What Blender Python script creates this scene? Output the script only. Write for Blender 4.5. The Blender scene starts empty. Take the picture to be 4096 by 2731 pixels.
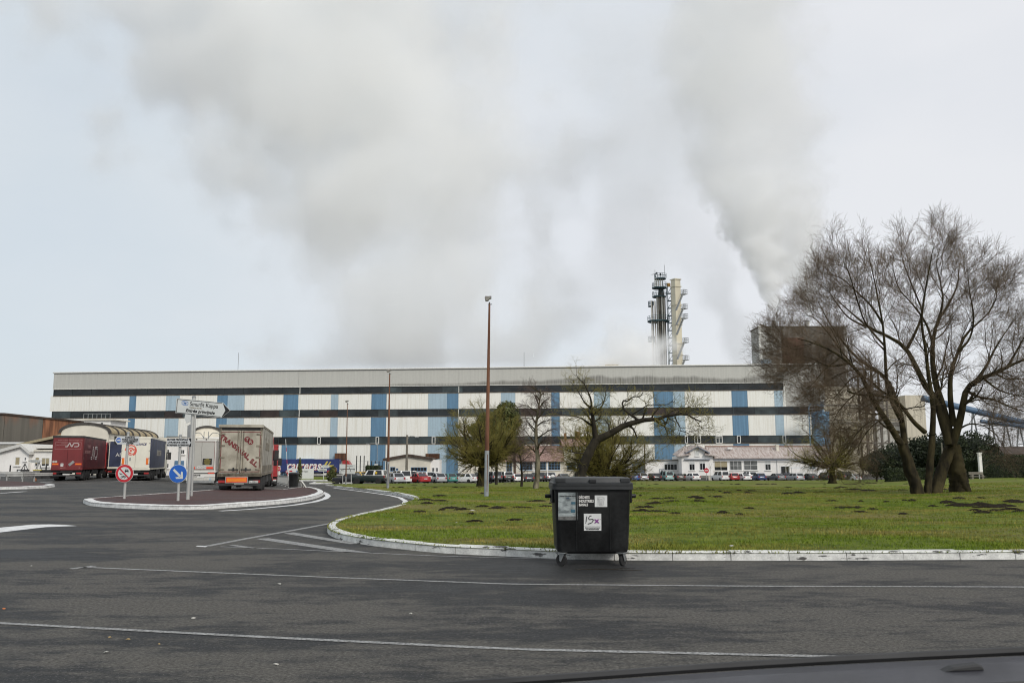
import bpy, bmesh, math, random
import numpy as np
from mathutils import Vector, Matrix
from mathutils.geometry import delaunay_2d_cdt

random.seed(7); rng = np.random.default_rng(7)
R = math.radians
SC = bpy.context.scene
COL = SC.collection

# ------------------------------------------------------------------ camera
F, CX, CY, HOR, EYE = 3413.0, 2048.0, 1365.5, 1846.0, 1.69   # photograph calibration (4096 px wide)
PITCH = math.atan((HOR - CY) / F)
cd = bpy.data.cameras.new('camera'); cam = bpy.data.objects.new('camera', cd); COL.objects.link(cam)
cd.sensor_width = 36.0; cd.lens = F / 4096 * 36
cd.clip_start = 0.05; cd.clip_end = 12000
cam.location = (0, 0, EYE); cam.rotation_euler = (math.pi / 2 + PITCH, 0, 0)
cd.dof.use_dof = True; cd.dof.focus_distance = 45; cd.dof.aperture_fstop = 9
SC.camera = cam

# ------------------------------------------------------------------ sky
SUN_EL, SUN_AZ = R(35), R(146)       # azimuth clockwise from the view direction
W = bpy.data.worlds.new('World'); SC.world = W; W.use_nodes = True
nt = W.node_tree; nt.nodes.clear()
def N(t, **k):
    n = nt.nodes.new(t)
    for a, b in k.items(): setattr(n, a, b)
    return n
out = N('ShaderNodeOutputWorld')
sky = N('ShaderNodeTexSky', sky_type='NISHITA', sun_disc=False, sun_elevation=SUN_EL, sun_rotation=SUN_AZ,
        air_density=1.0, dust_density=2.0, ozone_density=1.0)
bg1 = N('ShaderNodeBackground'); bg1.inputs[1].default_value = 0.11
nt.links.new(sky.outputs[0], bg1.inputs[0])
tc = N('ShaderNodeTexCoord')
mp = N('ShaderNodeMapping'); mp.inputs['Scale'].default_value = (1.0, 1.0, 1.9)
nt.links.new(tc.outputs['Generated'], mp.inputs[0])
n1 = N('ShaderNodeTexNoise'); n1.inputs['Scale'].default_value = 1.9; n1.inputs['Detail'].default_value = 6; n1.inputs['Roughness'].default_value = 0.5
nt.links.new(mp.outputs[0], n1.inputs['Vector'])
cov = N('ShaderNodeMapRange'); cov.inputs[1].default_value = 0.34; cov.inputs[2].default_value = 0.60; cov.inputs[3].default_value = 0.86; cov.inputs[4].default_value = 0.97
nt.links.new(n1.outputs[0], cov.inputs[0])
mp2 = N('ShaderNodeMapping'); mp2.inputs['Location'].default_value = (3.1, 1.7, 0.4); mp2.inputs['Scale'].default_value = (1.4, 1.4, 2.4)
nt.links.new(tc.outputs['Generated'], mp2.inputs[0])
n2 = N('ShaderNodeTexNoise'); n2.inputs['Scale'].default_value = 2.2; n2.inputs['Detail'].default_value = 7; n2.inputs['Roughness'].default_value = 0.52
nt.links.new(mp2.outputs[0], n2.inputs['Vector'])
cr = N('ShaderNodeValToRGB')
cr.color_ramp.elements[0].position = 0.26; cr.color_ramp.elements[0].color = (0.55, 0.60, 0.642, 1)
cr.color_ramp.elements[1].position = 0.72; cr.color_ramp.elements[1].color = (0.665, 0.678, 0.705, 1)
sp = N('ShaderNodeSeparateXYZ'); nt.links.new(tc.outputs['Generated'], sp.inputs[0])      # thinner cloud to the west, thicker to the east
m1 = N('ShaderNodeMath', operation='MULTIPLY_ADD'); nt.links.new(sp.outputs[0], m1.inputs[0]); m1.inputs[1].default_value = 0.55; m1.inputs[2].default_value = 0.26
m2 = N('ShaderNodeMath', operation='MULTIPLY_ADD'); nt.links.new(n2.outputs[0], m2.inputs[0]); m2.inputs[1].default_value = 0.55; nt.links.new(m1.outputs[0], m2.inputs[2])
nt.links.new(m2.outputs[0], cr.inputs[0])
bg2 = N('ShaderNodeBackground'); bg2.inputs[1].default_value = 1.0
nt.links.new(cr.outputs[0], bg2.inputs[0])
mx = N('ShaderNodeMixShader')
nt.links.new(cov.outputs[0], mx.inputs[0]); nt.links.new(bg1.outputs[0], mx.inputs[1]); nt.links.new(bg2.outputs[0], mx.inputs[2])
nt.links.new(mx.outputs[0], out.inputs[0])

# ------------------------------------------------------------------ sun behind thin overcast
sd = bpy.data.lights.new('sun', 'SUN'); so = bpy.data.objects.new('sun', sd); COL.objects.link(so)
sd.energy = 1.5; sd.angle = R(14); sd.color = (1.0, 0.955, 0.88)
sv = Vector((math.sin(SUN_AZ) * math.cos(SUN_EL), math.cos(SUN_AZ) * math.cos(SUN_EL), math.sin(SUN_EL)))
so.rotation_euler = (-sv).to_track_quat('-Z', 'Y').to_euler()

SC.view_settings.view_transform = 'Standard'; SC.view_settings.look = 'None'
SC.view_settings.exposure = 0.30; SC.view_settings.gamma = 1.0; SC.view_settings.use_curve_mapping = False
SC.cycles.max_bounces = 18; SC.cycles.diffuse_bounces = 3; SC.cycles.glossy_bounces = 3
SC.cycles.transparent_max_bounces = 12; SC.cycles.volume_bounces = 16
SC.cycles.use_denoising = True; SC.cycles.filter_width = 1.1
SC.cycles.volume_step_rate = 2.0; SC.cycles.volume_max_steps = 128

# ------------------------------------------------------------------ terrain and photograph geometry
def sst(a, b, x):
    t = np.clip((x - a) / (b - a), 0, 1); return t * t * (3 - 2 * t)
DY = np.array([-50, 36, 46, 100, 150, 164, 178, 188, 5000.]); DZ = np.array([0, 0, .09, 1.0, 1.84, 2.0, 2.0, 1.7, 1.7])
def gz(x, y):
    yy = np.maximum(y, 1.0); u = x / yy
    m = sst(-0.46, -0.26, u) * (1 - 0.62 * sst(0.40, 0.56, u))
    m = m + (1 - m) * sst(150, 215, y)
    return -np.interp(y, DY, DZ) * m
def ray(px, py):
    u = (px - CX) / F; v = (CY - py) / F; c, s = math.cos(PITCH), math.sin(PITCH)
    dy = c - v * s
    return u / dy, (s + v * c) / dy
def at(px, py, Y):
    a, b = ray(px, py); return Vector((a * Y, Y, EYE + b * Y))
def G(px, py, off=0.0):
    a, b = ray(px, py); Y = 3.0; st = 0.5
    f = lambda Y: EYE + b * Y - float(gz(a * Y, Y)) - off
    while Y < 330 and f(Y) > 0: Y += st
    lo, hi = Y - st, Y
    for _ in range(25):
        m = (lo + hi) / 2
        if f(m) > 0: lo = m
        else: hi = m
    return Vector((a * hi, hi, float(gz(a * hi, hi)) + off))
def XP(px, Y, py=1850): return ray(px, py)[0] * Y

# ------------------------------------------------------------------ materials
MATS = {}
def mat(name, col, rough=0.7, metal=0.0, var=0.12, vs=3.0, stretch=(1, 1, 1), col2=None, lo=0.35, hi=0.65,
        bump=0.0, bs=40.0, coat=0.0, spec=0.5, emit=None, rvar=0.0, var2=0.0, vs2=30.0, bstretch=None, world=False):
    if name in MATS: return MATS[name]
    m = bpy.data.materials.new(name); m.use_nodes = True; t = m.node_tree
    p = t.nodes['Principled BSDF']; L = t.links.new
    p.inputs['Roughness'].default_value = rough; p.inputs['Metallic'].default_value = metal
    p.inputs['Specular IOR Level'].default_value = spec
    if coat: p.inputs['Coat Weight'].default_value = coat; p.inputs['Coat Roughness'].default_value = 0.08
    if emit: p.inputs['Emission Color'].default_value = (*col, 1); p.inputs['Emission Strength'].default_value = emit
    tc = t.nodes.new('ShaderNodeTexCoord'); src = tc.outputs['Object']
    if world:
        g = t.nodes.new('ShaderNodeNewGeometry'); src = g.outputs['Position']
    def noise(s, stv, det=5, rg=0.55):
        mpn = t.nodes.new('ShaderNodeMapping'); mpn.inputs['Scale'].default_value = stv; L(src, mpn.inputs[0])
        n = t.nodes.new('ShaderNodeTexNoise'); n.inputs['Scale'].default_value = s; n.inputs['Detail'].default_value = det
        n.inputs['Roughness'].default_value = rg; L(mpn.outputs[0], n.inputs['Vector']); return n.outputs[0]
    c = Vector(col)
    if var or col2:
        nz = noise(vs, stretch)
        ramp = t.nodes.new('ShaderNodeValToRGB'); e = ramp.color_ramp.elements
        e[0].position, e[1].position = lo, hi
        a = c * (1 - var); b = Vector(col2) if col2 else c * (1 + var)
        e[0].color = (*a, 1); e[1].color = (*b, 1); L(nz, ramp.inputs[0]); co = ramp.outputs[0]
        if var2:
            n2 = noise(vs2, (1, 1, 1), 3, 0.6)
            mr = t.nodes.new('ShaderNodeMapRange'); mr.inputs[1].default_value = 0.3; mr.inputs[2].default_value = 0.7
            mr.inputs[3].default_value = 1 - var2; mr.inputs[4].default_value = 1 + var2; L(n2, mr.inputs[0])
            mm = t.nodes.new('ShaderNodeVectorMath'); mm.operation = 'SCALE'; L(co, mm.inputs[0]); L(mr.outputs[0], mm.inputs['Scale']); co = mm.outputs[0]
        L(co, p.inputs['Base Color'])
        if rvar:
            mr = t.nodes.new('ShaderNodeMapRange'); mr.inputs[1].default_value = lo; mr.inputs[2].default_value = hi
            mr.inputs[3].default_value = rough - rvar; mr.inputs[4].default_value = rough + rvar; L(nz, mr.inputs[0]); L(mr.outputs[0], p.inputs['Roughness'])
    else:
        p.inputs['Base Color'].default_value = (*c, 1)
    if bump:
        nb = noise(bs, bstretch or (1, 1, 1), 4, 0.6)
        b = t.nodes.new('ShaderNodeBump'); b.inputs['Strength'].default_value = bump; b.inputs['Distance'].default_value = 0.02
        L(nb, b.inputs['Height']); L(b.outputs[0], p.inputs['Normal'])
    MATS[name] = m; return m
def sr(r, g, b):      # display 0-255 -> linear
    f = lambda v: (v / 255 / 12.92) if v / 255 < 0.04045 else ((v / 255 + 0.055) / 1.055) ** 2.4
    return (f(r), f(g), f(b))

# ------------------------------------------------------------------ mesh building
class MB:
    def __init__(s): s.v = []; s.f = []
    def add(s, vs, fs):
        o = len(s.v); s.v += [tuple(p) for p in vs]; s.f += [tuple(i + o for i in q) for q in fs]; return s
    def box(s, x0, x1, y0, y1, z0, z1, M=None):
        P = [Vector((x, y, z)) for z in (z0, z1) for y in (y0, y1) for x in (x0, x1)]
        if M: P = [M @ q for q in P]
        return s.add(P, [(0, 2, 3, 1), (4, 5, 7, 6), (0, 1, 5, 4), (2, 6, 7, 3), (0, 4, 6, 2), (1, 3, 7, 5)])
    def frustum(s, b, t):       # b, t: (x0,x1,y0,y1,z)
        P = [(x, y, b[4]) for y in b[2:4] for x in b[0:2]] + [(x, y, t[4]) for y in t[2:4] for x in t[0:2]]
        return s.add(P, [(0, 2, 3, 1), (4, 5, 7, 6), (0, 1, 5, 4), (2, 6, 7, 3), (0, 4, 6, 2), (1, 3, 7, 5)])
    def prism(s, poly, a, b, ax='y'):   # polygon (p,q) extruded along ax
        n = len(poly)
        mk = {'y': lambda p, q, h: (p, h, q), 'x': lambda p, q, h: (h, p, q), 'z': lambda p, q, h: (p, q, h)}[ax]
        P = [mk(p, q, a) for p, q in poly] + [mk(p, q, b) for p, q in poly]
        return s.add(P, [tuple(range(n)), tuple(range(2 * n - 1, n - 1, -1))] + [(i, i + n, (i + 1) % n + n, (i + 1) % n) for i in range(n)])
    def tube(s, pts, r, n=6, cap=True):
        pts = [Vector(p) for p in pts]; k = len(pts); rs = r if isinstance(r, (list, tuple)) else [r] * k
        o = len(s.v); prev = None
        for i, p in enumerate(pts):
            t = (pts[min(i + 1, k - 1)] - pts[max(i - 1, 0)]).normalized()
            if prev is None: a = t.cross(Vector((0, 0, 1)) if abs(t.z) < 0.9 else Vector((1, 0, 0))).normalized()
            else: a = (prev - t * prev.dot(t)).normalized()
            prev = a; b = t.cross(a)
            for j in range(n):
                w = 2 * math.pi * j / n; s.v.append(tuple(p + (a * math.cos(w) + b * math.sin(w)) * rs[i]))
        for i in range(k - 1):
            for j in range(n):
                s.f.append((o + i * n + j, o + i * n + (j + 1) % n, o + (i + 1) * n + (j + 1) % n, o + (i + 1) * n + j))
        if cap: s.f.append(tuple(o + j for j in range(n))[::-1]); s.f.append(tuple(o + (k - 1) * n + j for j in range(n)))
        return s
    def lathe(s, prof, n=16, c=(0, 0, 0), ax='z'):   # prof (r,h)
        o = len(s.v); k = len(prof)
        for r, h in prof:
            for j in range(n):
                w = 2 * math.pi * j / n; a, b = r * math.cos(w), r * math.sin(w)
                s.v.append({'z': (c[0] + a, c[1] + b, c[2] + h), 'x': (c[0] + h, c[1] + a, c[2] + b), 'y': (c[0] + a, c[1] + h, c[2] + b)}[ax])
        for i in range(k - 1):
            for j in range(n):
                s.f.append((o + i * n + j, o + i * n + (j + 1) % n, o + (i + 1) * n + (j + 1) % n, o + (i + 1) * n + j))
        s.f.append(tuple(o + j for j in range(n))[::-1]); s.f.append(tuple(o + (k - 1) * n + j for j in range(n)))
        return s
    def ribbon(s, pts, w, y, th=0.004, pl='xz'):    # flat stroke on a plane, (p,q) points
        pts = [Vector(p) for p in pts]; k = len(pts); L_, R_ = [], []
        for i, p in enumerate(pts):
            t = (pts[min(i + 1, k - 1)] - pts[max(i - 1, 0)]).normalized(); nrm = Vector((-t.y, t.x))
            L_.append(p + nrm * w / 2); R_.append(p - nrm * w / 2)
        mk = (lambda q, h: (q.x, h, q.y)) if pl == 'xz' else (lambda q, h: (h, q.x, q.y))
        for i in range(k - 1):
            q = [L_[i], R_[i], R_[i + 1], L_[i + 1]]
            s.add([mk(a, y) for a in q] + [mk(a, y - th) for a in q], [(0, 1, 2, 3), (7, 6, 5, 4), (0, 4, 5, 1), (1, 5, 6, 2), (2, 6, 7, 3), (3, 7, 4, 0)])
        return s
    def mesh(s, name, smooth=False, bevel=0.0, seg=1):
        me = bpy.data.meshes.new(name); me.from_pydata(s.v, [], s.f)
        b = bmesh.new(); b.from_mesh(me); bmesh.ops.recalc_face_normals(b, faces=b.faces)
        if bevel:
            bmesh.ops.bevel(b, geom=[e for e in b.edges if e.is_manifold and e.calc_face_angle(0) > 0.5], offset=bevel, segments=seg, profile=0.6, affect='EDGES', clamp_overlap=True)
        b.to_mesh(me); b.free()
        if smooth:
            me.polygons.foreach_set('use_smooth', [True] * len(me.polygons))
            me.set_sharp_from_angle(angle=R(smooth if smooth is not True else 40))
        return me
    def build(s, name, m, parent=None, smooth=False, bevel=0.0, seg=1, loc=(0, 0, 0), rot=(0, 0, 0)):
        return link(name, s.mesh(name, smooth, bevel, seg), m, parent, loc, rot)
def link(name, me, m, parent=None, loc=(0, 0, 0), rot=(0, 0, 0), own=False):
    o = bpy.data.objects.new(name, me); COL.objects.link(o); o.parent = parent; o.location = loc; o.rotation_euler = rot
    if own:
        if not me.materials: me.materials.append(None)
        o.material_slots[0].link = 'OBJECT'; o.material_slots[0].material = m
    elif m and not me.materials: me.materials.append(m)
    return o
def tag(o, label, cat, group=None, kind=None):
    o['label'] = label; o['category'] = cat
    if group: o['group'] = group
    if kind: o['kind'] = kind
    return o
def thing(name, label, cat, loc=(0, 0, 0), rz=0.0, group=None, kind=None):
    o = bpy.data.objects.new(name, None); COL.objects.link(o); o.location = loc; o.rotation_euler = (0, 0, rz); o.empty_display_size = 0.3
    return tag(o, label, cat, group, kind)
TXT = {}
def text(body, size, m, parent, loc, rot=(R(90), 0, 0), align='CENTER', shear=0.0, fat=0.0, sx=1.0, name='lettering', space=1.0, line=1.0):
    key = (body, size, align, shear, fat, sx, space, line)
    if key not in TXT:
        c = bpy.data.curves.new('lettering', 'FONT'); c.body = body; c.size = size; c.align_x = align; c.align_y = 'CENTER'
        c.shear = shear; c.offset = fat; c.extrude = 0.002; c.resolution_u = 3; c.space_character = space; c.space_line = line
        o = bpy.data.objects.new('tmp', c); COL.objects.link(o)
        dg = bpy.context.evaluated_depsgraph_get(); me = bpy.data.meshes.new_from_object(o.evaluated_get(dg)); me.materials.clear()
        bpy.data.objects.remove(o); bpy.data.curves.remove(c)
        if sx != 1.0: me.transform(Matrix.Diagonal((sx, 1, 1, 1)))
        TXT[key] = me
    return link(name, TXT[key], m, parent, loc, rot, own=True)
def copy_tree(o, parent=None):
    c = o.copy(); COL.objects.link(c); c.parent = parent
    for ch in o.children: copy_tree(ch, c)
    return c
def smooth_curve(pts, n=8, closed=False):
    """Catmull-Rom through points (any dimension)"""
    P = [np.array(p, float) for p in pts]; res = []; k = len(P)
    for i in range(k if closed else k - 1):
        a, b, c, d = (P[(i - 1) % k], P[i], P[(i + 1) % k], P[(i + 2) % k]) if closed else (P[max(i - 1, 0)], P[i], P[i + 1], P[min(i + 2, k - 1)])
        for j in range(n):
            t = j / n; res.append(0.5 * ((2 * b) + (c - a) * t + (2 * a - 5 * b + 4 * c - d) * t * t + (3 * b - a - 3 * c + d) * t ** 3))
    if not closed: res.append(P[-1])
    return res
def resample(pts, step):
    P = np.array(pts, float); d = np.r_[0, np.cumsum(np.linalg.norm(np.diff(P, axis=0), axis=1))]
    n = max(2, int(round(d[-1] / step)) + 1); t = np.linspace(0, d[-1], n)
    return np.stack([np.interp(t, d, P[:, i]) for i in range(P.shape[1])], 1)
# ================================================================== ground, lawn, island, kerbs, paint
def asphalt_mat(name, a, b, red=False):
    m = bpy.data.materials.new(name); m.use_nodes = True; t = m.node_tree; L = t.links.new; p = t.nodes['Principled BSDF']
    g = t.nodes.new('ShaderNodeNewGeometry')
    def nz(scale, st, det, rg, loc=(0, 0, 0)):
        mp = t.nodes.new('ShaderNodeMapping'); mp.inputs['Scale'].default_value = st; mp.inputs['Location'].default_value = loc; L(g.outputs['Position'], mp.inputs[0])
        n = t.nodes.new('ShaderNodeTexNoise'); n.inputs['Scale'].default_value = scale; n.inputs['Detail'].default_value = det; n.inputs['Roughness'].default_value = rg
        L(mp.outputs[0], n.inputs['Vector']); return n.outputs[0]
    big = nz(0.50, (0.40, 1.0, 1), 9, 0.66, (3, 1, 0)); mid = nz(3.4, (0.55, 1.4, 1), 8, 0.72); fine = nz(26, (1, 1, 1), 6, 0.82); grit = nz(38, (1, 1, 1), 3, 0.7)
    r1 = t.nodes.new('ShaderNodeValToRGB'); e = r1.color_ramp.elements; e[0].position = 0.44; e[0].color = (*a, 1); e[1].position = 0.55; e[1].color = (*b, 1)
    mxx = t.nodes.new('ShaderNodeMath'); mxx.operation = 'MULTIPLY_ADD'; L(mid, mxx.inputs[0]); mxx.inputs[1].default_value = 0.55; 
    sub = t.nodes.new('ShaderNodeMath'); sub.operation = 'MULTIPLY_ADD'; L(big, sub.inputs[0]); sub.inputs[1].default_value = 1.0; sub.inputs[2].default_value = -0.275; L(sub.outputs[0], mxx.inputs[2])
    L(mxx.outputs[0], r1.inputs[0])
    mr = t.nodes.new('ShaderNodeMapRange'); mr.inputs[1].default_value = 0.38; mr.inputs[2].default_value = 0.62; mr.inputs[3].default_value = 0.42; mr.inputs[4].default_value = 1.62; L(fine, mr.inputs[0])
    s1 = t.nodes.new('ShaderNodeVectorMath'); s1.operation = 'SCALE'; L(r1.outputs[0], s1.inputs[0]); L(mr.outputs[0], s1.inputs['Scale'])
    # pale stones showing in the binder
    gp = t.nodes.new('ShaderNodeMapRange'); gp.inputs[1].default_value = 0.60; gp.inputs[2].default_value = 0.67; L(grit, gp.inputs[0])
    mix = t.nodes.new('ShaderNodeMix'); mix.data_type = 'RGBA'; L(gp.outputs[0], mix.inputs[0]); L(s1.outputs[0], mix.inputs[6])
    mix.inputs[7].default_value = (0.17, 0.16, 0.145, 1) if not red else (0.16, 0.1, 0.09, 1)
    L(mix.outputs[2], p.inputs['Base Color'])
    rr = t.nodes.new('ShaderNodeMapRange'); rr.inputs[1].default_value = 0.36; rr.inputs[2].default_value = 0.62; rr.inputs[3].default_value = 0.62; rr.inputs[4].default_value = 0.86; L(mxx.outputs[0], rr.inputs[0]); L(rr.outputs[0], p.inputs['Roughness'])
    b_ = t.nodes.new('ShaderNodeBump'); b_.inputs['Strength'].default_value = 0.55; b_.inputs['Distance'].default_value = 0.006; L(fine, b_.inputs['Height']); L(b_.outputs[0], p.inputs['Normal'])
    p.inputs['Specular IOR Level'].default_value = 0.18
    return m
M_ASPH = asphalt_mat('asphalt', (0.024, 0.0245, 0.025), (0.084, 0.079, 0.070))
M_RED = asphalt_mat('red_asphalt', (0.055, 0.032, 0.030), (0.085, 0.047, 0.043), True)

def cdt_sheet(poly, step_fn, zf, name, m, pad=0.0):
    """triangulated sheet inside a polygon with interior points following the terrain"""
    P = np.array(poly)[:, :2]; x0, y0 = P.min(0); x1, y1 = P.max(0)
    pts = []
    y = y0
    while y < y1:
        st = step_fn(y); x = x0 + rng.random() * st
        while x < x1: pts.append((x + (rng.random() - .5) * st * .4, y + (rng.random() - .5) * st * .4)); x += st
        y += st
    pts = np.array(pts)
    ins = inside(pts, P); pts = pts[ins]
    V = [Vector(p) for p in P] + [Vector(p) for p in pts]; n = len(P)
    res = delaunay_2d_cdt(V, [(i, (i + 1) % n) for i in range(n)], [], 1, 1e-5)
    vv = np.array([tuple(v) for v in res[0]]); zz = zf(vv[:, 0], vv[:, 1])
    me = bpy.data.meshes.new(name); me.from_pydata([(a, b, c) for (a, b), c in zip(vv, zz)], [], res[2])
    b = bmesh.new(); b.from_mesh(me); bmesh.ops.recalc_face_normals(b, faces=b.faces)
    if sum(f.normal.z for f in b.faces) < 0: bmesh.ops.reverse_faces(b, faces=b.faces)
    b.to_mesh(me); b.free(); me.polygons.foreach_set('use_smooth', [True] * len(me.polygons))
    return link(name, me, m)
def inside(pts, poly):
    x, y = pts[:, 0], pts[:, 1]; r = np.zeros(len(pts), bool); n = len(poly); j = n - 1
    for i in range(n):
        xi, yi = poly[i]; xj, yj = poly[j]
        c = ((yi > y) != (yj > y)) & (x < (xj - xi) * (y - yi) / (yj - yi + 1e-12) + xi); r ^= c; j = i
    return r

# asphalt sheet to the horizon
ys = np.unique(np.r_[np.linspace(-60, 30, 16), np.arange(30, 240, 3.0), np.geomspace(240, 5200, 26)])
xs = np.unique(np.r_[-np.geomspace(150, 5200, 16)[::-1], np.arange(-150, 150, 3.0), np.geomspace(150, 5200, 16)])
gx, gy = np.meshgrid(xs, ys); gzz = gz(gx, gy); nx_, ny_ = len(xs), len(ys)
idx = np.arange(nx_ * ny_).reshape(ny_, nx_)
fc = np.stack([idx[:-1, :-1], idx[:-1, 1:], idx[1:, 1:], idx[1:, :-1]], -1).reshape(-1, 4)
me = bpy.data.meshes.new('ground'); me.from_pydata(np.stack([gx, gy, gzz], -1).reshape(-1, 3).tolist(), [], fc.tolist())
me.polygons.foreach_set('use_smooth', [True] * len(me.polygons))
tag(link('ground', me, M_ASPH), 'worn grey asphalt of the road and lorry park', 'road', kind='structure')

# ---- lawn outline: road-side foot of the kerb, read as ground points
near = [(4700, 2228), (4096, 2236), (3500, 2240), (3000, 2241), (2500, 2240), (2250, 2234), (2048, 2225), (1794, 2213), (1611, 2196), (1463, 2178), (1358, 2157), (1316, 2138), (1309, 2120)]
far_ = [(1330, 2105), (1380, 2088), (1445, 2070), (1567, 2041), (1640, 2020), (1657, 2008), (1645, 1996), (1600, 1984), (1549, 1975), (1463, 1963), (1375, 1953), (1300, 1943)]
KERB = [tuple(G(*q))[:2] for q in near + far_]
KERB = [tuple(p) for p in smooth_curve(KERB, 7)]
KERB[0] = (KERB[0][0] + 6, KERB[0][1])
tail = [(-20.5, 97), (-18, 104), (-12, 110), (-4, 122), (0, 133), (12, 150), (30, 161), (60, 163), (66, 150), (80, 128), (150, 128), (150, KERB[0][1])]
LAWN = KERB + tail
def lawn_z(x, y):
    bump = 0.05 * np.sin(x * 0.55 + 1.3 * np.sin(y * 0.21)) * np.sin(y * 0.33 + 0.8 * np.sin(x * .17)) * np.clip((y - 16) / 12, 0, 1)
    return gz(x, y) + 0.125 + bump + 0.10 * sst(30, 55, x) * sst(70, 100, y)
def lawn_mat():
    m = bpy.data.materials.new('lawn_turf'); m.use_nodes = True; t = m.node_tree; L = t.links.new; p = t.nodes['Principled BSDF']
    g = t.nodes.new('ShaderNodeNewGeometry')
    def nz(scale, st, det, rg, loc=(0, 0, 0)):
        mp = t.nodes.new('ShaderNodeMapping'); mp.inputs['Scale'].default_value = st; mp.inputs['Location'].default_value = loc; L(g.outputs['Position'], mp.inputs[0])
        n = t.nodes.new('ShaderNodeTexNoise'); n.inputs['Scale'].default_value = scale; n.inputs['Detail'].default_value = det; n.inputs['Roughness'].default_value = rg
        L(mp.outputs[0], n.inputs['Vector']); return n.outputs[0]
    big = nz(0.22, (0.45, 1, 1), 6, 0.6); mid = nz(1.7, (0.7, 1, 1), 6, 0.65, (5, 2, 0)); fine = nz(28, (1, 1, 1), 4, 0.7)
    ra = t.nodes.new('ShaderNodeValToRGB'); e = ra.color_ramp.elements; e[0].position = 0.38; e[0].color = (0.076, 0.112, 0.014, 1); e[1].position = 0.60; e[1].color = (0.162, 0.200, 0.028, 1); L(mid, ra.inputs[0])
    dry = t.nodes.new('ShaderNodeMapRange'); dry.inputs[1].default_value = 0.48; dry.inputs[2].default_value = 0.66; dry.inputs[4].default_value = 0.85; L(big, dry.inputs[0])
    mx = t.nodes.new('ShaderNodeMix'); mx.data_type = 'RGBA'; L(dry.outputs[0], mx.inputs[0]); L(ra.outputs[0], mx.inputs[6]); mx.inputs[7].default_value = (0.21, 0.165, 0.075, 1)
    soil = nz(0.9, (0.45, 1.2, 1), 7, 0.68, (11, 4, 0)); sm = t.nodes.new('ShaderNodeMapRange'); sm.inputs[1].default_value = 0.62; sm.inputs[2].default_value = 0.68; sm.inputs[4].default_value = 0.85; L(soil, sm.inputs[0])
    m2 = t.nodes.new('ShaderNodeMix'); m2.data_type = 'RGBA'; L(sm.outputs[0], m2.inputs[0]); L(mx.outputs[2], m2.inputs[6]); m2.inputs[7].default_value = (0.040, 0.032, 0.020, 1)
    mr = t.nodes.new('ShaderNodeMapRange'); mr.inputs[1].default_value = 0.3; mr.inputs[2].default_value = 0.7; mr.inputs[3].default_value = 0.55; mr.inputs[4].default_value = 1.4; L(fine, mr.inputs[0])
    s1 = t.nodes.new('ShaderNodeVectorMath'); s1.operation = 'SCALE'; L(m2.outputs[2], s1.inputs[0]); L(mr.outputs[0], s1.inputs['Scale']); L(s1.outputs[0], p.inputs['Base Color'])
    p.inputs['Roughness'].default_value = 0.95; p.inputs['Specular IOR Level'].default_value = 0.15
    b_ = t.nodes.new('ShaderNodeBump'); b_.inputs['Strength'].default_value = 0.9; b_.inputs['Distance'].default_value = 0.05; L(fine, b_.inputs['Height']); L(b_.outputs[0], p.inputs['Normal'])
    return m
lawn = cdt_sheet(LAWN, lambda y: max(0.7, y * 0.03), lawn_z, 'lawn', lawn_mat())
tag(lawn, 'short green lawn with dry patches and dark molehills', 'lawn', kind='structure')

# ---- grass blades (nobody could count them)
def grass(n):
    d = 14.6 * np.exp(rng.random(n) * math.log(74 / 14.6)); u = (rng.random(n) * 1.28 - 0.62)
    x = u * d; ok = inside(np.stack([x, d], 1), np.array(LAWN)); x, d = x[ok], d[ok]; n = len(x)
    patch = np.sin(x * .9 + 2 * np.sin(d * .5)) * np.sin(d * 1.1 + np.sin(x * .6)); keep = rng.random(n) < 0.62 + .38 * patch; x, d = x[keep], d[keep]; n = len(x)
    h = (0.025 + 0.05 * rng.random(n)) * (0.75 + 0.25 * np.sin(x * .7) * np.sin(d * .9)) * np.where(d < 17, 1.25, 1.0); w = (0.004 + 0.00042 * d) * (0.7 + .6 * rng.random(n))
    a = rng.random(n) * math.pi; lean = (rng.random((n, 2)) - .5) * 1.3
    z = lawn_z(x, d) - 0.004
    c = np.stack([x, d, z], 1); s = np.stack([np.cos(a), np.sin(a), 0 * a], 1) * w[:, None]
    tip = c + np.stack([lean[:, 0] * h, lean[:, 1] * h, h], 1)
    V = np.stack([c - s, c + s, tip], 1).reshape(-1, 3)
    me = bpy.data.meshes.new('grass'); me.vertices.add(len(V)); me.vertices.foreach_set('co', V.ravel())
    me.loops.add(3 * n); me.loops.foreach_set('vertex_index', np.arange(3 * n)); me.polygons.add(n); me.polygons.foreach_set('loop_start', np.arange(n) * 3)
    me.update(); return me
M_GRASS = mat('grass_blade', (0.130, 0.185, 0.019), rough=0.8, var=0.0, col2=(0.255, 0.215, 0.062), vs=0.45, stretch=(0.5, 1, 1), lo=0.42, hi=0.60, var2=0.45, vs2=3, spec=0.06, world=True)
tag(link('grass', grass(330000), M_GRASS), 'short grass blades over the near lawn', 'grass', kind='stuff')

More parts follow.
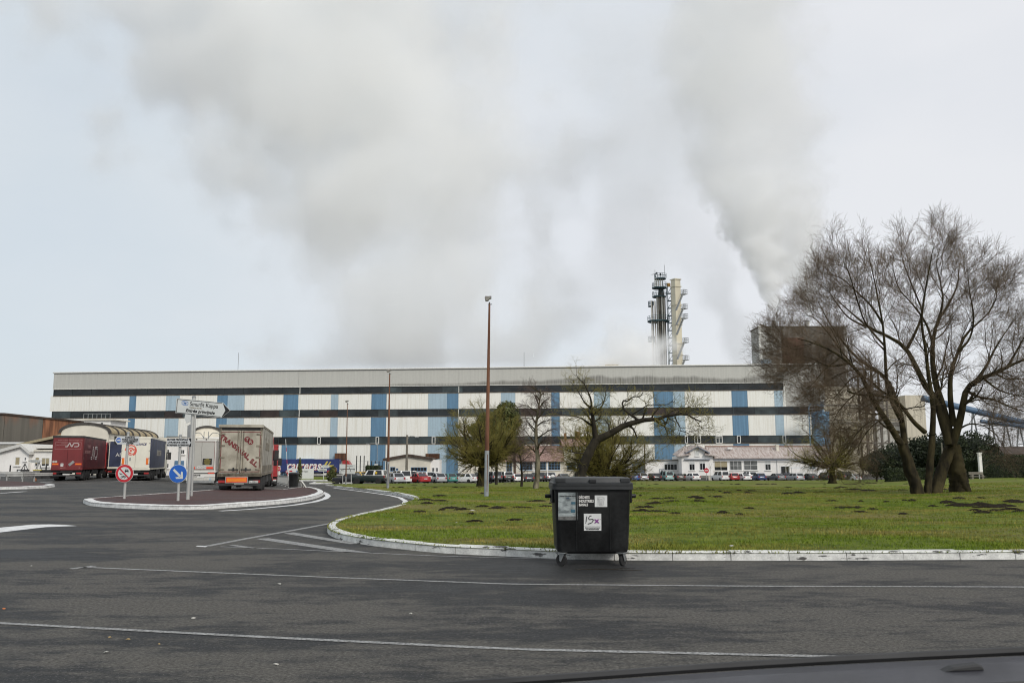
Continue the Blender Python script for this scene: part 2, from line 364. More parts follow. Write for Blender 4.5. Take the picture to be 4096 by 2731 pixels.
# ---- kerb stones
def kerb_paint(name, lo, hi, dark=(0.075, 0.073, 0.068), white=(0.62, 0.62, 0.59)):
    m = mat(name, white, rough=0.75, var=0.18, vs=5, bump=0.4, bs=60, world=True, var2=0.12, vs2=40)
    t = m.node_tree; L = t.links.new; p = t.nodes['Principled BSDF']; g = t.nodes.new('ShaderNodeNewGeometry')
    old = p.inputs['Base Color'].links[0].from_socket
    mp = t.nodes.new('ShaderNodeMapping'); mp.inputs['Scale'].default_value = (0.7, 0.7, 3.2); L(g.outputs['Position'], mp.inputs[0])
    n = t.nodes.new('ShaderNodeTexNoise'); n.inputs['Scale'].default_value = 3.2; n.inputs['Detail'].default_value = 9; n.inputs['Roughness'].default_value = 0.62; L(mp.outputs[0], n.inputs['Vector'])
    r = t.nodes.new('ShaderNodeMapRange'); r.inputs[1].default_value = lo; r.inputs[2].default_value = hi; L(n.outputs[0], r.inputs[0])
    x = t.nodes.new('ShaderNodeMix'); x.data_type = 'RGBA'; L(r.outputs[0], x.inputs[0]); L(old, x.inputs[6]); x.inputs[7].default_value = (*dark, 1); L(x.outputs[2], p.inputs['Base Color'])
    return m
M_KERB = kerb_paint('kerb_worn_white', 0.585, 0.62)
M_KERB2 = kerb_paint('kerb_fresh_white', 0.70, 0.74, white=(0.68, 0.68, 0.66))
def kerb_run(name, label, path, m, inward, step=1.0, h=0.15, w=0.20, closed=False, gap=0.012, root=None):
    """path: road-side foot; stones laid along it, each a mesh of its own"""
    path = np.array(path, float)
    if closed: path = np.vstack([path, path[:1]])
    rp = resample(path, 0.25); d = np.r_[0, np.cumsum(np.linalg.norm(np.diff(rp, axis=0), axis=1))]
    if root is None:
        root = thing(name, label, 'kerb', (0, 0, 0), kind='structure')
    k = max(1, int(d[-1] / step)); st = d[-1] / k
    for i in range(k):
        q = np.linspace(i * st + gap / 2, (i + 1) * st - gap / 2, 4)
        X = np.interp(q, d, rp[:, 0]); Y = np.interp(q, d, rp[:, 1])
        tx, ty = np.gradient(X), np.gradient(Y); ln = np.hypot(tx, ty); nx, ny = -ty / ln * inward, tx / ln * inward
        jit = (rng.random() - .5) * 0.012; jz = (rng.random() - .5) * 0.014
        prof = [(0.0, -0.03), (0.012, h * 0.72), (0.05, h), (w, h + 0.004), (w, -0.03)]
        mb = MB(); vs = []
        for a in range(4):
            z0 = float(gz(X[a], Y[a]))
            for o, zz in prof: vs.append((X[a] + nx[a] * (o + jit), Y[a] + ny[a] * (o + jit), z0 + zz + (jz if zz > 0 else 0)))
        fs = []
        for a in range(3):
            for b in range(5): fs.append((a * 5 + b, a * 5 + (b + 1) % 5, (a + 1) * 5 + (b + 1) % 5, (a + 1) * 5 + b))
        fs += [(0, 1, 2, 3, 4), (19, 18, 17, 16, 15)]
        mb.add(vs, fs).build('kerb_stone', m, root)
    return root
kerb_run('kerb', 'worn white painted kerb stones edging the lawn', KERB, M_KERB, -1)
# island between the lanes
isl_front = [(332, 2010), (350, 2019), (374, 2024), (468, 2031), (655, 2038), (818, 2037), (935, 2029), (1100, 2017), (1174, 2009), (1244, 1998), (1284, 1985), (1295, 1976), (1284, 1966), (1256, 1957), (1230, 1953)]
isl_back = [(1201, 1954), (1131, 1964), (1000, 1960), (890, 1964), (700, 1980), (500, 1994), (380, 2003), (345, 2006)]
IF = [tuple(p) for p in smooth_curve([tuple(G(*q))[:2] for q in isl_front], 6)]; IB = [tuple(G(*q))[:2] for q in isl_back]
ISL = IF + IB
isl = cdt_sheet(ISL, lambda y: 1.5, lambda x, y: gz(x, y) + 0.135, 'traffic_island', M_RED)
tag(isl, 'red brown asphalt island carrying the direction signs', 'traffic island', kind='structure')
kr = kerb_run('kerb', 'thick white painted kerb round the traffic island', IF, M_KERB2, 1, h=0.16, w=0.34)
kerb_run('kerb', '', IB, M_KERB2, 1, h=0.15, w=0.12, root=kr)
# island at the left edge
il = [(-420, 1956), (-200, 1957), (0, 1957), (110, 1955), (190, 1951), (222, 1946), (200, 1943), (120, 1935), (0, 1927), (-200, 1920), (-420, 1915)]
IL = [tuple(G(*q))[:2] for q in il]
tag(cdt_sheet(IL, lambda y: 2.0, lambda x, y: gz(x, y) + 0.135, 'traffic_island', M_RED), 'red brown island below the guard rail', 'traffic island', kind='structure')
kerb_run('kerb', 'white kerb of the island below the guard rail', IL[:7], M_KERB2, 1, h=0.16, w=0.34)
# small white-edged grass island by the entrance
ie = [(1242, 1935), (1300, 1934.5), (1400, 1932.5), (1440, 1931), (1420, 1927.5), (1340, 1928), (1260, 1930)]
IE = [tuple(G(*q))[:2] for q in ie]
tag(cdt_sheet(IE, lambda y: 3.0, lambda x, y: gz(x, y) + 0.14, 'grass_island', lawn.data.materials[0]), 'thin grass island with white kerb by the entrance', 'traffic island', kind='structure')
kerb_run('kerb', 'white kerb of the grass island by the entrance', IE, M_KERB2, 1, h=0.17, w=0.3, closed=True, step=2.0)
ig = [(1195, 1923), (1300, 1923), (1400, 1921), (1425, 1920), (1425, 1914), (1380, 1911), (1250, 1908), (1200, 1910)]
IG = [tuple(G(*q))[:2] for q in ig]
tag(cdt_sheet(IG, lambda y: 4.0, lambda x, y: gz(x, y) + 0.14, 'grass_verge', lawn.data.materials[0]), 'grass verge in front of the long blue lorry', 'verge', kind='structure')
kerb_run('kerb', 'white kerb along the verge before the blue lorry', IG[:4], M_KERB2, 1, h=0.2, w=0.4, step=2.0)

# ---- painted lines
def paint_mat(name, lo, hi, col=(0.62, 0.62, 0.60)):
    m = kerb_paint(name, lo, hi, dark=(0.06, 0.06, 0.058), white=col)
    for n in m.node_tree.nodes:
        if n.type == 'MAPPING' and n.inputs['Scale'].default_value[2] > 3: n.inputs['Scale'].default_value = (3.2, 3.2, 1)
        if n.type == 'TEX_NOISE' and abs(n.inputs['Scale'].default_value - 3.2) < 1e-3: n.inputs['Roughness'].default_value = 0.78; n.inputs['Scale'].default_value = 9
    return m
M_PAINT = paint_mat('line_paint', 0.60, 0.66, (0.66, 0.66, 0.65)); M_PAINTW = paint_mat('line_paint_worn', 0.45, 0.60, (0.34, 0.34, 0.33))
def line(label, pts, w, m, world=False):
    P = pts if world else [tuple(G(*q))[:2] for q in pts]
    P = resample(P, 0.6); t = np.gradient(P, axis=0); t /= np.linalg.norm(t, axis=1)[:, None]; nrm = np.stack([-t[:, 1], t[:, 0]], 1)
    A, B = P + nrm * w / 2, P - nrm * w / 2
    vs = [(a[0], a[1], float(gz(a[0], a[1])) + .005) for a in A] + [(b[0], b[1], float(gz(b[0], b[1])) + .005) for b in B]; n = len(P)
    o = MB().add(vs, [(i, i + 1, n + i + 1, n + i) for i in range(n - 1)]).build('road_marking', m)
    return tag(o, label, 'road marking', kind='structure')
def patch(label, pts, m):
    vs = [tuple(G(*q, off=.005)) for q in pts]
    return tag(MB().add(vs, [tuple(range(len(vs)))]).build('road_marking', m), label, 'road marking', kind='structure')
line('worn parking line nearest the car bonnet', [(-250, 2479), (0, 2492), (1000, 2545), (2048, 2596), (3000, 2618), (3500, 2630)], 0.09, M_PAINTW)
line('worn parking line across the middle of the asphalt', [(331, 2268), (1200, 2304), (2048, 2336), (3000, 2344), (4300, 2348)], 0.09, M_PAINTW)
line('short tick at the end of the parking line', [(282, 2275), (378, 2263)], 0.12, M_PAINTW)
line('long line of the hatched wedge running to the kerb', [(827, 2184), (1000, 2151), (1180, 2119), (1358, 2086)], 0.17, M_PAINTW)
line('line along the foot of the curved kerb', [(880, 2186), (1150, 2196), (1400, 2208), (1750, 2223), (2048, 2231), (2300, 2238)], 0.07, M_PAINTW)
patch('small white block at the tip of the hatched wedge', [(783, 2184), (790, 2181), (832, 2182), (822, 2187)], M_PAINT)
patch('broad worn hatch stripe in the wedge', [(1022, 2154), (1075, 2151), (1490, 2210), (1380, 2207)], M_PAINTW)
patch('upper hatch stripe beside the kerb tip', [(1135, 2132), (1175, 2128), (1440, 2172), (1400, 2175)], M_PAINTW)
patch('short hatch stripe near the wedge tip', [(915, 2180), (940, 2178), (1030, 2190), (1010, 2192)], M_PAINTW)
patch('broad white arrow marking at the left edge', [(-160, 2138), (-160, 2118), (0, 2109), (130, 2097), (200, 2096), (260, 2098), (308, 2102), (180, 2107), (0, 2128)], M_PAINT)
line('thin white marking in front of the left island', [(-100, 1976), (0, 1972), (60, 1968), (100, 1965)], 0.30, M_PAINT)
line('white line following the island kerb', [(880, 2043), (1000, 2036), (1100, 2027), (1180, 2019), (1255, 2007), (1300, 1994), (1313, 1983), (1305, 1974), (1290, 1967)], 0.28, M_PAINT)
line('white lane edge line beside the lawn kerb', [(1335, 1950.5), (1463, 1967), (1549, 1979), (1600, 1990), (1622, 2003), (1618, 2016)], 0.22, M_PAINT)
line('parking bay line behind the beige lorry', [(1084, 1939), (1104, 1947)], 0.2, M_PAINT)
line('parking bay line beside the wheeled bin', [(1131, 1965), (1170, 1961), (1201, 1954)], 0.14, M_PAINT)
line('parking bay line along the railings', [(1088, 1926), (1185, 1957)], 0.12, M_PAINT)
line('bay line by the lorry rear bumper', [(160, 1929), (210, 1926)], 0.2, M_PAINT)
line('bay line beside the white and navy lorry', [(440, 1926), (600, 1923)], 0.2, M_PAINT)
line('bay line before the pale refrigerated lorry', [(845, 1933), (890, 1926)], 0.2, M_PAINT)
# ================================================================== the paper mill hall
M_WHITE = mat('clad_white', (0.70, 0.67, 0.575), 0.6, var=0.0, vs=0.9, stretch=(3.0, 1, 0.12), col2=(0.84, 0.83, 0.77), lo=0.26, hi=0.52, var2=0.05, vs2=3)
M_BLUE = mat('clad_blue', (0.115, 0.225, 0.34), 0.6, var=0.14, vs=0.9, stretch=(3, 1, .10), var2=0.05, vs2=2)
M_LBLUE = mat('clad_light_blue', (0.37, 0.48, 0.55), 0.6, var=0.10, vs=0.9, stretch=(3, 1, .10), var2=0.06, vs2=2)
M_CREAM = mat('clad_cream', (0.58, 0.53, 0.42), 0.65, var=0.14, vs=0.6, stretch=(3, 1, .12), var2=.08)
M_GLASSF = mat('factory_glass', (0.017, 0.021, 0.023), 0.22, var=0.55, vs=0.25, spec=0.45, stretch=(1, 1, 2))
M_GLASSG = mat('factory_glass_green', (0.042, 0.056, 0.058), 0.25, var=0.5, vs=0.35, spec=0.5)
M_GLASSB = mat('factory_glass_brown', (0.038, 0.026, 0.022), 0.3, var=0.5, vs=0.3, spec=0.4)
M_TRIMW = mat('trim_white', (0.78, 0.77, 0.72), 0.6, var=.1); M_TRIMB = mat('trim_rusty', (0.15, 0.115, 0.08), 0.8, var=.4, vs=1.2)
M_STEEL = mat('painted_steel_grey', (0.26, 0.27, 0.27), 0.55, 0.2, var=.2, vs=4); M_DARK = mat('dark_void', (0.015, 0.015, 0.015), 0.8, var=.2)
M_RUST = mat('rusty_sheet', (0.20, 0.085, 0.045), 0.85, var=.45, vs=0.8, stretch=(2.5, 2.5, .25), col2=(0.30, 0.13, 0.065))
M_DRUST = mat('dark_rust_louvre', (0.055, 0.038, 0.028), 0.85, var=.35, vs=1.5)

def grey_clad():
    m = mat('clad_grey', (0.50, 0.495, 0.455), 0.65, var=0.05, vs=0.8, stretch=(3, 1, .08), var2=0.04, vs2=2)
    t = m.node_tree; L = t.links.new; p = t.nodes['Principled BSDF']; old = p.inputs['Base Color'].links[0].from_socket
    tc = t.nodes.new('ShaderNodeTexCoord'); sp = t.nodes.new('ShaderNodeSeparateXYZ'); L(tc.outputs['Object'], sp.inputs[0])
    def nz(st, sc, det=5, rg=.6):
        mp = t.nodes.new('ShaderNodeMapping'); mp.inputs['Scale'].default_value = st; L(tc.outputs['Object'], mp.inputs[0])
        n = t.nodes.new('ShaderNodeTexNoise'); n.inputs['Scale'].default_value = sc; n.inputs['Detail'].default_value = det; n.inputs['Roughness'].default_value = rg; L(mp.outputs[0], n.inputs['Vector']); return n.outputs[0]
    def ma(op, a, b, c=None, clamp=False):
        n = t.nodes.new('ShaderNodeMath'); n.operation = op; n.use_clamp = clamp
        for i, v in enumerate([a, b] + ([c] if c is not None else [])):
            if isinstance(v, (int, float)): n.inputs[i].default_value = v
            else: L(v, n.inputs[i])
        return n.outputs[0]
    hgt = ma('MULTIPLY', ma('SUBTRACT', nz((.06, 0, 0), 1.0, 6, .62), 0.24), 6.5)           # stain height along the wall
    along = ma('MULTIPLY', ma('SUBTRACT', sp.outputs[0], 78.0), 1 / 75.0, clamp=True)
    hgt = ma('MULTIPLY_ADD', hgt, along, 0.25)
    z = ma('SUBTRACT', sp.outputs[2], 0.0)                                       # object origin sits on the lower edge
    msk = ma('MULTIPLY', ma('SUBTRACT', hgt, z), 1.5, clamp=True)
    stv = nz((2.6, 1, .05), 1.0, 4); msk = ma('MULTIPLY', msk, ma('MULTIPLY_ADD', stv, 2.2, -0.35, clamp=True))
    msk = ma('MULTIPLY', msk, 0.78)
    mx = t.nodes.new('ShaderNodeMix'); mx.data_type = 'RGBA'; L(msk, mx.inputs[0]); L(old, mx.inputs[6]); mx.inputs[7].default_value = (0.075, 0.07, 0.06, 1); L(mx.outputs[2], p.inputs['Base Color'])
    return m
M_GREY = grey_clad(); M_GREYP = mat('clad_grey_plain', (0.44, 0.43, 0.395), 0.65, var=0.08, vs=0.5, stretch=(3, 1, .12), var2=0.06, vs2=1)

YL, YR = 226.0, 205.0
FL, FR = at(201, 1700, YL), at(3307, 1700, YR)
FA = math.atan2(FR.y - FL.y, FR.x - FL.x); FLEN = math.hypot(FR.x - FL.x, FR.y - FL.y); FB = -1.7
fac = thing('factory_hall', 'long paper mill hall clad in white and blue with dark window bands', 'factory', (FL.x, FL.y, FB), FA)
def fs(px, py=1700):
    """photograph column/row -> (s, z) on the facade plane"""
    a, b = ray(px, py); c, s = math.cos(FA), math.sin(FA)
    # solve (a*Y - FL.x)*(-s) + (Y - FL.y)*c = 0
    Y = (FL.y * c - FL.x * s) / (c - a * s); x = a * Y
    return (x - FL.x) * c + (Y - FL.y) * s, EYE + b * Y - FB
def zz(l, r): return (fs(230, l)[1] + fs(3140, r)[1]) / 2
Z_ROOF, Z1T, Z1B, Z2T, Z2B = zz(1487, 1460), zz(1552, 1532.5), zz(1580, 1562), zz(1641.8, 1629.5), zz(1670, 1659)
Z3T, Z3B = (fs(1093, 1749.8)[1] + fs(3100, 1738)[1]) / 2, (fs(1093, 1776.5)[1] + fs(3100, 1771.5)[1]) / 2
S_G = fs(3143)[0]                    # grey blind bay starts here
DEP = 46.0
MB().box(0.15, FLEN - .15, 0.35, DEP, -.3, Z_ROOF - .25).build('wall', M_CREAM, fac)
MB().box(-.2, FLEN + .2, -.25, DEP + .2, Z_ROOF - .22, Z_ROOF + .05).build('roof', M_STEEL, fac)
MB().box(-.1, FLEN + .1, -.32, -.05, Z_ROOF - .12, Z_ROOF + .12).build('coping', M_TRIMW, fac)
# grey upper cladding in sheets
cuts = [0] + [fs(p)[0] for p in (452, 868, 1188, 1834, 2206, 2614, 2990)] + [S_G]
for a, b in zip(cuts[:-1], cuts[1:]):
    mb = MB().box(0, b - a - .03, 0, .3, 0, Z_ROOF - .25 - Z1T); o = mb.build('grey_panel', M_GREY, fac, loc=(a, 0, Z1T))
    o.data.transform(Matrix.Translation((a, 0, 0))); o.location.x = 0
o = MB().box(S_G, FLEN, 0, .3, Z2T - Z1T, Z_ROOF - .25 - Z1T).build('grey_panel', M_GREYP, fac, loc=(0, 0.002, Z1T))
MB().box(0, S_G, -.16, .3, Z1T - .12, Z1T).build('ledge', M_TRIMW, fac)
MB().box(S_G - .15, S_G + .15, -.14, .3, Z2T, Z1T - .15).build('corner_trim', M_TRIMW, fac)
# cladding panels, storey by storey
cols2 = [(201, 517, 'w'), (517, 544, 'b'), (544, 664, 'w'), (664, 718, 'l'), (718, 868.5, 'w'), (868.5, 910, 'b'), (910, 978, 'l'), (978, 1133, 'w'), (1133, 1193, 'b'), (1193, 1324, 'w'), (1324, 1353, 'l'),
         (1353, 1485.5, 'w'), (1485.5, 1546, 'b'), (1546, 1713, 'w'), (1713, 1788, 'l'), (1788, 1834, 'b'), (1834, 2004, 'w'), (2004, 2061, 'l'), (2061, 2205, 'w'), (2205, 2238.5, 'b'), (2238.5, 2376, 'w'), (2376, 2440, 'l'),
         (2440, 2614, 'w'), (2614, 2692, 'b'), (2692, 2739, 'l'), (2739, 2927, 'w'), (2927, 2990.5, 'b'), (2990.5, 3098, 'w'), (3098, 3132, 'l'), (3132, 3143, 'w')]
CM = {'w': M_WHITE, 'b': M_BLUE, 'l': M_LBLUE, 'g': M_GREY}
def panels(cols, z0, z1):
    for a, b, c in cols:
        s0, s1 = fs(a, 1610)[0], fs(b, 1610)[0]
        n = 1 if s1 - s0 < 9 else 2
        for k in range(n):
            u0, u1 = s0 + (s1 - s0) * k / n, s0 + (s1 - s0) * (k + 1) / n
            j = (rng.random() - .5) * .03
            MB().box(u0 + .02, u1 - .02, -.02 + j, .3, z0, z1).build('cladding_panel', CM[c], fac)
panels(cols2, Z2T, Z1B); 
cols3 = cols2[:-1] + [(3132, 3143, 'w'), (3143, 3307, 'w')]
panels(cols3, Z3T, Z2B)
panels(cols3, 0.05, Z3B)
# window bands: recessed panes between mullions
def band(z0, z1, s0, s1, step, mats, wts, frames=False, rail=M_TRIMB):
    n = max(1, int((s1 - s0) / step)); st = (s1 - s0) / n
    for i in range(n):
        m = random.choices(mats, wts)[0]
        MB().box(s0 + i * st + .06, s0 + (i + 1) * st - .06, .16 + rng.random() * .03, .22, z0 + .02, z1 - .02).build('pane', m, fac)
    mm = MB().box(-.05, .05, .05, .24, z0, z1).mesh('mullion')
    for i in range(n + 1): link('mullion', mm, M_GLASSG, fac, loc=(s0 + i * st, 0, 0))
    MB().box(s0, s1, -.08, .3, z0 - .16, z0).build('sill', rail, fac)
band(Z1B, Z1T - .15, .2, S_G - .2, 5.1, [M_GLASSF, M_GLASSG], [7, 1])
band(Z2B, Z2T, .2, FLEN - 1.0, 5.1, [M_GLASSF, M_GLASSG, M_GLASSB], [6, 1, 2])
band(Z3B, Z3T, .2, FLEN - .6, 5.1, [M_GLASSF, M_GLASSG], [2, 3])
# white casements and joints in the lowest band
for a, b in ((1271, 1284), (1504, 1517), (1728, 1742), (2738, 2750), (2776, 2802), (2861, 2888), (2946, 2961), (3128, 3142)):
    s0, s1 = fs(a)[0], fs(b)[0]; mb = MB()
    for q in (s0, s1 - .14): mb.box(q, q + .14, -.05, .3, Z3B, Z3T)
    mb.box(s0, s1, -.05, .3, Z3B, Z3B + .14).box(s0, s1, -.05, .3, Z3T - .14, Z3T); 
    if b - a > 20: mb.box((s0 + s1) / 2 - .06, (s0 + s1) / 2 + .06, -.04, .3, Z3B, Z3T).box(s0, s1, -.04, .3, Z3B + 1.3, Z3B + 1.42)
    mb.build('casement', M_TRIMW, fac)
for p in (1195, 1834): 
    MB().box(fs(p)[0] - .06, fs(p)[0] + .06, -.06, .3, Z2B, Z1T - .2).build('rainwater_pipe', M_TRIMW, fac)
# rusty ventilation louvres low on the wall
for a, b, t, bt in ((1347, 1391, 1812, 1843), (1707, 1763, 1814, 1835)):
    s0, s1 = fs(a)[0], fs(b)[0]; z0, z1 = fs(a, bt)[1], fs(a, t)[1]
    lv = MB().box(s0, s1, -1.1, -.9, z0, z1).build('louvre', M_DRUST, fac); mb = MB()
    for k in range(7): mb.box(s0 + .1, s1 - .1, -1.2, -1.08, z0 + (k + .2) * (z1 - z0) / 7, z0 + (k + .6) * (z1 - z0) / 7)
    mb.build('slat', M_RUST, lv)
MB().box(fs(1200)[0], fs(1262)[0], -1.2, .0, fs(1200, 1838)[1], fs(1200, 1834)[1]).build('canopy', M_BLUE, fac)
# rooftop bits
MB().box(fs(2425)[0], fs(2485)[0], 24, 30, Z_ROOF, fs(2450, 1440)[1] + 1.6).build('roof_vent', M_CREAM, fac)
for p, h in ((902, 5.5), (2088, 4.5)): MB().tube([(fs(p)[0], 6, Z_ROOF), (fs(p)[0], 6, Z_ROOF + h)], .06, 5).build('aerial', M_STEEL, fac)

# ---- boiler house behind the right end
def clad(n, c, **k): return mat(n, c, 0.7, var=.16, vs=.7, stretch=(3, 3, .1), var2=.1, vs2=1.5, **k)
M_BGREY = clad('boiler_grey', (0.30, 0.285, 0.25)); M_BPALE = clad('boiler_pale', (0.50, 0.49, 0.45)); M_BDARK = clad('boiler_dark', (0.13, 0.115, 0.095)); M_BRUST = mat('boiler_rust', (0.10, 0.045, 0.03), .85, var=.4, vs=.7, stretch=(3, 3, .12), col2=(0.15, 0.075, 0.05))
YB = 226.0
def bl(px, py, Y=YB):
    q = at(px, py, Y); return q.x, q.z
x0, zt = bl(3037, 1308); x1, _ = bl(3384, 1308)
boi = thing('boiler_house', 'tall grey boiler house with rust brown panel behind the hall', 'building', (x0, YB, -1.7))
wd = x1 - x0; ht = zt + 1.7
def bx(a, t, b, bt): 
    p = bl(a, t); q = bl(b, bt); return p[0] - x0, q[0] - x0, q[1] + 1.7, p[1] + 1.7
zlo = bl(3384, 1545)[1] + 1.7
MB().box(0, wd, 0, 8, zlo, ht).build('wall', M_BPALE, boi)
MB().box(0, wd, .05, 8, 0, zlo - .05).build('lower_wall', M_CREAM, boi)
for a, b, m_, t in ((3037, 3066, M_BPALE, 1310), (3066, 3122, M_BGREY, 1311), (3122, 3384, M_BDARK, 1306)):
    p, q, _, h = bx(a, t, b, 1500); MB().box(p + .03, q - .03, -.12, 0, zlo, h).build('cladding_panel', m_, boi)
p, q, l, h = bx(3128, 1351, 3218, 1458); MB().box(p, q, -.25, -.12, l - 2, h).build('rust_panel', M_BRUST, boi)
MB().box(-.3, .35, -.35, .2, 0, ht + .4).build('corner_pipe', M_TRIMW, boi)
p, q, l, h = bx(3042, 1440, 3076, 1460); MB().box(p, q, -2.5, -.15, l - 1, h).build('annexe', M_LBLUE, boi)
MB().box(-.25, wd + .2, -.3, 8.2, ht, ht + .25).build('roof', M_BDARK, boi)
for a, b, t, nm in ((3032, 3048, 1305, 0), (3051, 3069, 1292, 0), (3104, 3117, 1275, 1), (3238, 3253, 1275, 1)):
    p, _ = bl(a, 1310); q, h = bl(b, t)
    sk = MB().lathe([((q - p) / 2, ht), ((q - p) / 2, h + 1.7)], 14, ((p + q) / 2 - x0, 3, 0)).build('stack', M_CREAM if not nm else M_BPALE, boi, smooth=True)
    MB().lathe([((q - p) / 2 + .08, h + 1.5), ((q - p) / 2 + .08, h + 1.72)], 14, ((p + q) / 2 - x0, 3, 0)).build('rim', M_STEEL, sk)
# ---- pipe tower
YT = 246.0
def tl(zx, zy): return at(2540 + zx * 0.26786, 1060 + zy * 0.26786, YT)
tb = tl(345, 1500); tow = thing('pipe_tower', 'steel tower of vertical pipes and ring platforms above the roof', 'tower', (tb.x, YT, -1.7))
def tq(zx, zy): q = tl(zx, zy); return q.x - tb.x, q.z + 1.7
M_PIPE = mat('steel_pipe', (0.52, 0.50, 0.45), .5, .15, var=.3, vs=.6, stretch=(3, 3, .3)); M_PIPE2 = mat('stained_pipe', (0.16, 0.14, 0.11), .7, .2, var=.4, vs=.5)
M_PIPE3 = mat('dark_core', (0.05, 0.048, 0.042), .8, var=.4, vs=.5); M_TEAL = mat('teal_steel', (0.055, 0.10, 0.115), .6, .2, var=.3, vs=1); M_OCH = mat('ochre_drum', (0.40, 0.22, 0.05), .6, var=.2)
def ring(zx0, zx1, zy, depth=1.0, rail=True, m_=None):
    (a, z), (b, _) = tq(zx0, zy), tq(zx1, zy); c = (a + b) / 2; r = (b - a) / 2
    o = MB().lathe([(r, z - .28), (r, z)], 14, (c, .6, 0)).build('platform', m_ or M_TEAL, tow)
    if rail:
        mb = MB()
        for k in range(14):
            w = 2 * math.pi * k / 14; mb.tube([(c + r * math.cos(w), r * math.sin(w), z), (c + r * math.cos(w), r * math.sin(w), z + 1.2)], .05, 4)
        for h in (.65, 1.2): mb.tube([(c + r * math.cos(2 * math.pi * k / 20), r * math.sin(2 * math.pi * k / 20), z + h) for k in range(21)], .05, 4, cap=False)
        mb.build('railing', M_TEAL, o)
for i, zx in enumerate((238, 252, 266, 280, 296, 320, 336, 358, 374, 390, 408, 425)):
    top = 480 if zx > 310 else 540; r = (0.17, .10, .13, .12, .14, .20, .10, .25, .11, .20, .10, .19)[i]
    x_, zt_ = tq(zx, top); MB().tube([(x_, -.7 + .35 * (i % 3), 4), (x_ + .1 * (i % 2), -.7 + .35 * (i % 3), zt_)], r, 8).build('pipe', M_PIPE if i % 3 != 1 else M_PIPE2, tow, smooth=True)
x_, zt_ = tq(385, 330); MB().lathe([(1.25, 2), (1.25, tq(0, 480)[1]), (1.0, tq(0, 470)[1]), (.7, zt_)], 16, (tq(390, 0)[0], 1.2, 0)).build('core', M_PIPE3, tow, smooth=True)
for a in ((190, 520, 830), (262, 470, 462), (258, 480, 330), (290, 468, 195), (200, 300, 1130), (200, 280, 605)): ring(*a)
mb = MB()
for zx in (300, 325, 350, 380, 410): x_, z_ = tq(zx, 330); mb.tube([(x_, 0, z_), (x_, 0, tq(0, 195)[1])], .17, 6)
mb.build('upper_pipes', M_PIPE, tow)
mb = MB(); A_, B_ = tq(480, 300)[0], tq(545, 300)[0]
for q in (A_, B_):
    for y_ in (-.5, 1.0): mb.tube([(q, y_, 2), (q, y_, tq(0, 320)[1])], .10, 4)
z_ = 6
while z_ < tq(0, 330)[1]: mb.box(A_, B_, -.5, 1.0, z_, z_ + .12); mb.tube([(A_, -.5, z_), (B_, -.5, z_ + 2)], .07, 4); z_ += 2.2
mb.build('stair_frame', M_TEAL, tow)
x_, z_ = tq(500, 320); MB().lathe([(.6, z_), (.6, z_ + .9)], 12, (x_, 0, 0)).build('drum', M_OCH, tow)
for zx, h in ((297, 70), (440, 0)): x_, z_ = tq(zx, h); MB().tube([(x_, 0, tq(0, 195)[1]), (x_, 0, z_)], .06, 4).build('aerial', M_STEEL, tow)
mb = MB(); x_, z_ = tq(322, 135); mb.lathe([(.25, 0), (.25, .5)], 8, (x_, 0, z_)); x_, z_ = tq(380, 150); mb.lathe([(.25, 0), (.25, .5)], 8, (x_, 0, z_)); x_, z_ = tq(245, 143); mb.tube([(x_, 0, z_), (tq(330, 130)[0], 0, tq(330, 130)[1])], .07, 4)
mb.build('head_gear', M_DARK, tow)
# ---- square flue beside it
YC = 240.0; tl2 = lambda zx, zy: at(2540 + zx * 0.26786, 1060 + zy * 0.26786, YC)
cb = tl2(640, 1500); flue = thing('square_flue', 'cream square flue with stair landings beside the pipe tower', 'chimney', (cb.x, YC, -1.7), R(28))
hw = (tl2(668, 600).x - tl2(533, 600).x) / 2 / (math.cos(R(28)) + math.sin(R(28))); M_FLUE = mat('flue_cream', (0.62, 0.57, 0.44), .6, var=.07, vs=.4)
fz = lambda zy: tl2(640, zy).z + 1.7
MB().frustum((-hw * 1.06, hw * 1.06, -hw * 1.06, hw * 1.06, 0), (-hw, hw, -hw, hw, fz(215))).build('shaft', M_FLUE, flue)
for zy in (218, 325, 600, 893, 1170, 1340): z_ = fz(zy); MB().box(-hw - .22, hw + .22, -hw - .22, hw + .22, z_ - .16, z_ + .1).build('collar', M_FLUE, flue)
for zy in (430, 645, 790, 1150, 1410):
    z_ = fz(zy); q = hw + .25
    ld = MB().box(q, q + 1.5, -q - .6, q * .2, z_ - .2, z_).build('landing', M_STEEL, flue); mb = MB()
    for x_ in (q + .1, q + .8, q + 1.45):
        for h in (.55, 1.1): mb.tube([(x_, -q - .6, z_ + h), (x_, q * .2, z_ + h)], .05, 4)
        mb.tube([(x_, -q - .6, z_), (x_, -q - .6, z_ + 1.1)], .05, 4)
    for h in (.55, 1.1): mb.tube([(q, -q - .6, z_ + h), (q + 1.5, -q - .6, z_ + h)], .05, 4)
    mb.build('railing', M_STEEL, ld)
    mb = MB()
    mb.add([(q, -q, z_), (q, -q - .8, z_), (-q - .3, -q - .8, z_ - 5.2), (-q - .3, -q, z_ - 5.2)], [(0, 1, 2, 3)])
    mb.tube([(q, -q - .8, z_ + 1), (-q - .3, -q - .8, z_ - 4.2)], .06, 4).tube([(q, -q - .8, z_), (-q - .3, -q - .8, z_ - 5.2)], .14, 4)
    mb.build('stair', M_STEEL, ld)
